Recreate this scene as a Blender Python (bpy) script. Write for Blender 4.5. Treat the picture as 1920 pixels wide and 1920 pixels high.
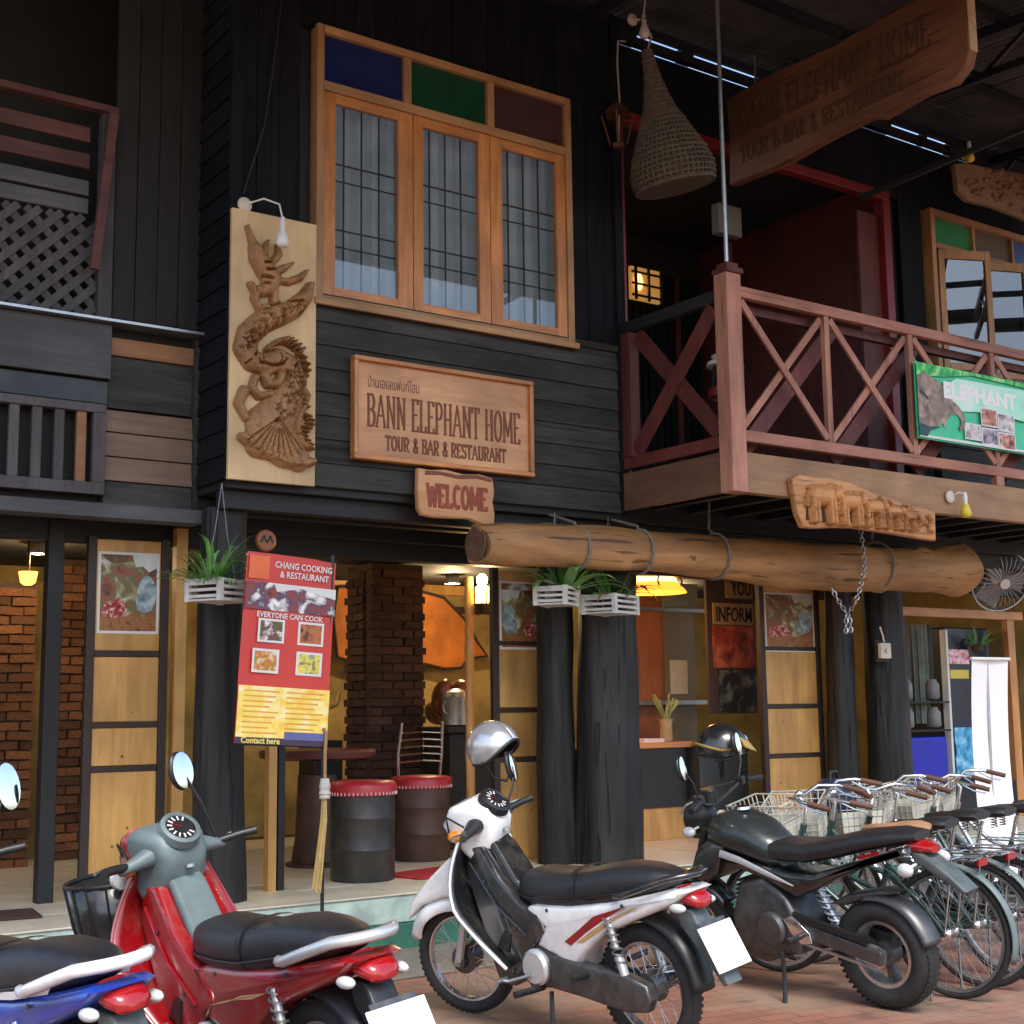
import bpy, bmesh, math, random
import numpy as np
from mathutils import Vector, Matrix, Quaternion
random.seed(7)
R = math.radians
PI = math.pi
for o in list(bpy.data.objects):
    bpy.data.objects.remove(o)
sc = bpy.context.scene
COL = sc.collection

# ---------------------------------------------------------------- camera, sky, sun, exposure
CAM_POS = Vector((0.0, -7.99, 1.5))
YAW, PITCH, ROLL, FPX = R(35.4), R(8.08), R(-0.76), 2600.0
_f = Vector((math.sin(YAW) * math.cos(PITCH), math.cos(YAW) * math.cos(PITCH), math.sin(PITCH)))
_r0 = Vector((math.cos(YAW), -math.sin(YAW), 0))
_u0 = _r0.cross(_f)
_r = _r0 * math.cos(ROLL) + _u0 * math.sin(ROLL)
_u = -_r0 * math.sin(ROLL) + _u0 * math.cos(ROLL)
cam = bpy.data.cameras.new('camera')
cam.sensor_width = 36
cam.lens = FPX / 1920 * 36
cam.clip_start, cam.clip_end = 0.1, 600
cam_o = bpy.data.objects.new('camera', cam)
COL.objects.link(cam_o)
m = Matrix((_r, _u, -_f)).transposed().to_4x4()
m.translation = CAM_POS
cam_o.matrix_world = m
sc.camera = cam_o

SUN_EL, SUN_AZ = R(52), R(200)          # overcast light from the open side of the street, behind the viewer
world = bpy.data.worlds.new('World')
sc.world = world
world.use_nodes = True
wn, wl = world.node_tree.nodes, world.node_tree.links
for n in list(wn):
    wn.remove(n)
sky = wn.new('ShaderNodeTexSky')
sky.sky_type = 'NISHITA'
sky.sun_disc = False
sky.sun_elevation = SUN_EL
sky.sun_rotation = SUN_AZ
sky.air_density, sky.dust_density, sky.ozone_density = 1.0, 2.2, 1.4
bg = wn.new('ShaderNodeBackground')
bg.inputs[1].default_value = 0.13
wo = wn.new('ShaderNodeOutputWorld')
wl.new(sky.outputs[0], bg.inputs[0])
wl.new(bg.outputs[0], wo.inputs[0])
sun = bpy.data.lights.new('sun', 'SUN')
sun.energy = 1.2
sun.angle = R(25)
sun.color = (1.0, 0.98, 0.94)
sun_o = bpy.data.objects.new('sun', sun)
COL.objects.link(sun_o)
_sd = Vector((math.sin(SUN_AZ) * math.cos(SUN_EL), math.cos(SUN_AZ) * math.cos(SUN_EL), math.sin(SUN_EL)))
sun_o.rotation_euler = (-_sd).to_track_quat('-Z', 'Y').to_euler()
sun_o.location = _sd * 40
sc.render.engine = 'CYCLES'
sc.view_settings.view_transform = 'Standard'
sc.view_settings.look = 'None'
sc.view_settings.gamma = 1
sc.cycles.max_bounces = 6
sc.cycles.diffuse_bounces = 3
sc.cycles.glossy_bounces = 3
sc.cycles.transmission_bounces = 2
sc.cycles.caustics_reflective = False
sc.cycles.caustics_refractive = False
sc.view_settings.exposure = 1.42

# ---------------------------------------------------------------- materials
MATS = {}
def lin(c):
    return tuple(((x / 255) / 12.92 if x / 255 <= 0.04045 else ((x / 255 + 0.055) / 1.055) ** 2.4) for x in c)
def _base(name):
    mt = bpy.data.materials.new(name)
    mt.use_nodes = True
    nt = mt.node_tree
    b = nt.nodes['Principled BSDF']
    return mt, nt, b
def M(name, col, rough=0.6, metal=0.0, var=0.15, scale=6.0, bump=0.0, bscale=60.0, stretch=(1, 1, 1), rnd=0.0,
      coat=0.0, emit=0.0, col2=None, alpha=1.0, spec=0.5, rvar=0.15):
    if name in MATS:
        return MATS[name]
    mt, nt, b = _base(name)
    N, L = nt.nodes, nt.links
    tc = N.new('ShaderNodeTexCoord')
    mp = N.new('ShaderNodeMapping')
    mp.inputs['Scale'].default_value = stretch
    L.new(tc.outputs['Object'], mp.inputs[0])
    ns = N.new('ShaderNodeTexNoise')
    ns.inputs['Scale'].default_value = scale
    ns.inputs['Detail'].default_value = 6
    ns.inputs['Roughness'].default_value = 0.62
    L.new(mp.outputs[0], ns.inputs['Vector'])
    rp = N.new('ShaderNodeValToRGB')
    c2 = col2 or tuple(min(1, x * (1 + var)) for x in col)
    c1 = tuple(x * (1 - var) for x in col) if col2 is None else col
    rp.color_ramp.elements[0].position = 0.32
    rp.color_ramp.elements[1].position = 0.68
    rp.color_ramp.elements[0].color = (*c1, 1)
    rp.color_ramp.elements[1].color = (*c2, 1)
    L.new(ns.outputs['Fac'], rp.inputs[0])
    out = rp.outputs[0]
    if rnd:
        oi = N.new('ShaderNodeObjectInfo')
        mr = N.new('ShaderNodeMapRange')
        mr.inputs['To Min'].default_value = 1 - rnd
        mr.inputs['To Max'].default_value = 1 + rnd
        L.new(oi.outputs['Random'], mr.inputs[0])
        hs = N.new('ShaderNodeHueSaturation')
        L.new(mr.outputs[0], hs.inputs['Value'])
        L.new(out, hs.inputs['Color'])
        out = hs.outputs[0]
    L.new(out, b.inputs['Base Color'])
    b.inputs['Metallic'].default_value = metal
    if rvar:
        m2 = N.new('ShaderNodeMapRange')
        m2.inputs['To Min'].default_value = max(0.02, rough * (1 - rvar))
        m2.inputs['To Max'].default_value = min(1, rough * (1 + rvar))
        L.new(ns.outputs['Fac'], m2.inputs[0])
        L.new(m2.outputs[0], b.inputs['Roughness'])
    else:
        b.inputs['Roughness'].default_value = rough
    b.inputs['Specular IOR Level'].default_value = spec
    b.inputs['Coat Weight'].default_value = coat
    b.inputs['Coat Roughness'].default_value = 0.06
    if bump:
        n2 = N.new('ShaderNodeTexNoise')
        n2.inputs['Scale'].default_value = bscale
        n2.inputs['Detail'].default_value = 5
        L.new(mp.outputs[0], n2.inputs['Vector'])
        bp = N.new('ShaderNodeBump')
        bp.inputs['Strength'].default_value = bump
        bp.inputs['Distance'].default_value = 0.01
        L.new(n2.outputs['Fac'], bp.inputs['Height'])
        L.new(bp.outputs[0], b.inputs['Normal'])
    if emit:
        b.inputs['Emission Color'].default_value = (*col, 1)
        b.inputs['Emission Strength'].default_value = emit
    MATS[name] = mt
    return mt
def WOOD(name, c1, c2, grain='x', scale=3.0, rough=0.6, bump=0.25, rnd=0.12, coat=0.0, crack=0.0, spec=0.5):
    if name in MATS:
        return MATS[name]
    mt, nt, b = _base(name)
    N, L = nt.nodes, nt.links
    tc = N.new('ShaderNodeTexCoord')
    oi = N.new('ShaderNodeObjectInfo')
    ad = N.new('ShaderNodeVectorMath')
    ad.operation = 'MULTIPLY_ADD'
    cb = N.new('ShaderNodeCombineXYZ')
    for i in range(3):
        L.new(oi.outputs['Random'], cb.inputs[i])
    ad.inputs[1].default_value = (3.1, 4.7, 5.3)
    L.new(cb.outputs[0], ad.inputs[0])
    L.new(tc.outputs['Object'], ad.inputs[2])
    mp = N.new('ShaderNodeMapping')
    s = {'x': (0.12, 1, 1), 'y': (1, 0.12, 1), 'z': (1, 1, 0.12)}[grain]
    mp.inputs['Scale'].default_value = s
    L.new(ad.outputs[0], mp.inputs[0])
    n1 = N.new('ShaderNodeTexNoise')
    n1.inputs['Scale'].default_value = scale * 4
    n1.inputs['Detail'].default_value = 8
    n1.inputs['Roughness'].default_value = 0.68
    n1.inputs['Distortion'].default_value = 0.8
    L.new(mp.outputs[0], n1.inputs['Vector'])
    rp = N.new('ShaderNodeValToRGB')
    e = rp.color_ramp.elements
    e[0].position, e[1].position = 0.3, 0.7
    e[0].color, e[1].color = (*c1, 1), (*c2, 1)
    L.new(n1.outputs['Fac'], rp.inputs[0])
    n3 = N.new('ShaderNodeTexNoise')
    n3.inputs['Scale'].default_value = 1.7
    n3.inputs['Detail'].default_value = 3
    L.new(ad.outputs[0], n3.inputs['Vector'])
    mr = N.new('ShaderNodeMapRange')
    mr.inputs['From Min'].default_value, mr.inputs['From Max'].default_value = 0.3, 0.7
    mr.inputs['To Min'].default_value, mr.inputs['To Max'].default_value = 0.72, 1.25
    L.new(n3.outputs['Fac'], mr.inputs[0])
    m3 = N.new('ShaderNodeMapRange')
    m3.inputs['To Min'].default_value, m3.inputs['To Max'].default_value = 1 - rnd, 1 + rnd
    L.new(oi.outputs['Random'], m3.inputs[0])
    mu = N.new('ShaderNodeMath')
    mu.operation = 'MULTIPLY'
    L.new(mr.outputs[0], mu.inputs[0])
    L.new(m3.outputs[0], mu.inputs[1])
    hs = N.new('ShaderNodeHueSaturation')
    L.new(mu.outputs[0], hs.inputs['Value'])
    L.new(rp.outputs[0], hs.inputs['Color'])
    out, hgt = hs.outputs[0], n1.outputs['Fac']
    if crack:                                       # long checks that opened along the grain
        mp2 = N.new('ShaderNodeMapping')
        mp2.inputs['Scale'].default_value = {'x': (0.05, 1, 1), 'y': (1, 0.05, 1), 'z': (1, 1, 0.05)}[grain]
        L.new(ad.outputs[0], mp2.inputs[0])
        n4 = N.new('ShaderNodeTexNoise')
        n4.inputs['Scale'].default_value = 22
        n4.inputs['Detail'].default_value = 2
        n4.inputs['Distortion'].default_value = .4
        L.new(mp2.outputs[0], n4.inputs['Vector'])
        r4 = N.new('ShaderNodeValToRGB')
        e4 = r4.color_ramp.elements
        e4[0].position, e4[1].position = .62, .66
        e4[0].color, e4[1].color = (1, 1, 1, 1), (1 - crack, 1 - crack, 1 - crack, 1)
        L.new(n4.outputs['Fac'], r4.inputs[0])
        mm = N.new('ShaderNodeMixRGB')
        mm.blend_type = 'MULTIPLY'
        mm.inputs[0].default_value = 1
        L.new(out, mm.inputs[1])
        L.new(r4.outputs[0], mm.inputs[2])
        out = mm.outputs[0]
        m4 = N.new('ShaderNodeMath')
        m4.operation = 'MULTIPLY'
        L.new(n1.outputs['Fac'], m4.inputs[0])
        L.new(r4.outputs[0], m4.inputs[1])
        hgt = m4.outputs[0]
    L.new(out, b.inputs['Base Color'])
    b.inputs['Roughness'].default_value = rough
    b.inputs['Specular IOR Level'].default_value = spec
    b.inputs['Coat Weight'].default_value = coat
    b.inputs['Coat Roughness'].default_value = 0.15
    bp = N.new('ShaderNodeBump')
    bp.inputs['Strength'].default_value = bump
    bp.inputs['Distance'].default_value = 0.012
    L.new(hgt, bp.inputs['Height'])
    L.new(bp.outputs[0], b.inputs['Normal'])
    MATS[name] = mt
    return mt
def GLASS(name, tint, refl=1.45, rough=0.01, minr=0.0):
    if name in MATS:
        return MATS[name]
    mt = bpy.data.materials.new(name)
    mt.use_nodes = True
    N, L = mt.node_tree.nodes, mt.node_tree.links
    N.remove(N['Principled BSDF'])
    out = N['Material Output']
    tr = N.new('ShaderNodeBsdfTransparent')
    tr.inputs[0].default_value = (*tint, 1)
    gl = N.new('ShaderNodeBsdfGlossy')
    gl.inputs['Roughness'].default_value = rough
    fr = N.new('ShaderNodeFresnel')
    fr.inputs['IOR'].default_value = refl
    mx = N.new('ShaderNodeMixShader')
    ge = N.new('ShaderNodeNewGeometry')          # the far face of the pane only lets light through
    iv = N.new('ShaderNodeMath')
    iv.operation = 'SUBTRACT'
    iv.inputs[0].default_value = 1
    L.new(ge.outputs['Backfacing'], iv.inputs[1])
    ma = N.new('ShaderNodeMath')
    ma.operation = 'MULTIPLY'
    L.new(fr.outputs[0], ma.inputs[0])
    L.new(iv.outputs[0], ma.inputs[1])
    L.new(ma.outputs[0], mx.inputs[0])
    L.new(tr.outputs[0], mx.inputs[1])
    L.new(gl.outputs[0], mx.inputs[2])
    L.new(mx.outputs[0], out.inputs[0])
    MATS[name] = mt
    return mt
def CLOTH(name, col, thru=.5):
    if name in MATS:
        return MATS[name]
    mt = bpy.data.materials.new(name)
    mt.use_nodes = True
    N, L = mt.node_tree.nodes, mt.node_tree.links
    N.remove(N['Principled BSDF'])
    d, t_ = N.new('ShaderNodeBsdfDiffuse'), N.new('ShaderNodeBsdfTranslucent')
    tc, ns, rp = N.new('ShaderNodeTexCoord'), N.new('ShaderNodeTexNoise'), N.new('ShaderNodeValToRGB')
    ns.inputs['Scale'].default_value = 5
    L.new(tc.outputs['Object'], ns.inputs['Vector'])
    rp.color_ramp.elements[0].color = (*[c * .75 for c in col], 1)
    rp.color_ramp.elements[1].color = (*[min(1, c * 1.2) for c in col], 1)
    L.new(ns.outputs['Fac'], rp.inputs[0])
    mx = N.new('ShaderNodeMixShader')
    mx.inputs[0].default_value = thru
    for s_ in (d, t_):
        L.new(rp.outputs[0], s_.inputs['Color'])
    L.new(d.outputs[0], mx.inputs[1])
    L.new(t_.outputs[0], mx.inputs[2])
    L.new(mx.outputs[0], N['Material Output'].inputs[0])
    MATS[name] = mt
    return mt
def EMIT(name, col, strength):
    if name in MATS:
        return MATS[name]
    mt, nt, b = _base(name)
    b.inputs['Base Color'].default_value = (*col, 1)
    b.inputs['Emission Color'].default_value = (*col, 1)
    b.inputs['Emission Strength'].default_value = strength
    MATS[name] = mt
    return mt
def PRINT(name, cols, scale=9.0, rough=0.5, detail=3):
    """a printed picture: patches of several inks"""
    if name in MATS:
        return MATS[name]
    mt, nt, b = _base(name)
    N, L = nt.nodes, nt.links
    tc = N.new('ShaderNodeTexCoord')
    ns = N.new('ShaderNodeTexNoise')
    ns.inputs['Scale'].default_value = scale
    ns.inputs['Detail'].default_value = detail
    ns.inputs['Distortion'].default_value = 0.6
    L.new(tc.outputs['Object'], ns.inputs['Vector'])
    rp = N.new('ShaderNodeValToRGB')
    rp.color_ramp.interpolation = 'LINEAR'
    e = rp.color_ramp.elements
    k = len(cols)
    while len(e) < k:
        e.new(0.5)
    for i, c in enumerate(cols):
        e[i].position = 0.3 + 0.4 * i / (k - 1)
        e[i].color = (*c, 1)
    L.new(ns.outputs['Fac'], rp.inputs[0])
    L.new(rp.outputs[0], b.inputs['Base Color'])
    b.inputs['Roughness'].default_value = rough
    MATS[name] = mt
    return mt

# ---------------------------------------------------------------- mesh building
class MB:
    def __init__(s, mat=None):
        s.v, s.f, s.M = [], [], mat
    def add(s, vs, fs):
        k = len(s.v)
        if s.M is not None:
            vs = [s.M @ Vector(p) for p in vs]
        s.v += [tuple(p) for p in vs]
        s.f += [tuple(i + k for i in f) for f in fs]
        return s
    def box(s, x0, x1, y0, y1, z0, z1):
        v = [(x, y, z) for z in (z0, z1) for y in (y0, y1) for x in (x0, x1)]
        return s.add(v, [(0, 2, 3, 1), (4, 5, 7, 6), (0, 1, 5, 4), (2, 6, 7, 3), (0, 4, 6, 2), (1, 3, 7, 5)])
    def hexa(s, pts):
        return s.add(pts, [(0, 3, 2, 1), (4, 5, 6, 7), (0, 1, 5, 4), (1, 2, 6, 5), (2, 3, 7, 6), (3, 0, 4, 7)])
    def obox(s, c, size, rot=None):
        rot = rot or Matrix.Identity(3)
        c = Vector(c)
        hx, hy, hz = [a / 2 for a in size]
        v = [c + rot @ Vector((x, y, z)) for z in (-hz, hz) for y in (-hy, hy) for x in (-hx, hx)]
        return s.add(v, [(0, 2, 3, 1), (4, 5, 7, 6), (0, 1, 5, 4), (2, 6, 7, 3), (0, 4, 6, 2), (1, 3, 7, 5)])
    def beam(s, a, b, w, h, up=(0, 0, 1)):
        a, b = Vector(a), Vector(b)
        d = (b - a)
        ln = d.length
        d.normalize()
        u = Vector(up)
        sd = d.cross(u)
        if sd.length < 1e-4:
            sd = d.cross(Vector((0, 1, 0)))
        sd.normalize()
        u = sd.cross(d)
        rot = Matrix((d, sd, u)).transposed()
        return s.obox((a + b) / 2, (ln, w, h), rot)
    def tube(s, pts, r, n=8, cap=True, closed=False):
        pts = [Vector(p) for p in pts]
        k = len(pts)
        rs = r if isinstance(r, (list, tuple)) else [r] * k
        vs, fs = [], []
        ref = None
        for i, p in enumerate(pts):
            if closed:
                t = pts[(i + 1) % k] - pts[i - 1]
            else:
                t = pts[min(i + 1, k - 1)] - pts[max(i - 1, 0)]
            if t.length < 1e-9:
                t = Vector((0, 0, 1))
            t.normalize()
            if ref is None:
                ref = t.orthogonal().normalized()
            ref = (ref - t * ref.dot(t))
            if ref.length < 1e-6:
                ref = t.orthogonal()
            ref.normalize()
            bi = t.cross(ref)
            for j in range(n):
                a = 2 * PI * j / n
                vs.append(p + (ref * math.cos(a) + bi * math.sin(a)) * rs[i])
        m_ = k if closed else k - 1
        for i in range(m_):
            for j in range(n):
                a, b = i * n + j, i * n + (j + 1) % n
                c, d = ((i + 1) % k) * n + (j + 1) % n, ((i + 1) % k) * n + j
                fs.append((a, b, c, d))
        if cap and not closed:
            fs.append(tuple(range(n - 1, -1, -1)))
            fs.append(tuple((k - 1) * n + j for j in range(n)))
        return s.add(vs, fs)
    def cyl(s, a, b, r, n=16, r2=None):
        return s.tube([a, b], [r, r if r2 is None else r2], n)
    def lathe(s, prof, c=(0, 0, 0), axis='z', n=24, cap=True):
        c = Vector(c)
        vs, fs = [], []
        k = len(prof)
        for r, h in prof:
            for j in range(n):
                a = 2 * PI * j / n
                x, y = r * math.cos(a), r * math.sin(a)
                p = {'z': (x, y, h), 'y': (x, h, y), 'x': (h, x, y)}[axis]
                vs.append(c + Vector(p))
        for i in range(k - 1):
            for j in range(n):
                q = (i * n + j, i * n + (j + 1) % n, (i + 1) * n + (j + 1) % n, (i + 1) * n + j)
                fs.append(q if axis != 'y' else q[::-1])
        if cap:
            fs.append(tuple(range(n - 1, -1, -1)))
            fs.append(tuple((k - 1) * n + j for j in range(n)))
        return s.add(vs, fs)
    def ring(s, c, R0, r, axis='y', n=40, m=10, sq=1.0):
        """torus; sq stretches the tube across the axis"""
        c = Vector(c)
        vs, fs = [], []
        for i in range(n):
            a = 2 * PI * i / n
            for j in range(m):
                b = 2 * PI * j / m
                rr, h = R0 + r * math.cos(b), r * math.sin(b) * sq
                x, z = rr * math.cos(a), rr * math.sin(a)
                p = {'y': (x, h, z), 'z': (x, z, h), 'x': (h, x, z)}[axis]
                vs.append(c + Vector(p))
        for i in range(n):
            for j in range(m):
                fs.append((i * m + j, i * m + (j + 1) % m, ((i + 1) % n) * m + (j + 1) % m, ((i + 1) % n) * m + j))
        return s.add(vs, fs)
    def ell(s, c, rad, n=16, m=10, rot=None, z0=-1.0, z1=1.0):
        c = Vector(c)
        rot = rot or Matrix.Identity(3)
        vs, fs = [], []
        a0, a1 = math.asin(z0), math.asin(z1)
        for i in range(m + 1):
            t = a0 + (a1 - a0) * i / m
            for j in range(n):
                a = 2 * PI * j / n
                vs.append(c + rot @ Vector((rad[0] * math.cos(t) * math.cos(a), rad[1] * math.cos(t) * math.sin(a), rad[2] * math.sin(t))))
        for i in range(m):
            for j in range(n):
                fs.append((i * n + j, i * n + (j + 1) % n, (i + 1) * n + (j + 1) % n, (i + 1) * n + j))
        fs.append(tuple(range(n - 1, -1, -1)))
        fs.append(tuple(m * n + j for j in range(n)))
        return s.add(vs, fs)
    def prism(s, pts, a0, a1, plane='xz'):
        """closed outline extruded between a0 and a1 across the plane"""
        k = len(pts)
        def P(p, a):
            return {'xz': (p[0], a, p[1]), 'yz': (a, p[0], p[1]), 'xy': (p[0], p[1], a)}[plane]
        vs = [P(p, a0) for p in pts] + [P(p, a1) for p in pts]
        fs = [tuple(range(k)), tuple(range(2 * k - 1, k - 1, -1))]
        fs += [(i, i + k, (i + 1) % k + k, (i + 1) % k) for i in range(k)]
        return s.add(vs, fs)
    def puff(s, pts, w, r=0.02, yc=0.0, steps=3):
        """rounded slab: outline in x,z; w half width (number or function of x,z); edges rounded by r"""
        k = len(pts)
        area = sum(pts[i][0] * pts[(i + 1) % k][1] - pts[(i + 1) % k][0] * pts[i][1] for i in range(k))
        if area < 0:
            pts = pts[::-1]
        P = [Vector((p[0], p[1])) for p in pts]
        nrm = []
        for i in range(k):
            e1 = (P[i] - P[i - 1]).normalized()
            e2 = (P[(i + 1) % k] - P[i]).normalized()
            n_ = Vector((-(e1.y + e2.y), e1.x + e2.x))
            ln = n_.length
            nrm.append(n_ / ln * min(1.6, 1 / max(0.3, ln / 2)) if ln > 1e-6 else Vector((0, 0)))
        wf = w if callable(w) else (lambda x, z: w)
        rings = []
        for i in range(steps + 1):
            a = PI / 2 * i / steps
            ins, dy = r * (1 - math.cos(a)), r * math.sin(a)
            rings.append((ins, dy))
        vs, fs = [], []
        order = [(i_, -1, d) for i_, d in rings[::-1]] + [(i_, 1, d) for i_, d in rings]
        for ins, sg, dy in order:
            for i in range(k):
                q = P[i] + nrm[i] * ins
                ww = max(0.001, wf(P[i].x, P[i].y) - r)
                vs.append((q.x, yc + sg * (ww + dy), q.y))
        L_ = len(order)
        for a in range(L_ - 1):
            for i in range(k):
                fs.append((a * k + i, a * k + (i + 1) % k, (a + 1) * k + (i + 1) % k, (a + 1) * k + i))
        fs.append(tuple(range(k - 1, -1, -1)))
        fs.append(tuple((L_ - 1) * k + i for i in range(k)))
        return s.add(vs, fs)
    def loft(s, secs, cap=True, ring=True):
        k = len(secs[0])
        vs = [p for sec in secs for p in sec]
        fs = []
        for i in range(len(secs) - 1):
            for j in range(k if ring else k - 1):
                fs.append((i * k + j, i * k + (j + 1) % k, (i + 1) * k + (j + 1) % k, (i + 1) * k + j))
        if cap:
            fs.append(tuple(range(k - 1, -1, -1)))
            fs.append(tuple((len(secs) - 1) * k + j for j in range(k)))
        return s.add(vs, fs)
    def grid(s, nu, nv, fn):
        vs = [fn(i / (nu - 1), j / (nv - 1)) for i in range(nu) for j in range(nv)]
        fs = [(i * nv + j, (i + 1) * nv + j, (i + 1) * nv + j + 1, i * nv + j + 1) for i in range(nu - 1) for j in range(nv - 1)]
        return s.add(vs, fs)

OFF = {}
def tag(o, label=None, cat=None, group=None, kind=None):
    if label: o['label'] = label
    if cat: o['category'] = cat
    if group: o['group'] = group
    if kind: o['kind'] = kind
    return o
def mesh_of(name, v, f, mat, ang=None):
    me = bpy.data.meshes.new(name)
    me.from_pydata(v, [], f)
    bmm = bmesh.new()
    bmm.from_mesh(me)
    bmesh.ops.recalc_face_normals(bmm, faces=bmm.faces)
    bmm.to_mesh(me)
    bmm.free()
    if mat: me.materials.append(mat)
    if ang is not None:
        me.polygons.foreach_set('use_smooth', [True] * len(me.polygons))
        me.set_sharp_from_angle(angle=R(ang))
    me.update()
    return me
def ob(name, mb, mat, parent=None, ang=None, bevel=0.0, solid=0.0, sub=0):
    v = mb.v
    loc = None
    if parent is None:
        xs, ys, zs = zip(*v)
        loc = Vector(((min(xs) + max(xs)) / 2, (min(ys) + max(ys)) / 2, min(zs)))
        v = [(p[0] - loc.x, p[1] - loc.y, p[2] - loc.z) for p in v]
    else:
        off = OFF.get(parent.name)
        if off is not None:
            v = [(p[0] - off.x, p[1] - off.y, p[2] - off.z) for p in v]
    me = mesh_of(name, v, mb.f, mat, ang)
    o = bpy.data.objects.new(name, me)
    COL.objects.link(o)
    if parent is not None:
        o.parent = parent
        if parent.name in OFF: OFF[o.name] = OFF[parent.name]
    else:
        o.location = loc
        OFF[o.name] = loc
    if sub:
        sm = o.modifiers.new('subdivision', 'SUBSURF')
        sm.levels = sm.render_levels = sub
    if solid:
        so = o.modifiers.new('thickness', 'SOLIDIFY')
        so.thickness = solid
        so.offset = 0
    if bevel:
        bv = o.modifiers.new('bevel', 'BEVEL')
        bv.width = bevel
        bv.segments = 2
        bv.limit_method = 'ANGLE'
        bv.angle_limit = R(40)
    return o
def T(name, label, cat, loc=(0, 0, 0), rz=0.0, group=None, world=True, rx=0.0):
    o = bpy.data.objects.new(name, None)
    o.empty_display_size = 0.2
    COL.objects.link(o)
    o.location = loc
    o.rotation_euler = (rx, 0, rz)
    if world: OFF[o.name] = Vector(loc)
    return tag(o, label, cat, group)
def group_node(name, parent):
    """a part that only holds sub-parts"""
    o = bpy.data.objects.new(name, None)
    o.empty_display_size = 0.1
    COL.objects.link(o)
    o.parent = parent
    if parent.name in OFF: OFF[o.name] = OFF[parent.name]
    return o
def copy_tree(o, parent=None):
    c = o.copy()
    COL.objects.link(c)
    if parent is not None: c.parent = parent
    for ch in list(o.children):
        copy_tree(ch, c)
    return c
def lamp(name, loc, power, col, parent, size=0.03, kind='POINT', spot=None):
    l = bpy.data.lights.new(name, kind)
    l.energy = power
    l.color = col
    l.shadow_soft_size = size
    if spot:
        l.spot_size = R(spot)
        l.spot_blend = 0.6
    o = bpy.data.objects.new(name, l)
    COL.objects.link(o)
    o.parent = parent
    o.location = Vector(loc) - OFF.get(parent.name, Vector((0, 0, 0)))
    return o

# ---------------------------------------------------------------- lettering
def text_mb(body, size, fn, extrude=0.002, align='LEFT', bold=0.0, width=None, spacing=1.0):
    """font lettering laid out in x,y of the sign and mapped into place by fn(x, y, depth)"""
    cu = bpy.data.curves.new('lettering', 'FONT')
    cu.body = body
    cu.size = size
    cu.align_x = align
    cu.extrude = extrude
    cu.offset = bold
    cu.space_character = spacing
    cu.resolution_u = 2
    o = bpy.data.objects.new('lettering', cu)
    COL.objects.link(o)
    dg = bpy.context.evaluated_depsgraph_get()
    me = bpy.data.meshes.new_from_object(o.evaluated_get(dg))
    mb = MB()
    if len(me.vertices):
        xs = [v.co.x for v in me.vertices]
        k = 1.0
        if width: k = width / (max(xs) - min(xs))
        x0 = min(xs) if align == 'LEFT' else 0
        mb.add([fn((v.co.x - x0) * k, v.co.y, v.co.z) for v in me.vertices], [tuple(p.vertices) for p in me.polygons])
    bpy.data.objects.remove(o)
    bpy.data.curves.remove(cu)
    bpy.data.meshes.remove(me)
    return mb
def _arc(cx, cy, rx, ry, a0, a1, n=7):
    return [(cx + rx * math.cos(R(a0 + (a1 - a0) * i / n)), cy + ry * math.sin(R(a0 + (a1 - a0) * i / n))) for i in range(n + 1)]
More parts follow.
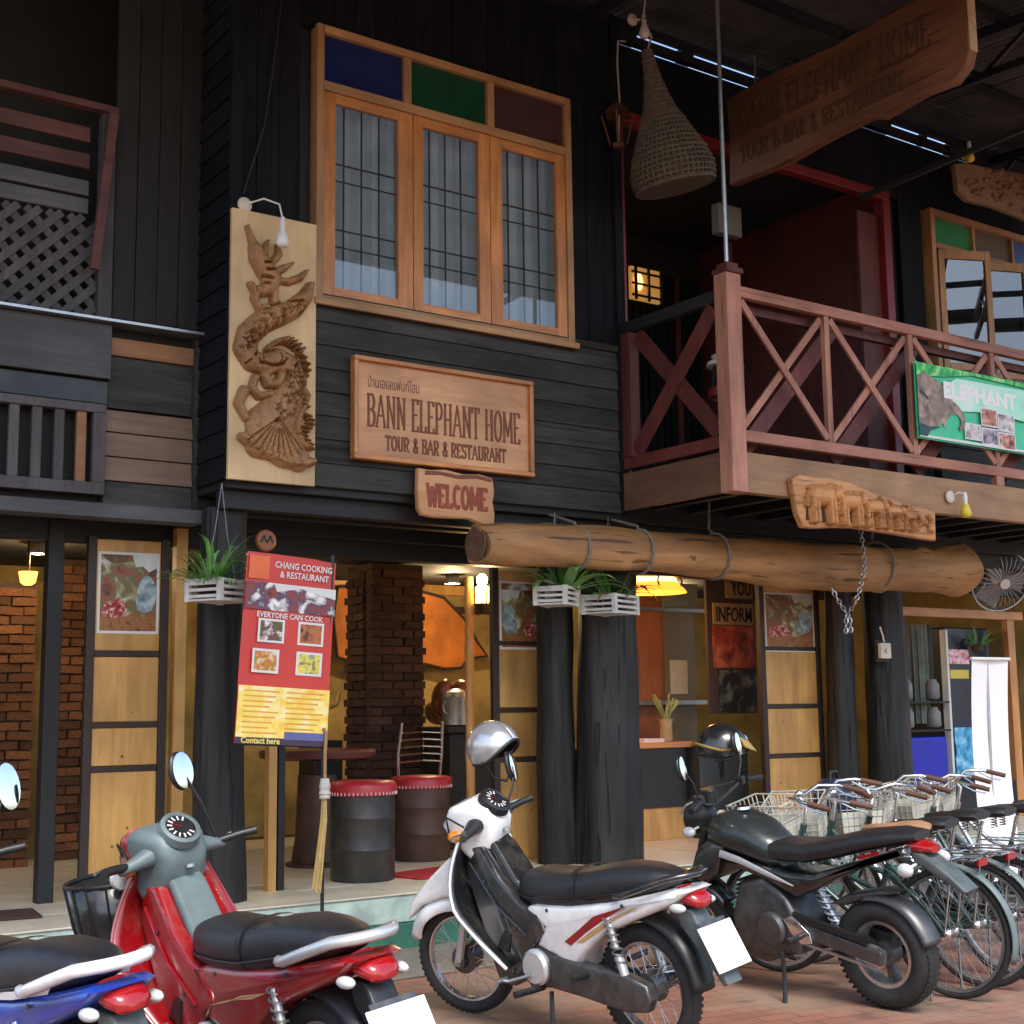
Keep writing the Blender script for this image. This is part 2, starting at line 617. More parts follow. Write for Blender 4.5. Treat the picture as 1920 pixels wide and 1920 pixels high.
GLY = {
 'A': (.62, [[(.02, 0), (.31, 1)], [(.31, 1), (.6, 0)], [(.13, .36), (.49, .36)]], [(.02, 0), (.6, 0)]),
 'B': (.52, [[(.08, 0), (.08, 1)], [(.08, 1), (.28, 1)] + _arc(.28, .76, .18, .24, 90, -90) + [(.08, .52)], [(.28, .52)] + _arc(.28, .26, .22, .26, 90, -90) + [(.08, 0)]], [(.08, 0), (.08, 1)]),
 'C': (.54, [_arc(.3, .5, .25, .5, 55, 305, 12)], [(.44, .92)]),
 'E': (.48, [[(.08, 0), (.08, 1)], [(.08, 1), (.42, 1), (.42, .88)], [(.08, .52), (.34, .52)], [(.08, 0), (.44, 0), (.44, .13)]], [(.08, 0), (.08, 1)]),
 'H': (.6, [[(.1, 0), (.1, 1)], [(.5, 0), (.5, 1)], [(.1, .5), (.5, .5)]], [(.1, 0), (.1, 1), (.5, 0), (.5, 1)]),
 'L': (.46, [[(.08, 1), (.08, 0), (.42, 0), (.42, .16)]], [(.08, 1), (.08, 0)]),
 'M': (.74, [[(.08, 0), (.1, 1), (.37, .2), (.64, 1), (.66, 0)]], [(.08, 0), (.66, 0), (.1, 1), (.64, 1)]),
 'N': (.62, [[(.1, 0), (.1, 1), (.52, 0), (.52, 1)]], [(.1, 0), (.1, 1), (.52, 1)]),
 'O': (.6, [_arc(.3, .5, .25, .5, 0, 360, 16)], []),
 'P': (.5, [[(.08, 0), (.08, 1)], [(.08, 1), (.26, 1)] + _arc(.26, .74, .2, .26, 90, -90) + [(.08, .48)]], [(.08, 0), (.08, 1)]),
 'R': (.54, [[(.08, 0), (.08, 1)], [(.08, 1), (.26, 1)] + _arc(.26, .74, .2, .26, 90, -90) + [(.08, .48)], [(.24, .48), (.48, 0)]], [(.08, 0), (.08, 1), (.48, 0)]),
 'S': (.48, [_arc(.24, .75, .18, .25, 20, 270, 9) + _arc(.24, .25, .2, .25, 90, -160, 9)], []),
 'T': (.54, [[(.27, 0), (.27, 1)], [(.02, .86), (.02, 1), (.52, 1), (.52, .86)]], [(.27, 0)]),
 'U': (.6, [[(.1, 1), (.1, .28)] + _arc(.3, .28, .2, .28, 180, 360, 9) + [(.5, 1)]], [(.1, 1), (.5, 1)]),
 'W': (.8, [[(.04, 1), (.22, 0), (.4, .85), (.58, 0), (.76, 1)]], [(.04, 1), (.76, 1), (.4, .85)]),
 '&': (.56, [[(.5, 0), (.16, .72)] + _arc(.27, .8, .12, .2, 170, -20, 7) + [(.1, .35)] + _arc(.24, .22, .17, .22, 150, 330, 8) + [(.5, .4)]], []),
 ' ': (.26, [], []),
}
def carved(text, w, h, fn, th=0.11, depth=0.004):
    """serifed letters cut with a chisel; fills a field w wide and h high; fn(x, y, depth)"""
    tot = sum(GLY[c][0] + .1 for c in text)
    sx = w / tot
    mb = MB()
    x = 0.0
    cnt = [0]
    def bar(p, q, t):
        cnt[0] += 1
        dep = depth + .00025 * (cnt[0] % 9)
        d = Vector((q[0] - p[0], q[1] - p[1]))
        if d.length < 1e-6: return
        n_ = Vector((-d.y, d.x)).normalized() * t / 2
        d = d.normalized() * t * 0.3
        a, b = Vector(p) - d, Vector(q) + d
        c = [a + n_, b + n_, b - n_, a - n_]
        mb.add([fn(v.x, v.y, 0) for v in c] + [fn(v.x, v.y, dep) for v in c],
               [(0, 1, 2, 3), (7, 6, 5, 4), (0, 4, 5, 1), (1, 5, 6, 2), (2, 6, 7, 3), (3, 7, 4, 0)])
    for c in text:
        gw, st, se = GLY[c]
        for pl in st:
            for i in range(len(pl) - 1):
                p, q = pl[i], pl[i + 1]
                t = th * h * (1.0 if abs(p[0] - q[0]) < .12 or c in 'OCSUW&' else 0.75)
                bar((x + p[0] * sx, p[1] * h), (x + q[0] * sx, q[1] * h), t)
        for p in se:
            bar((x + (p[0] - .09) * sx, p[1] * h), (x + (p[0] + .09) * sx, p[1] * h), th * h * .6)
        x += (gw + .1) * sx
    return mb

# ================================================================ materials of the place
FZ = 0.33
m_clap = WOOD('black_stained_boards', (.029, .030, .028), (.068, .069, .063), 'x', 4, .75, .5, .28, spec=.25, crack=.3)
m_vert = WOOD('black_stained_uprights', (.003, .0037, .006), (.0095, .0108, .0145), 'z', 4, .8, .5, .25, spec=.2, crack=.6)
m_dark = WOOD('near_black_timber', (.005, .005, .006), (.014, .014, .014), 'x', 4, .6, .35, .15)
m_darkz = WOOD('near_black_posts', (.005, .005, .006), (.014, .014, .014), 'z', 4, .6, .35, .15)
m_trunk = WOOD('oiled_dark_trunk', (.002, .002, .002), (.034, .032, .03), 'z', 1.3, .55, 1.0, .1, crack=.8, spec=.35)
m_teak = WOOD('varnished_teak', (.42, .16, .045), (.68, .30, .095), 'x', 4, .42, .15, .08, coat=.15)
m_teakz = WOOD('varnished_teak_upright', (.42, .16, .045), (.68, .30, .095), 'z', 4, .42, .15, .08, coat=.15)
m_frame = WOOD('pale_teak_trim', (.33, .18, .08), (.5, .29, .13), 'x', 4, .5, .2, .08)
m_framez = WOOD('pale_teak_trim_upright', (.33, .18, .08), (.5, .29, .13), 'z', 4, .5, .2, .08)
m_door = WOOD('honey_door_board', (.42, .21, .055), (.66, .37, .11), 'z', 2.6, .5, .2, .1, coat=.1)
m_knot = M('door_knot', (.20, .09, .03), .6, 0, .3, 30)
m_iron = M('dark_brown_strap', (.03, .017, .012), .55, 0, .3, 20, .2)
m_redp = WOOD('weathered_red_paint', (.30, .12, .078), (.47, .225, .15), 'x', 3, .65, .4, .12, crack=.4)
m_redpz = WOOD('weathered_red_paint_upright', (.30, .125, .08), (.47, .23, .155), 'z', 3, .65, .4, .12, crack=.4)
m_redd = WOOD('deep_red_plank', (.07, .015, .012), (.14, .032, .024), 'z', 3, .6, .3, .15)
m_redf = M('crimson_gloss_paint', (.2, .02, .022), .42, 0, .2, 5)
m_fasc = WOOD('brown_fascia_board', (.26, .145, .07), (.42, .25, .125), 'x', 2.5, .65, .3, .1)
m_side = WOOD('dark_brown_fascia', (.13, .06, .036), (.2, .1, .06), 'y', 2.5, .65, .3, .1)
m_grey = WOOD('grey_weathered_board', (.06, .064, .068), (.12, .122, .128), 'x', 3, .7, .3, .15)
m_greyz = WOOD('grey_weathered_upright', (.05, .047, .048), (.105, .098, .1), 'z', 3, .7, .3, .15)
m_tan = WOOD('tan_weathered_board', (.18, .115, .085), (.29, .19, .135), 'x', 3, .68, .3, .18)
m_ply = WOOD('orange_brown_strip', (.2, .09, .04), (.34, .17, .08), 'x', 3, .66, .3, .1)
m_redslat = WOOD('faded_maroon_slat', (.065, .025, .022), (.13, .052, .045), 'x', 3, .7, .3, .15)
m_glass = GLASS('window_glass', (.86, .9, .9), 2.0)
m_tile = M('cream_floor_tile', (.66, .60, .46), .35, 0, .12, 3, .05, 30)
m_kerbp = M('pale_green_painted_concrete', (.44, .55, .48), .7, 0, .3, 5, .3, 50)
m_kerbd = M('dark_green_painted_concrete', (.035, .15, .10), .65, 0, .3, 6, .3, 50)
m_conc = M('dusty_concrete', (.22, .2, .16), .85, 0, .25, 3, .4, 60)
m_plast = M('ochre_plaster', (.36, .25, .085), .8, 0, .45, 2.2, .3, 20)
m_ceil = M('black_ceiling_boards', (.02, .018, .016), .8, 0, .3, 6)
m_brickA = M('orange_clay_brick', (.19, .075, .032), .8, 0, .5, 11, .8, 40, rnd=.55)
m_brickB = M('dull_brown_brick', (.075, .037, .026), .85, 0, .45, 11, .8, 40, rnd=.45)
m_mort = M('brown_mortar', (.055, .036, .026), .9, 0, .3, 20, .4)
m_white = M('white_plastic', (.75, .75, .72), .4, 0, .05, 10)
m_steel = M('galvanised_steel', (.42, .44, .46), .38, .9, .15, 12)
m_black = M('black_plastic', (.012, .012, .013), .42, 0, .25, 20)

# ---------------------------------------------------------------- ground
def ground_material():
    mt, nt, b = _base('street_pavers')
    N, L = nt.nodes, nt.links
    tc = N.new('ShaderNodeTexCoord')
    mp = N.new('ShaderNodeMapping')
    mp.inputs['Rotation'].default_value = (0, 0, R(8))
    L.new(tc.outputs['Object'], mp.inputs[0])
    br = N.new('ShaderNodeTexBrick')
    br.inputs['Scale'].default_value = 1.0
    br.inputs['Brick Width'].default_value = .21
    br.inputs['Row Height'].default_value = .105
    br.inputs['Mortar Size'].default_value = .005
    br.inputs['Mortar Smooth'].default_value = .3
    br.inputs['Color1'].default_value = (.31, .13, .085, 1)
    br.inputs['Color2'].default_value = (.22, .10, .07, 1)
    br.inputs['Mortar'].default_value = (.1, .075, .06, 1)
    L.new(mp.outputs[0], br.inputs['Vector'])
    ns = N.new('ShaderNodeTexNoise')
    ns.inputs['Scale'].default_value = .9
    ns.inputs['Detail'].default_value = 8
    ns.inputs['Roughness'].default_value = .65
    L.new(tc.outputs['Object'], ns.inputs['Vector'])
    rp = N.new('ShaderNodeValToRGB')
    rp.color_ramp.elements[0].position, rp.color_ramp.elements[1].position = .42, .66
    rp.color_ramp.elements[0].color, rp.color_ramp.elements[1].color = (0, 0, 0, 1), (.75, .75, .75, 1)
    L.new(ns.outputs['Fac'], rp.inputs[0])
    mx = N.new('ShaderNodeMixRGB')
    mx.inputs[2].default_value = (.32, .25, .18, 1)
    L.new(rp.outputs[0], mx.inputs[0])
    L.new(br.outputs['Color'], mx.inputs[1])
    n5 = N.new('ShaderNodeTexNoise')                # drips of oil where bikes are parked
    n5.inputs['Scale'].default_value = 2.6
    n5.inputs['Detail'].default_value = 5
    L.new(tc.outputs['Object'], n5.inputs['Vector'])
    r5 = N.new('ShaderNodeValToRGB')
    r5.color_ramp.elements[0].position, r5.color_ramp.elements[1].position = .6, .7
    r5.color_ramp.elements[0].color, r5.color_ramp.elements[1].color = (0, 0, 0, 1), (.7, .7, .7, 1)
    L.new(n5.outputs['Fac'], r5.inputs[0])
    m5 = N.new('ShaderNodeMixRGB')
    m5.inputs[2].default_value = (.07, .05, .04, 1)
    L.new(r5.outputs[0], m5.inputs[0])
    L.new(mx.outputs[0], m5.inputs[1])
    L.new(m5.outputs[0], b.inputs['Base Color'])
    b.inputs['Roughness'].default_value = .6
    n2 = N.new('ShaderNodeTexNoise')
    n2.inputs['Scale'].default_value = 60
    L.new(tc.outputs['Object'], n2.inputs['Vector'])
    ma = N.new('ShaderNodeMath')
    ma.operation = 'MULTIPLY_ADD'
    ma.inputs[1].default_value = .3
    L.new(n2.outputs['Fac'], ma.inputs[0])
    iv = N.new('ShaderNodeMath')
    iv.operation = 'SUBTRACT'
    iv.inputs[0].default_value = 1
    L.new(br.outputs['Fac'], iv.inputs[1])
    L.new(iv.outputs[0], ma.inputs[2])
    bp = N.new('ShaderNodeBump')
    bp.inputs['Strength'].default_value = .5
    bp.inputs['Distance'].default_value = .006
    L.new(ma.outputs[0], bp.inputs['Height'])
    L.new(bp.outputs[0], b.inputs['Normal'])
    return mt
g = MB()
g.add([(-250, -250, 0), (250, -250, 0), (250, 250, 0), (-250, 250, 0)], [(0, 1, 2, 3)])
tag(ob('street', g, ground_material()), 'reddish brown paved street in front of the restaurant', kind='structure')
g = MB()
g.add([(-6, -1.02, .004), (18, -1.02, .004), (18, -.1, .004), (-6, -.1, .004)], [(0, 1, 2, 3)])
tag(ob('gutter_strip', g, m_conc), 'dusty concrete strip along the foot of the step', kind='structure')
st = tag(ob('terrace_step', MB().box(-6, 18, -.12, .0, .16, FZ), m_kerbp, bevel=.008), 'pale green painted step up to the terrace', kind='structure')
ob('painted_foot', MB().box(-6, 18, -.15, .0, 0, .157), m_kerbd, st, bevel=.006)
ob('nosing', MB().box(-6, 18, -.135, -.02, FZ + .001, FZ + .012), m_tile, st, bevel=.003)
fl = MB().box(-6, 18, .0, 5.2, .1, FZ)
floor_o = tag(ob('terrace_floor', fl, m_mort), 'cream tiled terrace floor', kind='structure')
# floor tiles: each one its own slab, 45 cm
tile_me = mesh_of('tile', MB().box(-.222, .222, -.222, .222, 0, .008).v, MB().box(-.222, .222, -.222, .222, 0, .008).f, m_tile)
for i in range(27):
    for j in range(9):
        x, y = .85 + i * .45, .23 + j * .45
        o = bpy.data.objects.new('tile', tile_me)
        COL.objects.link(o)
        o.parent = floor_o
        o.location = Vector((x, y, FZ + .0005 * ((i * 7 + j * 3) % 4))) - OFF[floor_o.name]

# ================================================================ the restaurant
RB = T('restaurant_building', 'dark timber restaurant with overhanging upper storey, balcony and open front', 'building', (7, 1, 0))
BX0, BX1 = 3.51, 6.72
# --- clapboards of the bay front
z = 2.95
pitch = .158
nb = 8
for i in range(nb):
    z0, z1 = z + i * pitch, z + (i + 1) * pitch
    mb = MB().hexa([(BX0, -.022, z0), (BX1, -.022, z0), (BX1, .03, z0), (BX0, .03, z0),
                    (BX0, -.002, z1 + .012), (BX1, -.002, z1 + .012), (BX1, .03, z1 + .012), (BX0, .03, z1 + .012)])
    ob('clapboard', mb, m_clap, RB, bevel=.003)
ztop = z + nb * pitch
# --- upright boards above, left open for the window
WX0, WX1, WZ0, WZ1 = 4.085, 6.25, 4.17, 6.13
x = BX0
k = 0
while x < BX1 - .01:
    x1 = min(x + .158, BX1)
    pieces = [(ztop + .014, 6.95)]
    if x1 > WX0 + .02 and x < WX1 - .02:
        pieces = [(WZ1 - .02, 6.95)]
        if x < WX0: x1 = WX0
        elif x < WX1 < x1: x1 = WX1 + .0
    dy = .004 * (k % 2)
    for a, b in pieces:
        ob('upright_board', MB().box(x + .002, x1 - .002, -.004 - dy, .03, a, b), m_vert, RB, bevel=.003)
    x = x1
    k += 1
ob('apron_rail', MB().box(BX0 + .01, BX1 - .01, -.03, -.0042 - .006, ztop - .02, ztop + .03), m_clap, RB, bevel=.003)
# side wall of the bay (faces left)
for i in range(25):
    z0, z1 = 2.95 + i * pitch, 2.95 + (i + 1) * pitch
    mb = MB().hexa([(BX0 - .024, .0, z0), (BX0 - .024, .52, z0), (BX0, .52, z0), (BX0, .0, z0),
                    (BX0 - .006, .0, z1 + .01), (BX0 - .006, .52, z1 + .01), (BX0, .52, z1 + .01), (BX0, .0, z1 + .01)])
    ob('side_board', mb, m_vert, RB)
ob('corner_trim', MB().box(BX1 - .045, BX1 + .035, -.036, .1, 2.95, 6.95), m_vert, RB, bevel=.004)
ob('corner_trim', MB().box(BX0 - .035, BX0 + .045, -.036, .0 - .001, 2.95, 6.95), m_vert, RB, bevel=.004)
ob('bay_core', MB().box(BX0 + .002, WX0 + .02, .0615, .1, 2.96, 6.93).box(WX1 - .02, BX1 - .002, .0615, .1, 2.96, 6.93)
   .box(WX0 + .0202, WX1 - .0202, .0615, .1, 2.96, WZ0 + .02).box(WX0 + .0202, WX1 - .0202, .0615, .1, WZ1 - .02, 6.93), m_dark, RB)
ob('soffit', MB().box(BX0, 14, .03, 1.1, 2.90, 2.945), m_dark, RB)
ob('bay_floor', MB().box(BX0 + .004, BX1 - .004, .02, .5, 2.946, 2.959), m_dark, RB)
ob('bay_top', MB().box(BX0, BX1 + .03, .02, 1.1, 6.951, 6.975), m_dark, RB)
ob('bay_rear', MB().box(BX0, BX1 + .03, 1.0, 1.1, 2.946, 4.3), m_dark, RB)  # unseen rear wall, stopped low so sky behind backlights the curtain
for i, (y, h) in enumerate(((.12, .12), (.5, .10), (.86, .16))):
    ob('floor_beam', MB().box(BX0 + .01, 13.9, y, y + .1, 2.899 - h, 2.899), m_dark, RB, bevel=.006)
# --- big window
W = group_node('window', RB)
fd = (-.045, .06)
for u0, u1 in ((WX0, WX0 + .055), (WX1 - .055, WX1)):
    ob('frame_jamb', MB().box(u0, u1, *fd, WZ0, WZ1), m_framez, W, bevel=.004)
for u0, u1 in ((WZ1 - .055, WZ1), (WZ0, WZ0 + .06), (5.665, 5.73)):
    ob('frame_rail', MB().box(WX0 + .0552, WX1 - .0552, *fd, u0, u1), m_frame, W, bevel=.004)
ob('sill', MB().box(WX0 - .02, WX1 + .02, -.075, -.046, WZ0 - .015, WZ0 + .03), m_frame, W, bevel=.005)
tx = [WX0 + .055, 4.80, 5.51, WX1 - .055]
for i in (1, 2):
    ob('transom_bar', MB().box(tx[i] - .03, tx[i] + .03, -.04, .05, 5.731, WZ1 - .056), m_framez, W, bevel=.004)
for i, (nm, c) in enumerate((('blue', (.012, .022, .12)), ('green', (.009, .07, .03)), ('brown', (.075, .035, .035)))):
    ob('coloured_pane', MB().box(tx[i] + (.03 if i else 0), tx[i + 1] - (.03 if i < 2 else 0), -.004, .004, 5.731, WZ1 - .056),
       M('stained_glass_' + nm, c, .12, 0, .15, 4, spec=.5), W)
m_curt = CLOTH('grey_curtain', (.66, .65, .62), .45)
sash_x = [(WX0 + .058, 4.845), (4.85, 5.50), (5.505, WX1 - .058)]
pane_x = [(4.235, 4.73), (4.93, 5.405), (5.61, 6.11)]
zs0, zs1, pz0, pz1 = WZ0 + .062, 5.663, 4.30, 5.595
for i in range(3):
    (a, b), (p, q) = sash_x[i], pane_x[i]
    for u0, u1 in ((a, p), (q, b)):
        ob('sash_stile', MB().box(u0, u1, -.028, .02, zs0, zs1), m_teakz, W, bevel=.004)
    for u0, u1 in ((zs0, pz0), (pz1, zs1)):
        ob('sash_rail', MB().box(p + .0002, q - .0002, -.026, .02, u0, u1), m_teak, W, bevel=.004)
    ob('pane', MB().box(p - .004, q + .004, -.004 + .0004 * i, .0, pz0 - .004, pz1 + .004), m_glass, W)
    gr = MB()
    for t in (.22, .5, .78):
        gr.box(p + (q - p) * t - .004, p + (q - p) * t + .004, .055, .067, pz0 - .05, pz1 + .05)
    for t in (.30, .66):
        zz = pz1 - (pz1 - pz0) * t
        gr.box(p - .05, q + .05, .068, .078, zz - .005, zz + .005)
        gr.box(p - .05, q + .05, .068, .078, zz - .125, zz - .117)
    ob('grille', gr, M('grey_brown_grille', (.07, .065, .06), .6), W)
    ob('curtain', MB().grid(90, 2, lambda u, v, i=i: (WX0 - .05 + i * .80 + (.83 + .15 * (i == 2)) * u, .17 + .012 * i + .034 * math.sin(u * 41 + i * 2) + .012 * math.sin(u * 87 + i), pz0 - .12 + (pz1 - pz0 + .24) * v)),
       m_curt, W, ang=60)

# --- ground floor: pillars
def trunk(xc, yc, r, z0, z1, seed, squash=1.0, n=64, flare=1.12):
    rr = random.Random(seed)
    ph = [rr.uniform(0, 6) for _ in range(6)]
    gv = [(rr.uniform(0, 6.28), rr.uniform(.02, .07), rr.uniform(.03, .09), rr.uniform(-.25, .25), rr.uniform(0, 6)) for _ in range(16)]
    secs = []
    for i in range(33):
        t = i / 32
        zz = z0 + (z1 - z0) * t
        k = flare - (flare - 1) * min(1, t * 2.2) - .07 * t
        sec = []
        for j in range(n):
            a = 2 * PI * j / n
            w = 1 + .05 * math.sin(2 * a + ph[0] + t * 1.5) + .035 * math.sin(3 * a + ph[1] - t * 2) + .025 * math.sin(7 * a + ph[2] + t * 4) + .02 * math.sin(t * 17 + a * 2 + ph[3])
            for g0, gw, gd, gs, gp in gv:
                da = (a - g0 - gs * t - .08 * math.sin(t * 9 + gp) + PI) % (2 * PI) - PI
                w -= gd * math.exp(-(da / gw) ** 2) * (.6 + .4 * math.sin(t * 11 + gp))
            sec.append((xc + r * k * w * math.cos(a) + .02 * math.sin(t * 3 + ph[4]), yc + r * k * w * squash * math.sin(a), zz))
        secs.append(sec)
    return MB().loft(secs)
ob('trunk_pillar', trunk(3.63, .32, .15, FZ, 2.80, 1), m_trunk, RB, ang=50)
ob('trunk_pillar', trunk(6.86, .42, .25, FZ, 2.90, 2), m_trunk, RB, ang=50)
ob('trunk_pillar', trunk(6.52, .62, .14, FZ, 2.90, 3), m_trunk, RB, ang=50)
ob('trunk_pillar', trunk(10.36, .62, .19, FZ, 2.90, 4), m_trunk, RB, ang=50)
ob('trunk_pillar', trunk(9.86, .72, .13, FZ, 2.90, 5), m_trunk, RB, ang=50)
ob('post', MB().box(3.96, 4.06, .93, 1.02, FZ, 2.75), m_darkz, RB, bevel=.005)
ob('door_jamb', MB().box(3.54, 3.62, .9, .98, FZ, 2.75), m_door, RB, bevel=.004)
ob('door_jamb', MB().box(4.07, 4.13, .55, .62, FZ, 1.4), m_door, RB, bevel=.004)
ob('post', MB().box(4.14, 4.19, .55, .62, FZ, 2.5), m_darkz, RB, bevel=.005)
ob('post', MB().box(2.70, 2.80, .95, 1.05, FZ, 2.75), m_darkz, RB, bevel=.005)
ob('header', MB().box(2.0, 13.9, .98, 1.1, 2.62, 2.895), m_dark, RB, bevel=.005)

# --- folding doors: two dark stiles, honey boards between brown straps
def door(x0, x1, z1, bars, poster_cols, seed, ang):
    d = group_node('folding_door', RB)
    w = x1 - x0
    c, s = math.cos(R(ang)), math.sin(R(ang))
    Mx = Matrix.Translation((x0, .95, 0)) @ Matrix.Rotation(R(ang), 4, 'Z')
    sw = .055
    z0 = FZ + .02
    ob('stile', MB(Mx).box(0, sw, -.028, .028, z0, z1), m_iron, d, bevel=.004)
    ob('stile', MB(Mx).box(w - sw, w, -.028, .028, z0, z1), m_iron, d, bevel=.004)
    edges = [z0] + bars + [z1]
    rr = random.Random(seed)
    for i in range(len(edges) - 1):
        a, b = edges[i], edges[i + 1]
        ob('door_board', MB(Mx).box(sw + .001, w - sw - .001, -.015 - .002 * (i % 2), .015, a + (.02 if i else 0), b - .02), m_door, d, bevel=.006)
        if i:
            ob('strap', MB(Mx).box(sw + .001, w - sw - .001, -.022, .02, a - .019, a + .019), m_iron, d, bevel=.003)
    for _ in range(5):
        kx, kz = rr.uniform(sw + .05, w - sw - .05), rr.uniform(z0 + .2, z1 - .9)
        if min(abs(kz - e) for e in edges) < .06: continue
        r_ = rr.uniform(.005, .011)
        kn = MB(Mx).lathe([(.001, -.0004), (r_, .0), (r_ * .7, .0012)], (kx, -.0185, kz), 'y', 9)
        ob('knot', kn, m_knot, d)
    ob('poster_print', MB(Mx).box(sw + .03, w - sw - .03, -.021, -.0185, z1 - .62, z1 - .12),
       PRINT('wildlife_print_%d' % seed, poster_cols, 9), d)
    pw, ph, pz = w - 2 * sw - .06, .5, z1 - .62
    def pp(pts, dd, mat, nm='poster_detail'):
        if seed == 12: pts = [(1 - a, b * .9) for a, b in pts]
        if seed == 13: pts = [(a, 1 - (1 - b) * .93) for a, b in pts]
        ob(nm, MB(Mx).prism([(sw + .03 + a * pw, pz + b * ph) for a, b in pts], -.0218 - dd, -.0212 - dd), mat, d)
    jag = lambda y, a, n_: [(i_ / n_, y + a * math.sin(i_ * 2.3 + seed) + a * .6 * math.sin(i_ * 5.1 + seed * 2)) for i_ in range(n_ + 1)]
    pp([(0, 0), (1, 0)] + jag(.2, .03, 12)[::-1], 0, PRINT('poster_ground', [lin(c) for c in ((96, 60, 30), (170, 110, 60), (120, 90, 40))], 26))
    pp([(.02, .2), (.2, .16), (.42, .2), (.5, .3), (.36, .42), (.2, .4), (.06, .34)], .0004, PRINT('poster_flowers', [lin(c) for c in ((90, 30, 24), (180, 60, 50), (236, 220, 214))], 40))
    pp([(.66, .28), (.78, .24), (.92, .28), (.98, .4), (1.0, .58), (.9, .72), (.78, .74), (.68, .62), (.7, .5), (.62, .42)], .0005, PRINT('poster_elephant', [lin(c) for c in ((96, 116, 128), (150, 172, 178), (206, 218, 216))], 14))
    pp([(.55, 1), (1, 1), (1, .84), (.86, .78), (.74, .86), (.62, .84)], .0003, PRINT('poster_sky', [lin(c) for c in ((190, 206, 200), (226, 232, 224))], 8))
    pp([(.0, 1), (.5, 1), (.44, .9), (.2, .88), (.08, .94)], .0003, PRINT('poster_canopy', [lin(c) for c in ((120, 60, 36), (80, 70, 40), (150, 96, 60))], 22))
    ob('poster_border', MB(Mx).box(sw + .012, w - sw - .012, -.0184, -.0176, z1 - .638, z1 - .102), m_white, d)
    return d
pc = [lin(c) for c in ((60, 56, 36), (160, 84, 60), (104, 104, 62), (170, 158, 116), (214, 222, 214))]
door(2.95, 3.49, 2.66, [FZ + .98 - .16, FZ + 1.10 - .0, FZ + 1.56], pc, 11, -4)
door(6.14, 6.70, 2.60, [FZ + .78, FZ + 1.16, FZ + 1.68], pc, 12, -3)
door(9.06, 9.80, 2.62, [FZ + .72, FZ + 1.16, FZ + 1.68], pc, 13, -3)

# --- inside: back wall, ceiling, brick piers
ob('back_wall', MB().box(1.2, 13.2, 4.4, 4.5, FZ, 2.88), m_plast, RB)
ob('ceiling', MB().box(1.2, 13.2, 1.11, 4.4, 2.80, 2.88), m_ceil, RB)
ob('side_wall', MB().box(1.1, 1.2, 1.0, 4.5, FZ, 2.88), m_plast, RB)
ob('side_wall', MB().box(13.2, 13.3, .9, 4.5, FZ, 2.88), m_plast, RB)
ob('wall_beam', MB().box(5.5, 9.3, 4.32, 4.399, 2.52, 2.58), m_iron, RB)
ob('cornice_strip', MB().box(5.5, 9.3, 4.33, 4.398, 2.70, 2.799), m_door, RB)
def brick_pier(x0, x1, y0, y1, z0, z1, mat, seed, round_top=False):
    p = ob('brick_pier', MB().box(x0 + .012, x1 - .012, y0 + .012, y1 - .012, z0, z1 - .01), m_mort, RB)
    rr = random.Random(seed)
    bh, bl = .075, .21
    me = mesh_of('brick', *(lambda b: (b.v, b.f))(MB().hexa([(-.5, -.5, -.5), (.5, -.48, -.5), (.5, .5, -.48), (-.48, .5, -.5), (-.48, -.5, .48), (.5, -.5, .5), (.48, .5, .5), (-.5, .48, .5)])), mat)
    def put(c, s):
        o = bpy.data.objects.new('brick', me)
        COL.objects.link(o)
        o.parent = p
        o.location = Vector(c) - OFF[RB.name]
        o.scale = s
        o.rotation_euler = (rr.uniform(-.06, .06), rr.uniform(-.05, .05), rr.uniform(-.09, .09))
    nrow = int((z1 - z0) / bh)
    for i in range(nrow):
        zc = z0 + (i + .5) * bh
        shift = (i % 2) * bl / 2
        x = x0 - shift
        while x < x1 - .02:                       # front
            a, b = max(x, x0), min(x + bl, x1)
            if b - a > .03:
                put(((a + b) / 2 + rr.uniform(-.004, .004), y0 + .04 - rr.uniform(0, .022), zc), (b - a - .012, .1, bh - .012))
            x += bl
        y = y0 + .1 - shift
        while y < y1 - .02:                       # left side
            a, b = max(y, y0 + .095), min(y + bl, y1)
            if b - a > .04:
                put((x0 + .045 - rr.uniform(0, .02), (a + b) / 2, zc), (.1, b - a - .012, bh - .012))
            y += bl
brick_pier(2.98, 3.30, 3.2, 3.5, FZ, 2.55, m_brickA, 1)
brick_pier(3.56, 3.84, 3.5, 3.8, FZ, 2.79, m_brickA, 2)
brick_pier(5.97, 6.52, 2.55, 3.0, FZ, 2.79, m_brickB, 3)
ob('plaster_post', MB().box(3.42, 3.54, 3.75, 3.9, FZ, 2.60), m_plast, RB)
ob('bamboo_post', MB().tube([(6.18, 1.32, FZ + .03 + .1 * i) for i in range(23)], [.035 + .006 * (i % 4 == 0) for i in range(23)], 10), m_door, RB, ang=40)

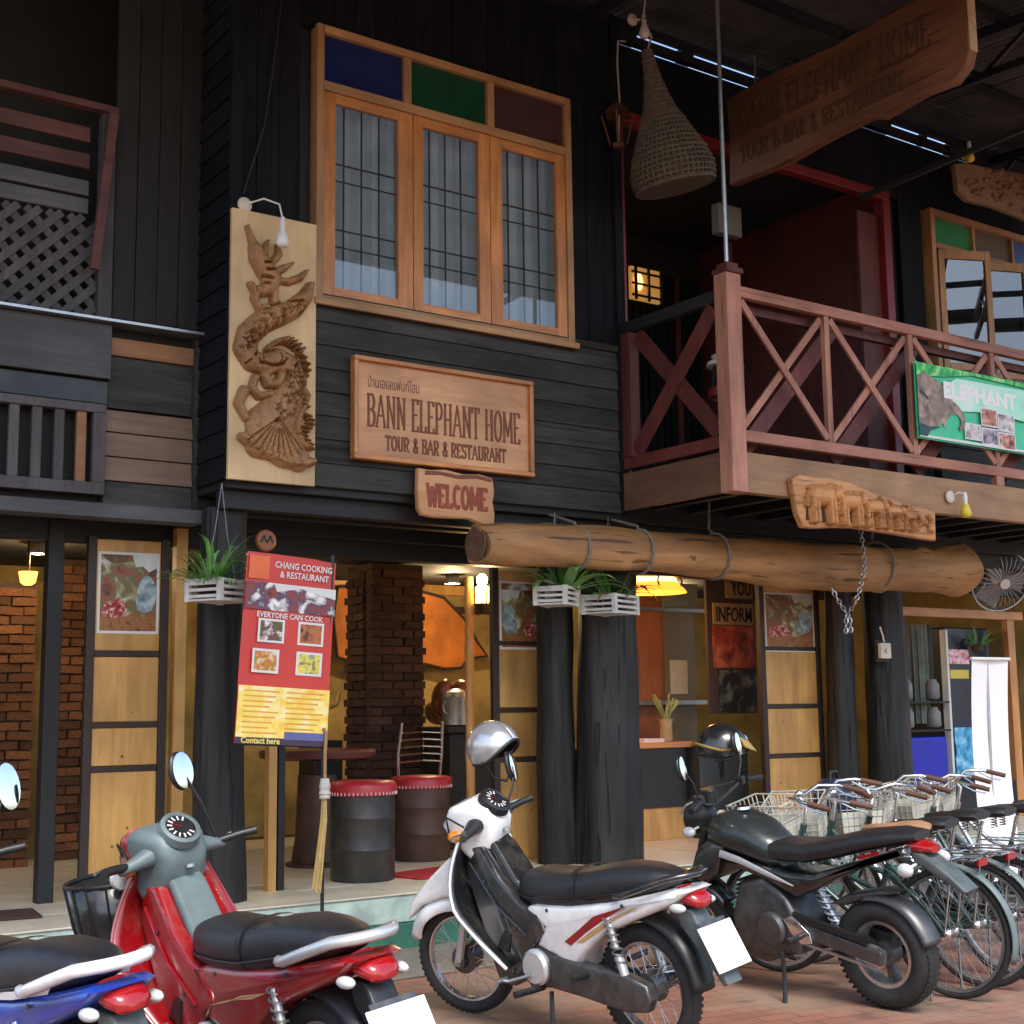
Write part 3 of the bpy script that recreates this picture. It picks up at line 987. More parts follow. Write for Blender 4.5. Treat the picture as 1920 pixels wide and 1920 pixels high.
# --- veranda behind the balcony
VY = .1
ob('veranda_back', MB().box(6.75, 10.1, 2.6, 2.65, 3.25, 6.4), m_ceil, RB)
for i in range(26):
    ob('back_slat', MB().box(7.55 + i * .095, 7.62 + i * .095, 2.55, 2.599, 3.25, 6.0), m_redd if i % 9 == 4 else m_vert, RB)
ob('veranda_ceiling', MB().box(6.73, 14, .14, 2.65, 6.36, 6.42), m_ceil, RB)
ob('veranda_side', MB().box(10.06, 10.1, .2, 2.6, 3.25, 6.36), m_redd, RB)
ob('red_jamb', MB().box(6.80, 6.86, VY - .04, VY + .04, 3.25, 6.14), m_redf, RB, bevel=.006)
ob('red_lintel', MB().box(6.80, 10.08, VY - .05, VY + .05, 6.141, 6.23), m_redf, RB, bevel=.006)
ob('red_jamb', MB().box(9.98, 10.08, VY - .05, VY + .06, 3.25, 6.14), m_redf, RB, bevel=.006)
ob('red_door_leaf', MB().box(9.70, 9.979, VY + .02, VY + .05, 3.25, 6.0), m_redd, RB, bevel=.004)
ob('red_door_leaf', MB().box(9.08, 9.16, 1.2, 1.24, 3.25, 5.9), m_redd, RB, bevel=.004)
x = 6.76
while x < 14:
    x1 = min(x + .158, 14)
    if x1 <= 10.1:
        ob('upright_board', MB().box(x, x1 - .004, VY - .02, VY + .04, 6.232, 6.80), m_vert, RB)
    elif x > 10.08 and (x1 < 10.62 or x > 12.9):
        ob('upright_board', MB().box(x, x1 - .004, VY - .02, VY + .04, 3.24, 6.80), m_vert, RB)
    else:
        ob('upright_board', MB().box(x, x1 - .004, VY - .02, VY + .04, 6.20, 6.80), m_vert, RB)
    x = x1
for i in range(8):
    z0, z1 = 3.25 + i * .16, 3.25 + (i + 1) * .16
    ob('clapboard', MB().hexa([(10.64, VY - .04, z0), (13.0, VY - .04, z0), (13.0, VY + .03, z0), (10.64, VY + .03, z0),
                               (10.64, VY - .02, z1 + .01), (13.0, VY - .02, z1 + .01), (13.0, VY + .03, z1 + .01), (10.64, VY + .03, z1 + .01)]), m_clap, RB)
# wall head: boards with open slots where daylight shows under the sheets
ob('wall_backing', MB().box(10.1, 13.2, VY + .045, VY + .08, 3.24, 4.52), m_dark, RB)
ob('wall_backing', MB().box(10.1, 10.66, VY + .045, VY + .08, 4.521, 6.8), m_dark, RB)
ob('head_blocker', MB().box(6.74, 14, .141, .16, 6.55, 6.84), m_dark, RB)
ob('head_filler', MB().box(6.98, 10.95, .02, .07, 6.801, 6.874), m_dark, RB)
for a, b in ((3.52, 6.98), (7.46, 7.6), (8.36, 10.1), (10.55, 10.62), (10.95, 14)):
    ob('wall_head', MB().box(a, b, .0, .08, 6.801, 6.90), m_dark, RB)
# casement window over the balcony
W2 = group_node('casement_window', RB)
a0, a1, c0, c1 = 10.64, 12.66, 4.53, 6.19
for u0, u1 in ((a0, a0 + .06), (a1 - .06, a1)):
    ob('frame_jamb', MB().box(u0, u1, VY - .07, VY + .05, c0, c1), m_framez, W2, bevel=.004)
for u0, u1 in ((c1 - .06, c1), (c0, c0 + .06), (5.80, 5.86)):
    ob('frame_rail', MB().box(a0 + .0602, a1 - .0602, VY - .07, VY + .05, u0, u1), m_framez, W2, bevel=.004)
for i, (nm, c) in enumerate((('pale_green', (.06, .30, .14)), ('grey_brown', (.16, .15, .12)), ('sky_blue', (.07, .14, .36)))):
    ob('coloured_pane', MB().box(a0 + .07 + i * .63, a0 + .67 + i * .63, VY - .01, VY, 5.861, c1 - .061), M('stained_glass_' + nm, c, .15, 0, .12, 4), W2)
    if i: ob('transom_bar', MB().box(a0 + .035 + i * .63, a0 + .069 + i * .63, VY - .05, VY + .03, 5.861, c1 - .061), m_framez, W2)
m_wglass = GLASS('casement_glass', (.25, .27, .26), 2.3)
for i in range(3):
    hx = a0 + .10 + i * .63
    Mx = Matrix.Translation((hx, VY - .03, 0)) @ Matrix.Rotation(R((-24, -21, -26)[i]), 4, 'Z')
    w = .54
    for u0, u1, v0, v1 in ((0, .06, c0 + .08, 5.79), (w - .06, w, c0 + .08, 5.79), (.0602, w - .0602, c0 + .08, c0 + .15), (.0602, w - .0602, 5.70, 5.79)):
        ob('casement_bar', MB(Mx).box(u0, u1, -.05, -.005, v0, v1), m_framez, W2, bevel=.004)
    ob('pane', MB(Mx).box(.058, w - .058, -.03, -.026, c0 + .148, 5.702), m_wglass, W2)
ob('room_back', MB().box(a0, a1, VY + .4, VY + .42, c0, c1), m_curt, W2)

# --- balcony
B = group_node('balcony', RB)
bx0, bx1, by = 6.69, 12.2, -1.15
ob('balcony_floor', MB().box(bx0 + .045, bx1, by + .045, .0, 3.16, 3.24), m_dark, B)
for i in range(14):
    ob('joist', MB().box(bx0 + .3 + i * .4, bx0 + .38 + i * .4, by + .05, .0, 3.0, 3.159), m_dark, B)
ob('fascia', MB().box(bx0 - .0, bx1, by - .04, by + .04, 2.965, 3.25), m_fasc, B, bevel=.006)
ob('fascia', MB().box(bx0 - .002, bx0 + .04, by + .041, .0 - .038, 2.965, 3.25), m_side, B, bevel=.006)
ob('corner_post', MB().box(bx0 - .012, bx0 + .13, by - .07, by + .06, 2.96, 4.52), m_redpz, B, bevel=.006)
ob('post_cap', MB().box(bx0 - .015, bx0 + .145, by - .085, by + .075, 4.521, 4.56).box(bx0 + .01, bx0 + .12, by - .06, by + .05, 4.561, 4.60), m_redd, B, bevel=.006)
yr = by - .005
ob('top_rail', MB().box(bx0 + .131, bx1, yr - .03, yr + .03, 4.37, 4.45), m_redp, B, bevel=.005)
ob('bottom_rail', MB().box(bx0 + .131, bx1, yr - .03, yr + .03, 3.33, 3.41), m_redp, B, bevel=.005)
studs = [bx0 + .13, 7.74, 8.70, 9.74, 10.75, 11.75]
for i, xs in enumerate(studs):
    if i: ob('stud', MB().box(xs - .027, xs + .027, yr - .022, yr + .022, 3.411, 4.369), m_redpz, B, bevel=.004)
    if i in (3, 5): ob('stud_foot', MB().box(xs - .05, xs + .05, yr - .03, yr + .03, 3.251, 3.329), m_redpz, B, bevel=.004)
for i in range(len(studs) - 1):
    xa, xb = studs[i] + .04, studs[i + 1] - .035
    ob('cross_brace', MB().beam((xa, yr - .012, 4.345), (xb, yr - .012, 3.435), .02, .055), m_redpz, B, bevel=.003)
    ob('cross_brace', MB().beam((xa, yr + .012, 3.435), (xb, yr + .012, 4.345), .02, .055), m_redpz, B, bevel=.003)
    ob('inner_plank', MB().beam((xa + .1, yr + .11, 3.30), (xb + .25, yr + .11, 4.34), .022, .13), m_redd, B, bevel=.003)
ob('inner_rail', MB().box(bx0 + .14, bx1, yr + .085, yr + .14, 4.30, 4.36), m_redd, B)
# side of the balcony, wide planks
xs = bx0 + .03
ob('side_rail', MB().box(xs - .03, xs + .03, by + .061, -.045, 4.33, 4.42), m_dark, B, bevel=.004)
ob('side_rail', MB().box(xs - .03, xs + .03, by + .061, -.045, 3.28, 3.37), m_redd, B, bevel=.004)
ob('side_post', MB().box(xs - .04, xs + .05, -.16, -.05, 3.371, 4.329), m_redd, B, bevel=.004)
ob('side_plank', MB().beam((xs - .012, by + .10, 4.30), (xs - .012, -.19, 3.40), .13, .02, up=(1, 0, 0)), m_redd, B, bevel=.003)
ob('side_plank', MB().beam((xs + .012, by + .10, 3.40), (xs + .012, -.19, 4.30), .13, .02, up=(1, 0, 0)), m_redd, B, bevel=.003)
ob('steel_pole', MB().cyl((bx0 + .065, by, 4.6), (bx0 + .065, by, 6.75), .016, 10), m_steel, B)

# --- roof over the street side
RF = group_node('roof', RB)
m_sheet = M('grey_roof_sheet', (.12, .13, .14), .45, .5, .35, 3, .1, 30)
m_rust = M('painted_truss_steel', (.02, .022, .028), .5, .3, .3, 12)
def roof_z(y): return 6.99 + (y - .1) * .085
RY0, RY1 = -5.05, .1
for i in range(19):
    xa = -1.8 + i * .86
    ya = RY0 if i < 15 else -3.2
    ob('roof_sheet', MB().grid(55, 2, lambda u, v, xa=xa, i=i, ya=ya: (xa + .9 * u, ya + (RY1 - ya) * v, roof_z(ya + (RY1 - ya) * v) + .012 * math.sin(u * 12 * 2 * PI) + .006 * (i % 2))), m_sheet, RF, ang=60)
for j in range(6):
    y = -4.9 + j * .98
    ob('purlin', MB().box(-1.8, 14.4, y - .025, y + .025, roof_z(y) - .09, roof_z(y) - .022), m_rust, RF)
for i in range(6):
    x = 1.2 + i * 2.6
    a, b = (x, -4.95, roof_z(-4.95) - .13), (x, .0, roof_z(0) - .13)
    ob('rafter', MB().beam(a, b, .05, .08), m_rust, RF)
    if i >= 3:
        ob('truss_chord', MB().beam((x, -4.95, 6.18), (x, .0, 6.45), .05, .06), m_rust, RF)
        for k in range(5):
            y = -4.7 + k * .98
            ob('truss_web', MB().beam((x, y, 6.2 + (y + 4.95) * .054), (x, y + .49, roof_z(y + .49) - .17), .03, .035), m_rust, RF)
            ob('truss_web', MB().beam((x, y + .49, roof_z(y + .49) - .17), (x, y + .95, 6.2 + (y + 5.9) * .054), .03, .035), m_rust, RF)
ob('edge_beam', MB().box(-1.8, 14.4, -5.06, -4.98, roof_z(-5) - .16, roof_z(-5) - .03), m_rust, RF)
ob('eaves_bracket', MB().beam((9.6, .0, 6.05), (10.9, -1.9, 6.75), .04, .05), m_rust, RF)

# ================================================================ the house on the left
LH = T('neighbouring_house', 'weathered grey timber house front with lattice and slatted railing at the left edge', 'building', (1.8, 1, 0))
y0 = .5
m_brnz = WOOD('brown_black_uprights', (.006, .005, .005), (.02, .016, .014), 'z', 4, .68, .4, .25)
for i in range(4):
    ob('upright_board', MB().box(2.92 + i * .147, 3.063 + i * .147, y0 + .02 - .004 * (i % 2), y0 + .06, 4.02, 7.2), m_brnz, LH, bevel=.003)
for u in ((.3, 3.49, y0 + .07, y0 + .1, 2.75, 4.0), (.3, 3.49, y0 + .9, y0 + .95, 4.0, 7.2), (3.44, 3.49, y0 + .07, y0 + .9, 4.0, 7.2)):
    ob('backing', MB().box(*u), m_ceil, LH)
ob('top_rail', MB().box(.3, 2.90, y0 - .06, y0 + .02, 5.36, 5.405), m_redslat, LH, bevel=.004)
for zc, mt in ((5.20, m_redslat), (5.02, m_redslat), (4.84, m_grey), (4.72, m_grey)):
    ob('slat', MB().box(.3, 2.74, y0 + .0, y0 + .03, zc - .05, zc + .05), mt, LH, bevel=.004)
ob('post', MB().box(2.81, 2.90, y0 - .03, y0 + .06, 4.0, 5.36), m_greyz, LH, bevel=.005)
ob('strut', MB().beam((2.86, y0 - .09, 5.34), (2.76, y0 - .09, 4.28), .04, .06, up=(1, 0, 0)), m_redslat, LH, bevel=.004)
lx0, lx1, lz0, lz1 = .9, 2.80, 4.0, 4.65
def lattice(sgn, y):
    t = lx0 - 1
    while t < lx1 + 1:
        # line x = t + sgn*(z-lz0), clipped to the panel
        pts = []
        za, zb = lz0, lz1
        xa, xb = t, t + sgn * (zb - za)
        def clip(xc):
            return za + (xc - t) * sgn
        lo, hi = za, zb
        for xc in (lx0, lx1):
            zc = clip(xc)
            inside_lo = lx0 <= t + sgn * (lo - za) <= lx1
            if lo < zc < hi:
                if inside_lo: hi = zc
                else: lo = zc
        xm = t + sgn * ((lo + hi) / 2 - za)
        if lx0 < xm < lx1 and hi - lo > .05:
            ob('lattice_strip', MB().beam((t + sgn * (lo - za), y, lo), (t + sgn * (hi - za), y, hi), .012, .05, up=(0, 1, 0) if False else (0, 0, 1)), m_greyz, LH)
        t += .135
lattice(1, y0 + .01)
lattice(-1, y0 + .026)
ob('ledge', MB().hexa([(.3, y0 - .12, 3.955), (3.54, y0 - .12, 3.955), (3.54, y0 + .06, 3.955), (.3, y0 + .06, 3.955), (.3, y0 - .12, 3.972), (3.54, y0 - .12, 3.972), (3.54, y0 + .06, 3.998), (.3, y0 + .06, 3.998)]), m_steel, LH)
ob('broad_panel', MB().box(.3, 2.90, y0 - .05, y0 - .02, 3.60, 3.95), m_grey, LH, bevel=.004)
ob('panel_rail', MB().box(.3, 2.90, y0 + .0, y0 + .04, 3.445, 3.59), M('blue_grey_board', (.055, .07, .08), .7, 0, .3, 5, .3), LH, bevel=.004)
ob('strip', MB().box(2.905, 3.47, y0 + .0, y0 + .03, 3.77, 3.885), m_ply, LH, bevel=.004)
ob('dark_panel', MB().box(2.905, 3.47, y0 + .02, y0 + .04, 3.43, 3.765), m_clap, LH, bevel=.004)
for i, (a, b, mt) in enumerate(((3.272, 3.412, m_tan), (3.115, 3.268, m_tan), (2.958, 3.111, m_tan), (2.80, 2.954, m_clap))):
    ob('lap_board', MB().hexa([(2.885, y0 - .012, a), (3.47, y0 - .012, a), (3.47, y0 + .05, a), (2.885, y0 + .05, a), (2.885, y0 + .008, b), (3.47, y0 + .008, b), (3.47, y0 + .05, b), (2.885, y0 + .05, b)]), mt, LH, bevel=.003)
ob('corner_post', MB().box(3.472, 3.50, y0 - .03, y0 + .06, 2.75, 3.95), m_clap, LH)
for u in ((.3, 2.88, y0 - .05, y0 + .02, 3.375, 3.43), (.3, 2.88, y0 - .05, y0 + .02, 2.855, 2.93), (2.80, 2.88, y0 - .048, y0 + .018, 2.931, 3.374)):
    ob('railing_frame', MB().box(*u), m_greyz, LH, bevel=.004)
for i in range(12):
    xs = 2.73 - i * .137
    ob('railing_slat', MB().box(xs - .03, xs + .03, y0 - .035, y0 + .005, 2.931, 3.374), m_ply if i == 0 else m_greyz, LH, bevel=.004)
ob('base_beam', MB().box(.3, 3.52, y0 - .08, y0 + .09, 2.71, 2.80), m_grey, LH, bevel=.006)
ob('soffit', MB().box(.3, 3.50, y0 + .091, 1.1, 2.76, 2.80), m_ceil, LH)

ob('rim_beam', MB().box(6.75, 14, .02, .09, 2.946, 3.24), m_dark, RB)
# ================================================================ signs on the front
def front(X0, Y, Z0):
    return lambda x, y, d: (X0 + x, Y - d, Z0 + y)
m_sgn = WOOD('salmon_sign_wood', (.50, .25, .115), (.68, .385, .19), 'x', 3, .5, .2, .04)
m_cut = M('burnt_letter_cut', (.20, .07, .04), .7, 0, .25, 20)
S1 = T('restaurant_sign', 'framed reddish wooden board carved BANN ELEPHANT HOME TOUR & BAR & RESTAURANT under the big window', 'sign', (5.08, -.05, 3.14))
sx0, sx1, sz0, sz1 = 4.35, 5.82, 3.145, 3.845
ob('board', MB().box(sx0 + .03, sx1 - .03, -.058, -.025, sz0 + .03, sz1 - .03), m_sgn, S1)
ob('frame_rail', MB().box(sx0, sx1, -.095, -.026, sz1 - .032, sz1), m_teak, S1, bevel=.006)
ob('frame_rail', MB().box(sx0, sx1, -.095, -.026, sz0, sz0 + .032), m_teak, S1, bevel=.006)
ob('frame_stile', MB().box(sx0 + .001, sx0 + .032, -.094, -.026, sz0 + .0325, sz1 - .0325), m_teakz, S1, bevel=.006)
ob('frame_stile', MB().box(sx1 - .032, sx1 - .001, -.094, -.026, sz0 + .0325, sz1 - .0325), m_teakz, S1, bevel=.006)
ob('lettering', carved('BANN ELEPHANT HOME', 1.26, .215, front(sx0 + .115, -.058, sz0 + .235), .075), m_cut, S1)
ob('lettering', carved('TOUR & BAR & RESTAURANT', .99, .095, front(sx0 + .255, -.058, sz0 + .085), .13), m_cut, S1)
ob('lettering', text_mb('บ้านเอเลแฟนท์โฮม', .10, front(sx0 + .12, -.058, sz0 + .50), .002, width=.40), m_cut, S1)

S2 = T('welcome_sign', 'small rough edged wooden board carved WELCOME hanging below the framed sign', 'sign', (5.14, -.08, 2.77))
wb = [(4.83, 3.12), (4.93, 3.115), (5.05, 3.128), (5.2, 3.108), (5.33, 3.12), (5.44, 3.10), (5.455, 3.0), (5.44, 2.93), (5.455, 2.85), (5.45, 2.76), (5.36, 2.765), (5.24, 2.80), (5.1, 2.795), (4.95, 2.79), (4.86, 2.80), (4.832, 2.84), (4.825, 2.95)]
m_wel = WOOD('warm_welcome_wood', (.50, .24, .10), (.66, .36, .17), 'x', 3, .5, .3, .04)
ob('board', MB().puff(wb, .028, .014, -.085), m_wel, S2, ang=40)
ob('lettering', carved('WELCOME', .50, .15, front(4.895, -.1125, 2.865), .16), M('red_brown_letter', (.30, .07, .035), .7, 0, .2, 20), S2)
ob('bark_edge', MB().puff([(4.88, 3.075), (5.0, 3.085), (5.15, 3.07), (5.3, 3.085), (5.42, 3.07), (5.43, 3.09), (5.3, 3.11), (5.15, 3.095), (5.0, 3.108), (4.88, 3.105)], .006, .004, -.114), m_cut, S2)

# carved relief: heights drawn as strokes
def relief(w, h, nx, nz, strokes, base, name, mat, parent, X0, Y0, Z0, seed=1, rough=.0025, lift=1.7):
    xs, zs = np.meshgrid(np.linspace(0, w, nx), np.linspace(0, h, nz), indexing='ij')
    H = np.zeros_like(xs)
    for pts, rad, hgt in strokes:
        pts = np.array(pts, float)
        rr = np.array(rad if isinstance(rad, (list, tuple)) else [rad] * len(pts), float)
        for i in range(len(pts) - 1):
            a, b = pts[i], pts[i + 1]
            d = b - a
            L2 = max(1e-9, (d ** 2).sum())
            t = np.clip(((xs - a[0]) * d[0] + (zs - a[1]) * d[1]) / L2, 0, 1)
            dist = np.hypot(xs - a[0] - t * d[0], zs - a[1] - t * d[1])
            r_ = rr[i] + (rr[i + 1] - rr[i]) * t
            q = np.clip(1 - (dist / r_) ** 2, 0, None) ** .5 * abs(hgt)
            if hgt > 0: H = np.maximum(H, q)
            else: H = np.where(H > .004, np.maximum(.004, H - q), H)
    rg = np.random.default_rng(seed)
    H = H * lift
    H2 = H + rg.normal(0, rough, H.shape) * (H > .004)
    idx = -np.ones(H.shape, int)
    keep = H > .003
    k2 = keep.copy()
    k2[:-1] |= keep[1:]; k2[1:] |= keep[:-1]; k2[:, :-1] |= keep[:, 1:]; k2[:, 1:] |= keep[:, :-1]
    idx[k2] = np.arange(k2.sum())
    vs = [(X0 + x, Y0 - (hh if kk else -.002), Z0 + zz) for x, zz, hh, kk in zip(xs[k2], zs[k2], H2[k2], keep[k2])]
    fs = []
    for i in range(nx - 1):
        for j in range(nz - 1):
            q = (idx[i, j], idx[i + 1, j], idx[i + 1, j + 1], idx[i, j + 1])
            if min(q) >= 0: fs.append(tuple(int(v) for v in q))
    mb = MB()
    mb.add(vs, fs)
    return ob(name, mb, mat, parent, ang=70)
DP = T('dragon_panel', 'tall pale wooden panel carved with a coiling dragon beside the big window', 'carving', (3.78, -.05, 2.94))
dx0, dz0, dw, dh = 3.478, 2.937, .602, 1.755
m_pale = WOOD('pale_yellow_panel', (.56, .39, .19), (.70, .52, .28), 'z', 2, .6, .15, .04)
m_carv = WOOD('carved_orange_wood', (.27, .135, .055), (.46, .25, .105), 'z', 3, .5, .4, .04, crack=.3)
ob('board', MB().box(dx0, dx0 + dw, -.06, -.026, dz0, dz0 + dh), m_pale, DP, bevel=.004)
def dz(*pts): return [((x - 100) / 510 * dw, (1815 - y) / 1665 * dh) for x, y in pts]
U = dw / 510
ds = []
ds.append((dz((560, 560), (530, 640), (470, 720), (380, 780), (280, 840), (200, 930), (180, 1020), (220, 1090), (300, 1100), (380, 1060), (440, 1090), (470, 1180), (440, 1290), (380, 1400), (330, 1480)), [u * U for u in (22, 45, 55, 60, 66, 68, 66, 60, 62, 66, 70, 78, 92, 118, 140)], .05))
ds.append((dz((330, 1480), (300, 1560), (260, 1600)), [130 * U, 110 * U, 70 * U], .05))
ds.append((dz((330, 1500), (420, 1600), (500, 1660)), [130 * U, 110 * U, 70 * U], .05))
ds.append((dz((170, 1560), (230, 1610), (320, 1650), (430, 1690), (520, 1690), (575, 1670)), 26 * U, .055))
ds.append((dz((230, 390), (250, 450), (290, 500), (330, 560), (310, 620), (270, 650)), [u * U for u in (36, 52, 62, 60, 48, 34)], .05))
for p in (((300, 470), (280, 400), (300, 330)), ((250, 420), (215, 350), (180, 260)), ((340, 520), (400, 480), (450, 440)), ((350, 560), (430, 560), (500, 520), (540, 470)),
          ((300, 620), (350, 640), (340, 700), (370, 700)), ((250, 640), (230, 700), (260, 760), (300, 730)), ((210, 620), (230, 680)), ((330, 460), (370, 400), (360, 340))):
    ds.append((dz(*p), [22 * U] * (len(p) - 1) + [9 * U], .035))
ds.append((dz((330, 1130), (290, 1170), (310, 1220), (370, 1210), (390, 1160)), 26 * U, .045))
ds.append((dz((240, 1190), (220, 1260), (260, 1300), (330, 1280)), [22 * U] * 4, .04))
ds.append((dz((180, 1280), (150, 1360), (190, 1440)), [34 * U, 30 * U, 24 * U], .03))
ds.append((dz((510, 1200), (550, 1260), (530, 1330), (500, 1400), (490, 1480), (520, 1560), (560, 1580)), 20 * U, .035))
rr = random.Random(5)
for i in range(9):
    t = i / 8
    ds.append((dz((250 + 210 * t, 930 - 80 * math.sin(t * 2.2)), (265 + 210 * t, 965 - 80 * math.sin(t * 2.2))), 9 * U, -.03))
    ds.append((dz((300 + 190 * t, 1010 - 60 * math.sin(t * 3)), (318 + 190 * t, 985 - 60 * math.sin(t * 3))), 12 * U, .062))
    ds.append((dz((520 + 30 * math.sin(i), 1380 + 25 * i), (560 + 20 * math.sin(i), 1395 + 25 * i)), 7 * U, .05))
    ds.append((dz((490 + 25 * math.sin(i * .9), 1010 + 38 * i), (530 + 25 * math.sin(i * .9), 1030 + 38 * i)), 9 * U, .045))
for i in range(26):
    x, y = rr.uniform(180, 480), rr.uniform(830, 1100)
    ds.append((dz((x, y), (x + rr.uniform(-18, 18), y + 22)), 6 * U, -.02))
for i in range(10):
    a = R(40 + i * 10)
    ds.append((dz((360, 1430), (360 - 230 * math.cos(a), 1430 + 230 * math.sin(a) * 1.05)), 5 * U, -.012))
for p in (((270, 480), (310, 470)), ((285, 520), (330, 510)), ((270, 560), (320, 570)), ((250, 600), (300, 605)), ((400, 620), (470, 600)), ((470, 640), (520, 600)), ((420, 690), (500, 680)), ((255, 1105), (330, 1110), (390, 1090))):
    ds.append((dz(*p), 8 * U, -.03))
bp_ = dz((470, 720), (380, 780), (280, 840), (200, 930), (180, 1020), (440, 1090), (470, 1180), (440, 1290), (380, 1400))
for i in range(150):                                # scales cut with a gouge along the body
    a, b = bp_[i % 8], bp_[i % 8 + 1]
    if i % 8 == 4: continue
    t_ = rr.random()
    x_, z_ = a[0] + (b[0] - a[0]) * t_ + rr.uniform(-.06, .06), a[1] + (b[1] - a[1]) * t_ + rr.uniform(-.05, .05)
    ds.append(([(x_ - .012, z_ + .008), (x_, z_ - .006), (x_ + .012, z_ + .008)], .0055, -.009))
relief(dw, dh, 130, 380, ds, 0, 'dragon_relief', m_carv, DP, dx0, -.058, dz0)

EP = T('elephant_plaque', 'live edge wooden plaque carved with a row of walking elephants on the balcony fascia', 'carving', (8.0, -1.22, 2.73))
m_eleph = WOOD('bright_orange_carving', (.38, .16, .055), (.60, .30, .11), 'x', 3, .5, .4, .04, crack=.4)
ep = [(7.22, 3.08), (7.3, 3.125), (7.45, 3.115), (7.62, 3.13), (7.85, 3.11), (8.05, 3.06), (8.3, 3.03), (8.5, 2.985), (8.66, 2.985), (8.79, 2.955), (8.785, 2.85), (8.78, 2.735), (8.6, 2.74), (8.35, 2.755), (8.1, 2.765), (7.85, 2.775), (7.65, 2.765), (7.45, 2.745), (7.32, 2.745), (7.26, 2.85), (7.24, 2.97)]
ob('slab', MB().puff(ep, .03, .014, -1.225), m_eleph, EP, ang=40)
ob('leg_gap_shade', MB().puff([(7.34, 2.80), (7.36, 3.04), (7.6, 3.05), (7.9, 3.02), (8.2, 2.97), (8.44, 2.93), (8.46, 2.79), (8.1, 2.80), (7.8, 2.81), (7.5, 2.79)], .003, .002, -1.2545), M('painted_gap_shade', (.05, .02, .01), .8, 0, .4, 30), EP)  # dark patch painted as the shade in the gaps between the legs
es = []
for i, (x, sc_) in enumerate(((.27, 1.15), (.56, 1.0), (.81, .86), (1.02, .74), (1.20, .62))):
    zb = .055
    hb = .235 * sc_
    es.append(([(x - .05 * sc_, zb + hb * .72), (x + .05 * sc_, zb + hb * .74)], .07 * sc_, .05))
    es.append(([(x + .10 * sc_, zb + hb * .86), (x + .12 * sc_, zb + hb * .8)], .055 * sc_, .05))
    es.append(([(x + .15 * sc_, zb + hb * .75), (x + .165 * sc_, zb + hb * .5), (x + .155 * sc_, zb + hb * .25)], [.026 * sc_, .018 * sc_, .011 * sc_], .045))
    for lx in (-.10, -.066, .052, .086):
        es.append(([(x + lx * sc_, zb + hb * .6), (x + (lx + .008) * sc_, zb)], [.018 * sc_, .015 * sc_], .042))
    es.append(([(x + .085 * sc_, zb + hb * .95), (x + .07 * sc_, zb + hb * .72)], .012 * sc_, -.02))
    es.append(([(x - .13 * sc_, zb + hb * .7), (x - .14 * sc_, zb + hb * .4)], .009, .03))
for i in range(20):
    x = rr.uniform(.12, 1.3)
    top = .36 - .12 * max(0, x - .7)
    es.append(([(x, top - .03 - rr.uniform(0, .05)), (x + rr.uniform(-.05, .05), top - .05 - rr.uniform(0, .05))], rr.uniform(.008, .016), .02))
for i in range(22):
    x, zz = rr.uniform(1.3, 1.5), rr.uniform(.05, .2)
    es.append(([(x, zz), (x + rr.uniform(-.03, .03), zz + rr.uniform(0, .04))], .008, .018))
relief(1.56, .40, 270, 72, es, 0, 'elephant_relief', m_eleph, EP, 7.225, -1.253, 2.735, 3, .0015)

HS = T('hanging_sign', 'long thick carved wooden sign hanging crosswise under the street roof', 'sign', (8.0, -1.2, 5.8))
m_slab = WOOD('reddish_brown_slab', (.13, .055, .028), (.25, .115, .06), 'y', 2.5, .6, .5, .04, crack=.5)
hs = [(.0, 5.82), (-.02, 6.2), (.0, 6.58), (-.5, 6.60), (-1.2, 6.57), (-1.8, 6.60), (-2.38, 6.57), (-2.40, 6.2), (-2.40, 6.02), (-2.37, 5.93), (-2.25, 5.845), (-2.0, 5.86), (-1.6, 5.82), (-1.5, 5.865), (-1.1, 5.85), (-.6, 5.80), (-.2, 5.815)]
_rot = Matrix.Translation((8.0, 0, 0)) @ Matrix.Rotation(R(90), 4, 'Z')
ob('slab', MB(_rot).puff([(a, b) for a, b in hs], .05, .02, 0), m_slab, HS, ang=40)
ob('end_grain', MB().box(7.96, 8.04, -2.408, -2.398, 6.03, 6.545), M('pale_sawn_end', (.62, .5, .34), .6, 0, .15, 20), HS)
def sidef(Y0, Z0):
    return lambda x, y, d: (7.949 - d, Y0 - x, Z0 + y)
m_cutg = M('grey_weathered_letters', (.10, .055, .034), .7, 0, .3, 20)
ob('lettering', carved('BANN ELEPHANT HOME', 1.95, .24, sidef(-.15, 6.2), .08, .008), m_cutg, HS)
ob('lettering', carved('TOUR & BAR & RESTAURANT', 1.7, .14, sidef(-.15, 5.96), .10, .008), m_cutg, HS)
for y in (-.3, -2.1):
    ob('hanger', MB().cyl((8.0, y, 6.58), (8.0, y, 6.86), .008, 6), m_steel, HS)

US = T('upper_carved_sign', 'weathered carved board above the casement window at the right edge', 'sign', (11.2, -.4, 6.1))
ob('board', MB().puff([(10.43, 6.42), (10.6, 6.47), (11.0, 6.50), (11.5, 6.56), (12.1, 6.6), (12.1, 6.1), (11.6, 6.09), (11.0, 6.12), (10.6, 6.10), (10.46, 6.16)], .03, .012, -.4), WOOD('grey_brown_old_board', (.16, .095, .05), (.30, .19, .10), 'x', 3, .65, .4, .04), US, ang=40)
us = []
for i in range(60):
    x, zz = rr.uniform(.1, 1.5), rr.uniform(.06, .36)
    us.append(([(x, zz), (x + rr.uniform(-.06, .06), zz + rr.uniform(-.05, .05))], rr.uniform(.012, .025), .02))
relief(1.6, .42, 130, 36, us, 0, 'relief', WOOD('grey_brown_carving', (.14, .075, .04), (.26, .16, .085), 'x', 3, .65, .4, .04), US, 10.45, -.428, 6.12, 4)

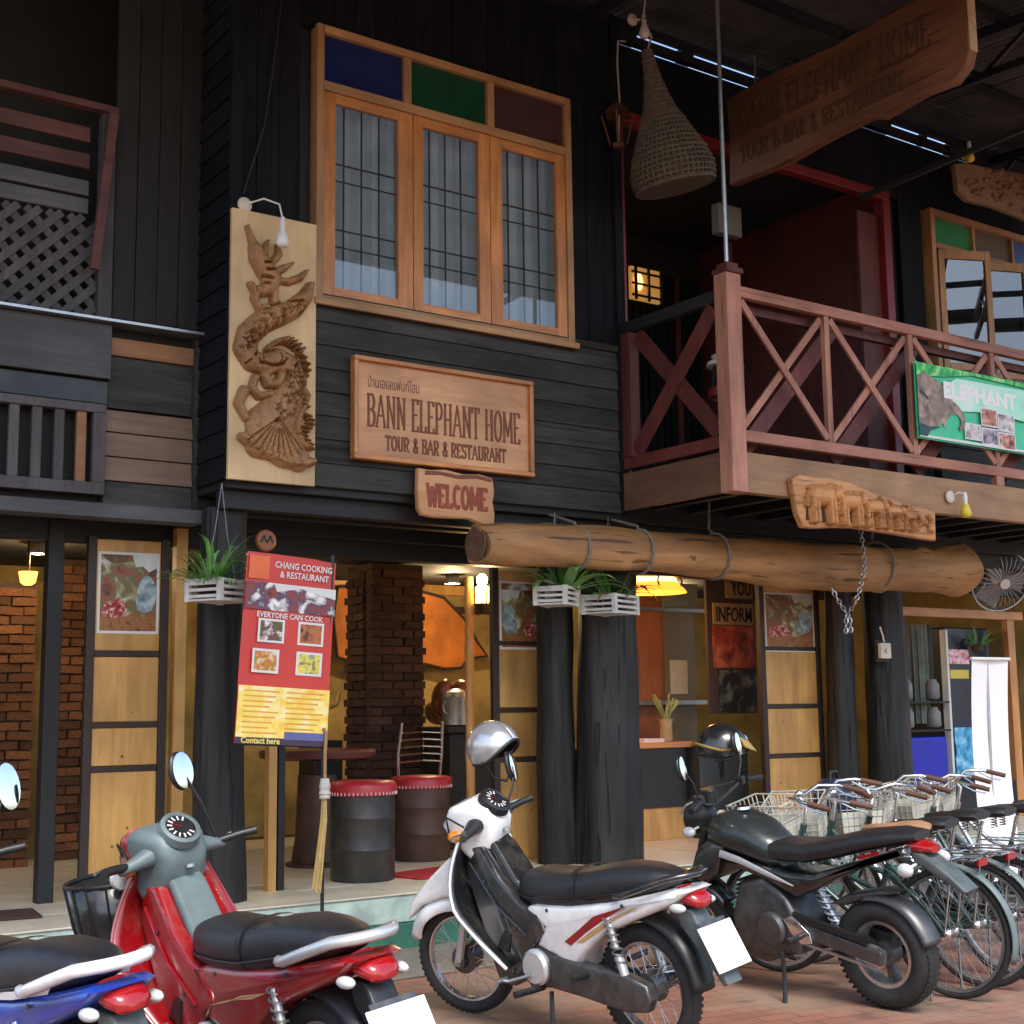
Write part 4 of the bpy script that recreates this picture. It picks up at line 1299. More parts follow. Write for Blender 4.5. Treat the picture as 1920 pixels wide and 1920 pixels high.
# green banner on the balcony
GB = T('elephant_banner', 'bright green printed banner with an elephant head tied to the balcony railing', 'banner', (9.5, -1.22, 3.54))
gx0, gx1, gz0, gz1, gy = 8.67, 10.75, 3.535, 4.145, -1.215
m_green = M('green_vinyl', (.015, .55, .26), .4, 0, .12, 2, col2=(.10, .62, .34))
ob('sheet', MB().grid(24, 6, lambda u, v: (gx0 + (gx1 - gx0) * u, gy - .012 * math.sin(u * 9) * math.sin(v * 3 + .4), gz0 + (gz1 - gz0) * v)), m_green, GB, ang=60)
def flat(pts, d, mat, name='printed_patch', par=None, X0=gx0, Z0=gz0, Y=gy):
    par = par or GB
    return ob(name, MB().prism([(X0 + p[0], Z0 + p[1]) for p in pts], Y - .018 - d, Y - .0172 - d), mat, par)
flat([(.01, .01), (2.07, .01), (2.07, .03), (.01, .03)], 0, m_white, 'hem')
m_pg = PRINT('leafy_print', [lin(c) for c in ((16, 120, 60), (70, 200, 100), (190, 240, 160))], 12)
flat([(.01, .50), (.32, .52), (.7, .58), (1.4, .565), (2.07, .55), (2.07, .605), (.01, .605)], .0, m_pg)
flat([(.30, .30), (.45, .26), (.95, .30), (1.6, .26), (2.07, .28), (2.07, .52), (1.4, .54), (.5, .53), (.34, .45)], .001, PRINT('pale_mint_print', [lin(c) for c in ((150, 240, 200), (225, 250, 240))], 4))
m_el = PRINT('elephant_print', [lin(c) for c in ((92, 84, 78), (140, 122, 106), (186, 160, 140))], 11)
flat([(.01, .12), (.12, .10), (.24, .12), (.30, .14), (.33, .10), (.34, .16), (.40, .22), (.48, .235), (.52, .21), (.53, .16), (.50, .13), (.52, .095), (.56, .13), (.585, .19), (.57, .25), (.50, .31), (.40, .36), (.34, .42), (.30, .47), (.2, .50), (.1, .53), (.01, .50)], .002, m_el, 'elephant_head')
flat([(.03, .36), (.08, .34), (.13, .31), (.14, .33), (.08, .37), (.035, .39)], .003, M('dark_print', (.03, .03, .028), .5), 'eye')
flat([(.01, .02), (.1, .02), (.14, .07), (.24, .10), (.28, .115), (.12, .095), (.01, .115)], .003, M('shade_print', (.02, .06, .07), .5), 'mouth')
for i, (a, b, w, h) in enumerate(((.58, .06, .19, .11), (.80, .19, .19, .13), (.80, .035, .19, .12), (1.02, .17, .2, .13), (1.02, .02, .2, .12))):
    flat([(a - .012, b - .012), (a + w + .012, b - .012), (a + w + .012, b + h + .012), (a - .012, b + h + .012)], .002, m_white, 'photo_border')
    flat([(a, b), (a + w, b), (a + w, b + h), (a, b + h)], .003, PRINT('tour_photo_%d' % (i % 3), [[lin(c) for c in ((60, 56, 52), (196, 190, 186), (236, 236, 236))], [lin(c) for c in ((90, 50, 40), (190, 120, 100), (235, 220, 200))], [lin(c) for c in ((60, 60, 66), (150, 140, 150), (230, 220, 230))]][i % 3], 16), 'photo')
ob('lettering', text_mb('ELEPHANT', .175, front(gx0 + .33, gy - .0205, gz0 + .36), .001, bold=.008, width=.95), M('white_ink', (.9, .9, .9), .5, 0, 0, 5), GB)
for x_ in (8.72, 9.74, 10.6):
    ob('tie', MB().cyl((x_, gy, gz1 - .02), (x_ + .02, -1.16, gz1 + .06), .004, 5), m_white, GB)

# food banner on its pole
FB = T('food_banner', 'red and yellow restaurant menu banner with food pictures on a black pole', 'banner', (3.98, -.35, 0))
Mb = Matrix.Translation((3.745, -.36, 1.87)) @ Matrix.Rotation(R(3.6), 4, 'Y')
bw, bh = .60, 1.135
ob('sheet', MB(Mb).grid(10, 16, lambda u, v: ((u - .5) * bw, .008 * math.sin(u * 5 + v * 3), (v - .5) * bh)), M('red_vinyl', (.62, .05, .035), .4, 0, .1, 3), FB, ang=60)
def bp(x0, x1, z0, z1, d, mat, name='printed_patch', pts=None):
    q = pts or [(x0, z0), (x1, z0), (x1, z1), (x0, z1)]
    q = [((a - .5) * bw, (b - .5) * bh) for a, b in q]
    return ob(name, MB(Mb).prism(q, -.0115 - d, -.0108 - d), mat, FB)
bp(.0, 1, .02, .30, 0, PRINT('yellow_menu_print', [lin(c) for c in ((246, 190, 60), (250, 222, 110), (255, 240, 190))], 9), 'menu_field')
for i in range(9):
    zz = .055 + i * .027
    for a, b in ((.06, .44), (.52, .94)):
        bp(a, b - .1 * ((i * 7) % 4) / 3, zz, zz + .008, .001, M('amber_ink', (.75, .36, .06), .5), 'menu_line')
bp(.0, 1, .0, .035, .001, M('purple_black_ink', (.05, .03, .06), .5), 'foot_band')
bp(.52, .98, .03, .07, .002, M('slate_blue_ink', (.12, .13, .32), .5), 'foot_box')
bp(.0, 1, .70, .845, 0, PRINT('kitchen_print', [lin(c) for c in ((50, 36, 46), (150, 70, 56), (90, 70, 96), (230, 226, 220), (255, 255, 250))], 10), 'kitchen_photo')
bp(.38, 1, .80, .845, .0008, m_white, 'sky_patch', [(.30, .845), (.34, .80), (.6, .83), (1, .79), (1, .845)])
bp(.02, .24, .86, .985, 0, M('orange_print', (.8, .16, .05), .5), 'emblem')
for a, b, cc in ((.16, .53, ((250, 250, 245), (120, 60, 50), (60, 120, 70))), (.60, .53, ((60, 40, 30), (200, 110, 60), (120, 130, 70))), (.12, .37, ((235, 220, 190), (200, 120, 40), (120, 160, 50))), (.60, .37, ((40, 60, 90), (245, 225, 90), (120, 160, 140)))):
    bp(a, a + .29, b, b + .125, .0, m_white, 'dish_border')
    bp(a + .025, a + .265, b + .012, b + .113, .0008, PRINT('dish_print_%d%d' % (a * 100, b * 100), [lin(c) for c in cc], 24), 'dish_photo')
def bf(x, z):
    return lambda a, b, d: tuple(Mb @ Vector(((x - .5) * bw + a, -.0122 - d, (z - .5) * bh + b)))
ob('lettering', text_mb('CHANG COOKING', .055, bf(.30, .93), .0005, bold=.001, width=.385), m_white, FB)
ob('lettering', text_mb('& RESTAURANT', .055, bf(.36, .88), .0005, bold=.001, width=.33), m_white, FB)
ob('lettering', text_mb('EVERYONE CAN COOK', .045, bf(.14, .662), .0005, bold=.001, width=.44), m_white, FB)
ob('lettering', text_mb('Contact here', .05, lambda a, b, d: tuple(Mb @ Vector(((.06 - .5) * bw + a, -.0135 - d, (.005 - .5) * bh + b))), .0005, bold=.001, width=.25), M('yellow_ink', (.85, .7, .12), .5), FB)
ob('pole', MB().tube([(4.0, -.345, .0), (4.0, -.345, 1.28), (4.06, -.345, 2.46)], .012, 8), m_black, FB)
ob('foot', MB().box(3.85, 4.15, -.365, -.325, 0.006, .03).box(3.98, 4.02, -.5, -.366, .006, .028), m_black, FB)
ob('cross_bar', MB(Mb).cyl((-.31, .012, bh / 2), (.31, .012, bh / 2), .008, 8).cyl((-.31, .012, -bh / 2), (.31, .012, -bh / 2), .008, 8), m_black, FB)
BR = T('straw_broom', 'pale straw broom bound with cord tied to the banner pole', 'broom', (3.98, -.40, .45))
m_straw = M('dry_straw', (.55, .38, .14), .8, 0, .3, 30, .5, 80, stretch=(1, 1, .1))
bs = MB()
for i in range(26):
    a, r0 = rr.uniform(0, 6.28), rr.uniform(0, .019)
    bs.tube([(3.985 + r0 * .4 * math.cos(a), -.40 + r0 * .4 * math.sin(a), 1.10), (3.98 + r0 * math.cos(a), -.40 + r0 * math.sin(a), .85), (3.955 + r0 * 1.5 * math.cos(a) - .02, -.40 + r0 * 1.3 * math.sin(a), rr.uniform(.42, .62))], .0055, 4)
ob('straw', bs, m_straw, BR)
ob('handle', MB().tube([(3.985, -.40, .95), (3.99, -.39, 1.25), (4.0, -.385, 1.36), (3.985, -.38, 1.40)], .011, 7), m_frame, BR)
ob('binding', MB().lathe([(.03, 0), (.034, .01), (.03, .02), (.036, .03), (.03, .05), (.034, .07), (.026, .12)], (3.985, -.40, .98), 'z', 12), M('grey_cord', (.5, .47, .42), .8, 0, .2, 40, .4), BR)

WBN = T('white_roll_banner', 'tall blank white banner stand seen from the back behind the bicycles', 'banner', (9.35, -1.3, 0))
ob('sheet', MB().grid(6, 20, lambda u, v: (9.115 + .46 * u - .015 * (1 - v), -1.3 + .07 * math.sin(v * 2.6) + .02 * math.sin(u * 3), .12 + 1.71 * v)), M('white_vinyl_back', (.82, .82, .83), .5, 0, .03, 4), WBN, ang=60)
ob('upright', MB().tube([(9.34, -1.20, .03), (9.34, -1.215, .9), (9.34, -1.235, 1.85)], .01, 7), m_steel, WBN)
ob('head_bar', MB().cyl((9.10, -1.268, 1.838), (9.585, -1.268, 1.838), .013, 8), m_white, WBN)
ob('base', MB().box(9.10, 9.58, -1.36, -1.14, .006, .10), m_steel, WBN, bevel=.01)

# ================================================================ hanging log
LG = T('hanging_log', 'long peeled tree trunk hung level under the balcony on ropes and chains', 'log', (7.7, -.3, 2.4))
secs = []
n = 30
for i in range(121):
    t = i / 120
    xx = 5.17 + 5.13 * t
    r_ = .135 + .065 * t + .01 * math.sin(t * 13) + .006 * math.sin(t * 37)
    if i > 112: r_ *= 1 + .025 * (i - 112)
    kb = [(.12, 1.2), (.24, 4.1), (.37, 3.6), (.5, .4), (.58, 5.2), (.66, 3.9), (.79, 4.6), (.88, 2.2)]
    zc = 2.60 + .05 * t
    secs.append([(xx + .03 * math.sin(a_ * 2 + 1) * (i in (0, 120)), -.3 + r_ * (1 + .05 * math.sin(3 * a_ + t * 4) + sum(.16 * math.exp(-((t - k0) / .014) ** 2 - (((a_ - k1 + PI) % (2 * PI) - PI) / .35) ** 2) for k0, k1 in kb)) * math.cos(a_), zc + .025 * math.sin(t * 7) + r_ * (1 + .05 * math.sin(2 * a_ - t * 3) + sum(.16 * math.exp(-((t - k0) / .014) ** 2 - (((a_ - k1 + PI) % (2 * PI) - PI) / .35) ** 2) for k0, k1 in kb)) * math.sin(a_)) for a_ in [2 * PI * j / n for j in range(n)]])
ob('trunk', MB().loft(secs), WOOD('peeled_golden_log', (.20, .095, .035), (.50, .27, .105), 'x', 1.3, .6, .8, .03, crack=.65), LG, ang=45)
ob('sawn_end', MB().lathe([(.001, 0), (.12, .002), (.125, .01)], (5.152, -.3, 2.60), 'x', 20), M('dark_sawn_end', (.12, .06, .035), .7, 0, .3, 18, .3), LG)
for x_, dx in ((6.02, .02), (6.6, .03), (7.35, -.03), (9.2, .02)):
    r_ = .148 + .068 * (x_ - 5.17) / 5.13
    zc = 2.61 + .05 * (x_ - 5.2) / 5.1
    pts = [(x_ + dx, .06, 2.91) if x_ < 6.68 else (x_ + dx, -.3, 3.1), (x_ + dx * .5, -.27, zc + r_ + .03)] + [(x_, -.3 + r_ * math.cos(R(90 + a)), zc + r_ * math.sin(R(90 + a))) for a in range(0, 361, 24)]
    ob('rope', MB().tube(pts, .011, 6), M('grey_rope', (.2, .18, .15), .85, 0, .3, 60, .5), LG)
def chain(path, link=.045, r=.006):
    mb = MB()
    P_ = [Vector(p) for p in path]
    seg = []
    for i in range(len(P_) - 1):
        k = max(1, int((P_[i + 1] - P_[i]).length / (link * .74)))
        for j in range(k): seg.append((P_[i].lerp(P_[i + 1], (j + .5) / k), (P_[i + 1] - P_[i]).normalized()))
    for i, (c, d) in enumerate(seg):
        s_ = d.orthogonal().normalized()
        if i % 2: s_ = d.cross(s_)
        mb.tube([c + d * (link / 2 * math.cos(a)) + s_ * (link * .32 * math.sin(a)) for a in [2 * PI * q / 10 for q in range(10)]], r, 5, closed=True)
    return mb
CH = T('chain_with_shackle', 'steel chain looped under the log with loose doubled end', 'chain', (8.6, -.53, 2.1))
ob('chain', chain([(8.80, -.50, 2.95), (8.80, -.53, 2.62), (8.74, -.53, 2.45), (8.66, -.53, 2.30), (8.57, -.53, 2.22)]), m_steel, CH, ang=60)
ob('chain', chain([(8.42, -.50, 2.42), (8.46, -.53, 2.32), (8.55, -.53, 2.22)]), m_steel, CH, ang=60)
ob('loose_end', chain([(8.55, -.53, 2.215), (8.535, -.53, 2.06)]), m_steel, CH, ang=60)
ob('loose_end', chain([(8.585, -.53, 2.215), (8.595, -.53, 2.07)]), m_steel, CH, ang=60)

# ================================================================ hanging planters
m_slat = M('white_painted_slat', (.62, .62, .58), .6, 0, .15, 15)
m_leaf = [M('fresh_leaf', (.09, .27, .045), .45, 0, .3, 8), M('pale_leaf', (.17, .36, .10), .45, 0, .3, 8), M('dark_leaf', (.03, .10, .025), .45, 0, .3, 8)]
def planter(x, y, z, w, d, h, label, rz):
    P_ = T('slatted_planter', label, 'planter', (x, y, z), rz, 'white slatted hanging baskets', world=False)
    L_ = 4
    for i in range(L_):
        zz = h * i / (L_ - 1)
        for s_ in (-1, 1):
            ob('slat', MB().box(-w / 2, w / 2, s_ * d / 2 - .011, s_ * d / 2 + .011, zz - .009, zz + .009), m_slat, P_)
            ob('slat', MB().box(s_ * w / 2 - .011, s_ * w / 2 + .011, -d / 2, d / 2, zz - .009 + h / 6 * (i < L_ - 1), zz + .009 + h / 6 * (i < L_ - 1)), m_slat, P_)
    for sx in (-1, 1):
        for sy in (-1, 1):
            ob('corner_peg', MB().box(sx * w / 2 - .016, sx * w / 2 + .016, sy * d / 2 - .016, sy * d / 2 + .016, -.012, h + .012), m_slat, P_)
    ob('base_slats', MB().box(-w / 2, w / 2, -d / 2, d / 2, -.008, .003), m_slat, P_)
    wr = MB()
    for sx in (-1, 1):
        wr.tube([(sx * w / 2, 0, h), (sx * w * .2, .0, h + .3), (0, 0, 2.9 - z)], .0025, 4)
    ob('wire', wr, m_steel, P_)
def plant(x, y, z, label, nleaf, ln, spread, wid, mats, seed, droop=.6, grp='plants in the hanging baskets'):
    P_ = T('potted_plant', label, 'plant', (x, y, z), 0, grp, world=False)
    q = random.Random(seed)
    ob('root_ball', MB().ell((0, 0, .0), (.07, .07, .05), 10, 6), M('coconut_husk', (.07, .045, .03), .9, 0, .3, 40, .6), P_, ang=60)
    for i in range(nleaf):
        a = q.uniform(0, 6.28)
        el = R(q.uniform(12, 82))
        wid_ = wid * q.uniform(.65, 1.3)
        twist = q.uniform(-.25, .25)
        L_ = ln * q.uniform(.6, 1.1)
        p = Vector((.04 * math.cos(a), .04 * math.sin(a), .02))
        d = Vector((math.cos(a) * math.cos(el) * spread, math.sin(a) * math.cos(el) * spread, math.sin(el))).normalized()
        side = d.cross(Vector((0, 0, 1))).normalized()
        L_seg = 6
        vs, fs = [], []
        for k in range(L_seg + 1):
            t = k / L_seg
            wv = wid_ * (math.sin(PI * min(1, .18 + .82 * t)) ** .7 + .05) * (1 if t < .98 else .2)
            up = side.cross(d).normalized()
            vs += [p - side * wv + up * wv * .3, p, p + side * wv + up * wv * .3]
            p = p + d * (L_ / L_seg)
            d = (d + Vector((0, 0, -droop * t * .55)) + side * twist * t).normalized()
        for k in range(L_seg):
            b_ = k * 3
            fs += [(b_, b_ + 1, b_ + 4, b_ + 3), (b_ + 1, b_ + 2, b_ + 5, b_ + 4)]
        ob('leaf', MB().add(vs, fs), mats[i % len(mats)], P_, ang=60)
    return P_
planter(3.43, -.08, 2.175, .30, .24, .115, 'white slatted planter on the thin pillar left of the food banner', R(28))
planter(6.0, -.08, 2.235, .27, .22, .115, 'left white slatted planter of the pair under the log', R(35))
planter(6.48, -.10, 2.185, .34, .26, .12, 'right white slatted planter of the pair under the log', R(22))
plant(3.36, -.08, 2.25, 'grassy fern trailing over the planter beside the food banner', 70, .40, 1.7, .010, m_leaf[:2], 3, 1.1)
plant(6.08, -.08, 2.31, 'bushy green orchid leaves in the left planter under the log', 34, .52, 1.0, .030, m_leaf[:2] + [m_leaf[1]], 5, 1.0)
plant(6.50, -.10, 2.26, 'sparse orchid with long drooping leaves in the right planter under the log', 22, .52, 1.6, .020, m_leaf + [M('browned_leaf', (.22, .16, .05), .6, 0, .3, 8)], 9, 1.0)
DBALL = tag(ob('fern_ball', MB().ell((6.60, -.02, 2.47), (.13, .12, .12), 18, 12), M('dark_moss_ball', (.03, .045, .02), .95, 0, .4, 30, .9, 50), ang=70), 'dark mossy ball hung behind the right planter', 'plant')

ob('rear_roof', MB().box(-2, 3.5, .11, 5, 7.22, 7.3), m_ceil, LH)
ob('roof_board', MB().box(-2, 3.5, .11, .299, 7.0, 7.219), m_ceil, LH)
WARM = (1.0, .62, .26)
# ================================================================ lamps that are lit
def downlight(x, y, label, power):
    t = T('downlight', label, 'lamp', (x, y, 2.72), 0, 'lit ceiling spots')
    ob('rim', MB().lathe([(.05, .08), (.055, .0), (.075, -.01), (.075, .0), (.06, .08)], (x, y, 2.72), 'z', 20), m_steel, t, ang=40)
    ob('bulb', MB().ell((x, y, 2.735), (.048, .048, .03), 16, 8), EMIT('spot_bulb_glow', (1, .85, .6), 14), t, ang=60)
    lamp('downlight_lamp', (x, y, 2.66), power, (1.0, .72, .38), t, .05)
downlight(3.12, 2.62, 'lit ceiling spot over the orange brick pier at the left', 8)
downlight(7.3, 3.3, 'lit ceiling spot near the ochre wall behind the wall lantern', 22)
downlight(10.2, 3.2, 'lit ceiling spot at the back of the counter', 6)
downlight(4.9, 2.9, 'lit ceiling spot behind the food banner', 4)
t = T('amber_cup_lamp', 'small amber glass cup lamp beside the brick pier', 'lamp', (2.95, 2.6, 2.45))
ob('glass_cup', MB().lathe([(.03, 0), (.055, .02), (.07, .10), (.066, .10), (.03, .02)], (3.02, 2.5, 2.46), 'z', 16), EMIT('amber_cup_glow', (.9, .45, .08), 1.4), t, ang=40)
ob('stem', MB().cyl((3.02, 2.5, 2.565), (3.02, 2.5, 2.80), .01, 8), m_iron, t)
t = T('wall_lantern', 'glowing yellow glass lantern on the post right of the ochre wall', 'lamp', (6.24, 1.25, 2.3))
ob('glass', MB().lathe([(.055, 0), (.06, .01), (.06, .13), (.05, .14)], (6.24, 1.22, 2.34), 'z', 6), EMIT('lantern_glow', (1.0, .62, .16), 3.2), t)
ob('bulb', MB().ell((6.24, 1.22, 2.53), (.045, .045, .05), 14, 10), EMIT('lantern_bulb', (1, .8, .35), 16), t, ang=60)
ob('cage', MB().lathe([(.03, -.07), (.075, -.01), (.075, .0), (.06, .0)], (6.24, 1.22, 2.34), 'z', 6).beam((6.24, 1.16, 2.34), (6.24, 1.16, 2.48), .008, .008).beam((6.24, 1.22, 2.28), (6.24, 1.30, 2.26), .02, .02), m_iron, t)
lamp('lantern_lamp', (6.24, 1.12, 2.5), 5, WARM, t, .05)
t = T('hanging_lamp', 'orange hanging lampshade glowing between the planters and the notice board', 'lamp', (8.06, 1.2, 2.48))
ob('shade', MB().lathe([(.28, 0), (.27, .02), (.20, .09)], (8.06, 1.2, 2.49), 'z', 20, cap=False), EMIT('orange_shade_glow', (1.0, .2, .02), 1.5), t, ang=40)
ob('crown', MB().lathe([(.20, .091), (.17, .19), (.1, .21)], (8.06, 1.2, 2.49), 'z', 20), EMIT('yellow_shade_glow', (1.0, .6, .16), 2.2), t, ang=40)
ob('rod', MB().cyl((8.06, 1.2, 2.70), (8.06, 1.2, 2.80), .01, 8), m_iron, t)
for s_ in (-1, 1):
    ob('iron_scroll', MB().tube([(8.06 + s_ * .11, 1.0, 2.50), (8.06 + s_ * .14, 1.0, 2.58), (8.06 + s_ * .10, 1.02, 2.66), (8.06 + s_ * .13, 1.03, 2.70)], .009, 6), m_iron, t)
lamp('hanging_lamp_light', (8.06, 1.2, 2.44), 7, (1, .55, .2), t, .1)
t = T('veranda_lantern', 'small lit lattice lantern glowing behind the balcony corner', 'lamp', (9.03, 2.3, 5.58))
ob('glass', MB().box(8.84, 9.22, 2.32, 2.36, 5.58, 5.92), EMIT('veranda_glow', (1.0, .5, .12), .12), t)
ob('bulb', MB().ell((8.93, 2.30, 5.76), (.05, .02, .09), 12, 8), EMIT('veranda_bulb', (1, .6, .2), .9), t, ang=60)
for i in range(3):
    ob('bar', MB().box(8.84 + i * .17, 8.865 + i * .17, 2.25, 2.27, 5.56, 5.94), m_black, t)
    ob('bar', MB().box(8.82, 9.24, 2.272, 2.29, 5.60 + i * .12, 5.62 + i * .12), m_black, t)

# ================================================================ furniture inside
m_redseat = M('red_vinyl_cushion', (.42, .02, .03), .4, 0, .15, 10)
m_drum = M('worn_black_drum', (.016, .02, .022), .42, .2, .5, 5, .2, 30, col2=(.06, .05, .04))
m_rusty = M('rusty_brown_drum', (.05, .03, .022), .55, .2, .5, 6, .2, 30, col2=(.12, .06, .04))
m_rustp = M('rust_patch', (.22, .09, .04), .8, 0, .4, 14, .4)
def drum(x, y, r, z1, label, mat, seed):
    t = T('drum_stool', label, 'stool', (x, y, FZ + .01), 0, 'oil drum stools')
    h = z1 - FZ
    pr = [(r * .98, 0), (r, .012), (r, h * .3), (r * 1.025, h * .32), (r, h * .34), (r, h * .62), (r * 1.025, h * .64), (r, h * .66), (r, h * .86)]
    ob('drum', MB().lathe(pr, (x, y, FZ + .01), 'z', 32), mat, t, ang=40)
    ob('cushion', MB().lathe([(r * 1.0, h * .862), (r * 1.05, h * .87), (r * 1.06, h * .97), (r * .98, h), (r * .5, h * 1.015), (.01, h * 1.02)], (x, y, FZ + .01), 'z', 32), m_redseat, t, ang=50)
    sm = MB()
    for i in range(48):
        a = 2 * PI * i / 48
        sm.obox((x + r * 1.056 * math.cos(a), y + r * 1.056 * math.sin(a), FZ + .01 + h * .885), (.006, .006, .022))
    ob('stitching', sm, M('pale_thread', (.7, .5, .45), .8), t)
    q = random.Random(seed)
    for i in range(0):
        a0, zz = R(q.uniform(195, 300)), FZ + h * q.uniform(.25, .78)
        da, dh_ = q.uniform(.1, .25), q.uniform(.05, .12)
        pts = [(x + (r + .0025) * math.cos(a0 + da * u), y + (r + .0025) * math.sin(a0 + da * u), zz + dh_ * v) for u, v in ((-.6, -.3), (0, -.8), (.7, -.2), (.5, .6), (-.1, 1), (-.8, .4))]
        ob('rust_stain', MB().add(pts, [tuple(range(6))]), m_rustp, t)
drum(4.86, .70, .225, 1.0, 'black oil drum stool with red cushion beside the straw broom', m_drum, 1)
drum(5.86, 1.55, .23, .97, 'brown oil drum stool with red cushion in front of the chrome chair', m_rusty, 2)
drum(5.45, 2.1, .21, .93, 'half hidden oil drum stool with red cushion farthest back by the round table', m_rusty, 3)
drum(2.55, 3.0, .24, 1.02, 'oil drum stool with red cushion under the amber lamp at the left edge', m_rusty, 4)
t = T('round_table', 'dark reddish round table behind the food banner', 'table', (5.0, 1.75, FZ))
ob('table_top', MB().lathe([(.30, .68), (.44, .70), (.45, .74), (.44, .76), (.01, .765)], (5.05, 1.75, FZ + .12), 'z', 32), M('maroon_table_top', (.11, .03, .025), .35, 0, .3, 5), t, ang=40)
ob('table_drum', MB().lathe([(.2, .01), (.17, .2), (.15, .68)], (5.05, 1.75, FZ + .12 - .11), 'z', 24), m_rusty, t, ang=40)
ob('table_foot', MB().lathe([(.24, .008), (.24, .03), (.2, .04)], (5.05, 1.75, FZ), 'z', 24), m_rusty, t, ang=40)
m_chrome = M('polished_chrome', (.78, .8, .82), .14, 1, .05, 10)
t = T('chrome_chair', 'chrome ladder back chair behind the drum stools', 'chair', (6.08, 2.0, FZ))
for s_, xx in ((-1, 5.87), (1, 6.29)):
    ob('back_post', MB().tube([(xx - s_ * .02, 1.98, FZ + .02), (xx - s_ * .02, 1.95, .80), (xx, 1.92, 1.15), (xx - s_ * .015, 1.88, 1.40)], .014, 8), m_chrome, t, ang=60)
    ob('front_leg', MB().tube([(xx, 2.40, FZ + .02), (xx, 2.38, .80)], .013, 8), m_chrome, t)
for i in range(5):
    zz = 1.08 + i * .058
    ob('rung', MB().tube([(5.885 - .003 * i, 1.90, zz), (6.08, 1.885, zz + .012), (6.275 + .003 * i, 1.90, zz)], .008, 6), m_chrome, t)
ob('seat', MB().box(5.87, 6.29, 1.97, 2.40, .80, .85), m_redseat, t, bevel=.015)
t = T('metal_pot', 'tall grey metal pot standing on a dark stand near the honey door', 'pot', (6.62, 2.2, FZ))
ob('pot_body', MB().lathe([(.09, 0), (.115, .01), (.115, .24), (.12, .25), (.10, .29), (.03, .32), (.001, .325)], (6.62, 2.2, 1.36), 'z', 24), M('dull_aluminium', (.42, .42, .4), .4, .7, .2, 8), t, ang=40)
ob('pot_handle', MB().tube([(6.5, 2.17, 1.57), (6.46, 2.16, 1.54), (6.47, 2.16, 1.48), (6.51, 2.17, 1.46)], .01, 6), m_steel, t)
ob('stand', MB().box(6.42, 6.85, 2.0, 2.42, FZ + .01, 1.30).box(6.38, 6.89, 1.96, 2.46, 1.301, 1.358), m_dark, t, bevel=.01)
t = T('wood_burl', 'gnarled reddish brown wood burl behind the metal pot', 'carving', (6.95, 2.75, FZ))
bm_ = MB()
for i in range(9):
    q = rr.uniform
    bm_.ell((6.98 + q(-.16, .16), 2.8 + q(-.1, .1), 1.45 + q(-.22, .22)), (q(.09, .16), q(.08, .13), q(.08, .14)), 12, 8, Quaternion((q(-1, 1), q(-1, 1), q(-1, 1), 1)).normalized().to_matrix())
ob('burl', bm_, WOOD('polished_burl', (.12, .035, .018), (.34, .12, .05), 'x', 5, .3, .4, .04), t, ang=60)
ob('plinth', MB().lathe([(.25, 0), (.2, .3), (.16, .95)], (6.98, 2.8, FZ + .01), 'z', 16), m_rusty, t, ang=40)
t = T('wall_hanging', 'large orange cloth with a dark scalloped edge hanging behind the dark brick pier', 'wall hanging', (7.3, 4.2, 1.9))
oh = [(6.55, 2.72), (6.95, 2.76), (7.4, 2.74), (7.8, 2.66), (8.05, 2.45), (8.22, 2.2), (8.34, 2.06), (8.1, 2.03), (8.0, 1.93), (7.8, 1.92), (7.5, 1.98), (7.2, 1.95), (6.9, 1.93), (6.55, 2.03), (6.5, 2.4)]
ob('cloth', MB().puff(oh, .012, .006, 4.25), M('burnt_orange_cloth', (.42, .13, .02), .8, 0, .35, 3), t)
ob('edging', MB().tube([(a, 4.233, b) for a, b in oh], .016, 6, closed=True), m_iron, t)
t = T('gilded_figure', 'small pale gilded figure standing on the round table', 'figurine', (5.75, 3.0, FZ))
ob('figure', MB().lathe([(.06, 0), (.07, .02), (.045, .1), (.075, .22), (.06, .3), (.03, .34), (.05, .38), (.05, .43), (.02, .5), (.002, .56)], (5.78, 3.1, 1.25), 'z', 16), M('dull_gilding', (.55, .38, .12), .4, .4, .3, 20), t, ang=50)
ob('raised_arm', MB().tube([(5.82, 3.07, 1.53), (5.91, 3.05, 1.56), (5.94, 3.05, 1.68)], [.025, .02, .014], 8), M('dull_gilding', (1, 1, 1)), t, ang=50)
ob('pedestal', MB().box(5.64, 5.92, 2.95, 3.25, FZ + .01, 1.248), m_dark, t, bevel=.01)
# mats
m_mat = M('red_carpet_mat', (.45, .02, .025), .95, 0, .2, 30, .6, 120)
tag(ob('red_mat', MB().obox((5.40, .66, FZ + .018), (.62, .40, .012), Matrix.Rotation(R(14), 3, 'Z')), m_mat, bevel=.004), 'bright red mat on the tiles by the drum stools', 'mat')
tag(ob('brown_mat', MB().obox((2.30, .55, FZ + .018), (.55, .38, .012), Matrix.Rotation(R(-8), 3, 'Z')), M('dark_brown_mat', (.06, .025, .02), .95, 0, .25, 30, .6, 120), bevel=.004), 'dark reddish brown mat on the tiles at the left edge', 'mat')

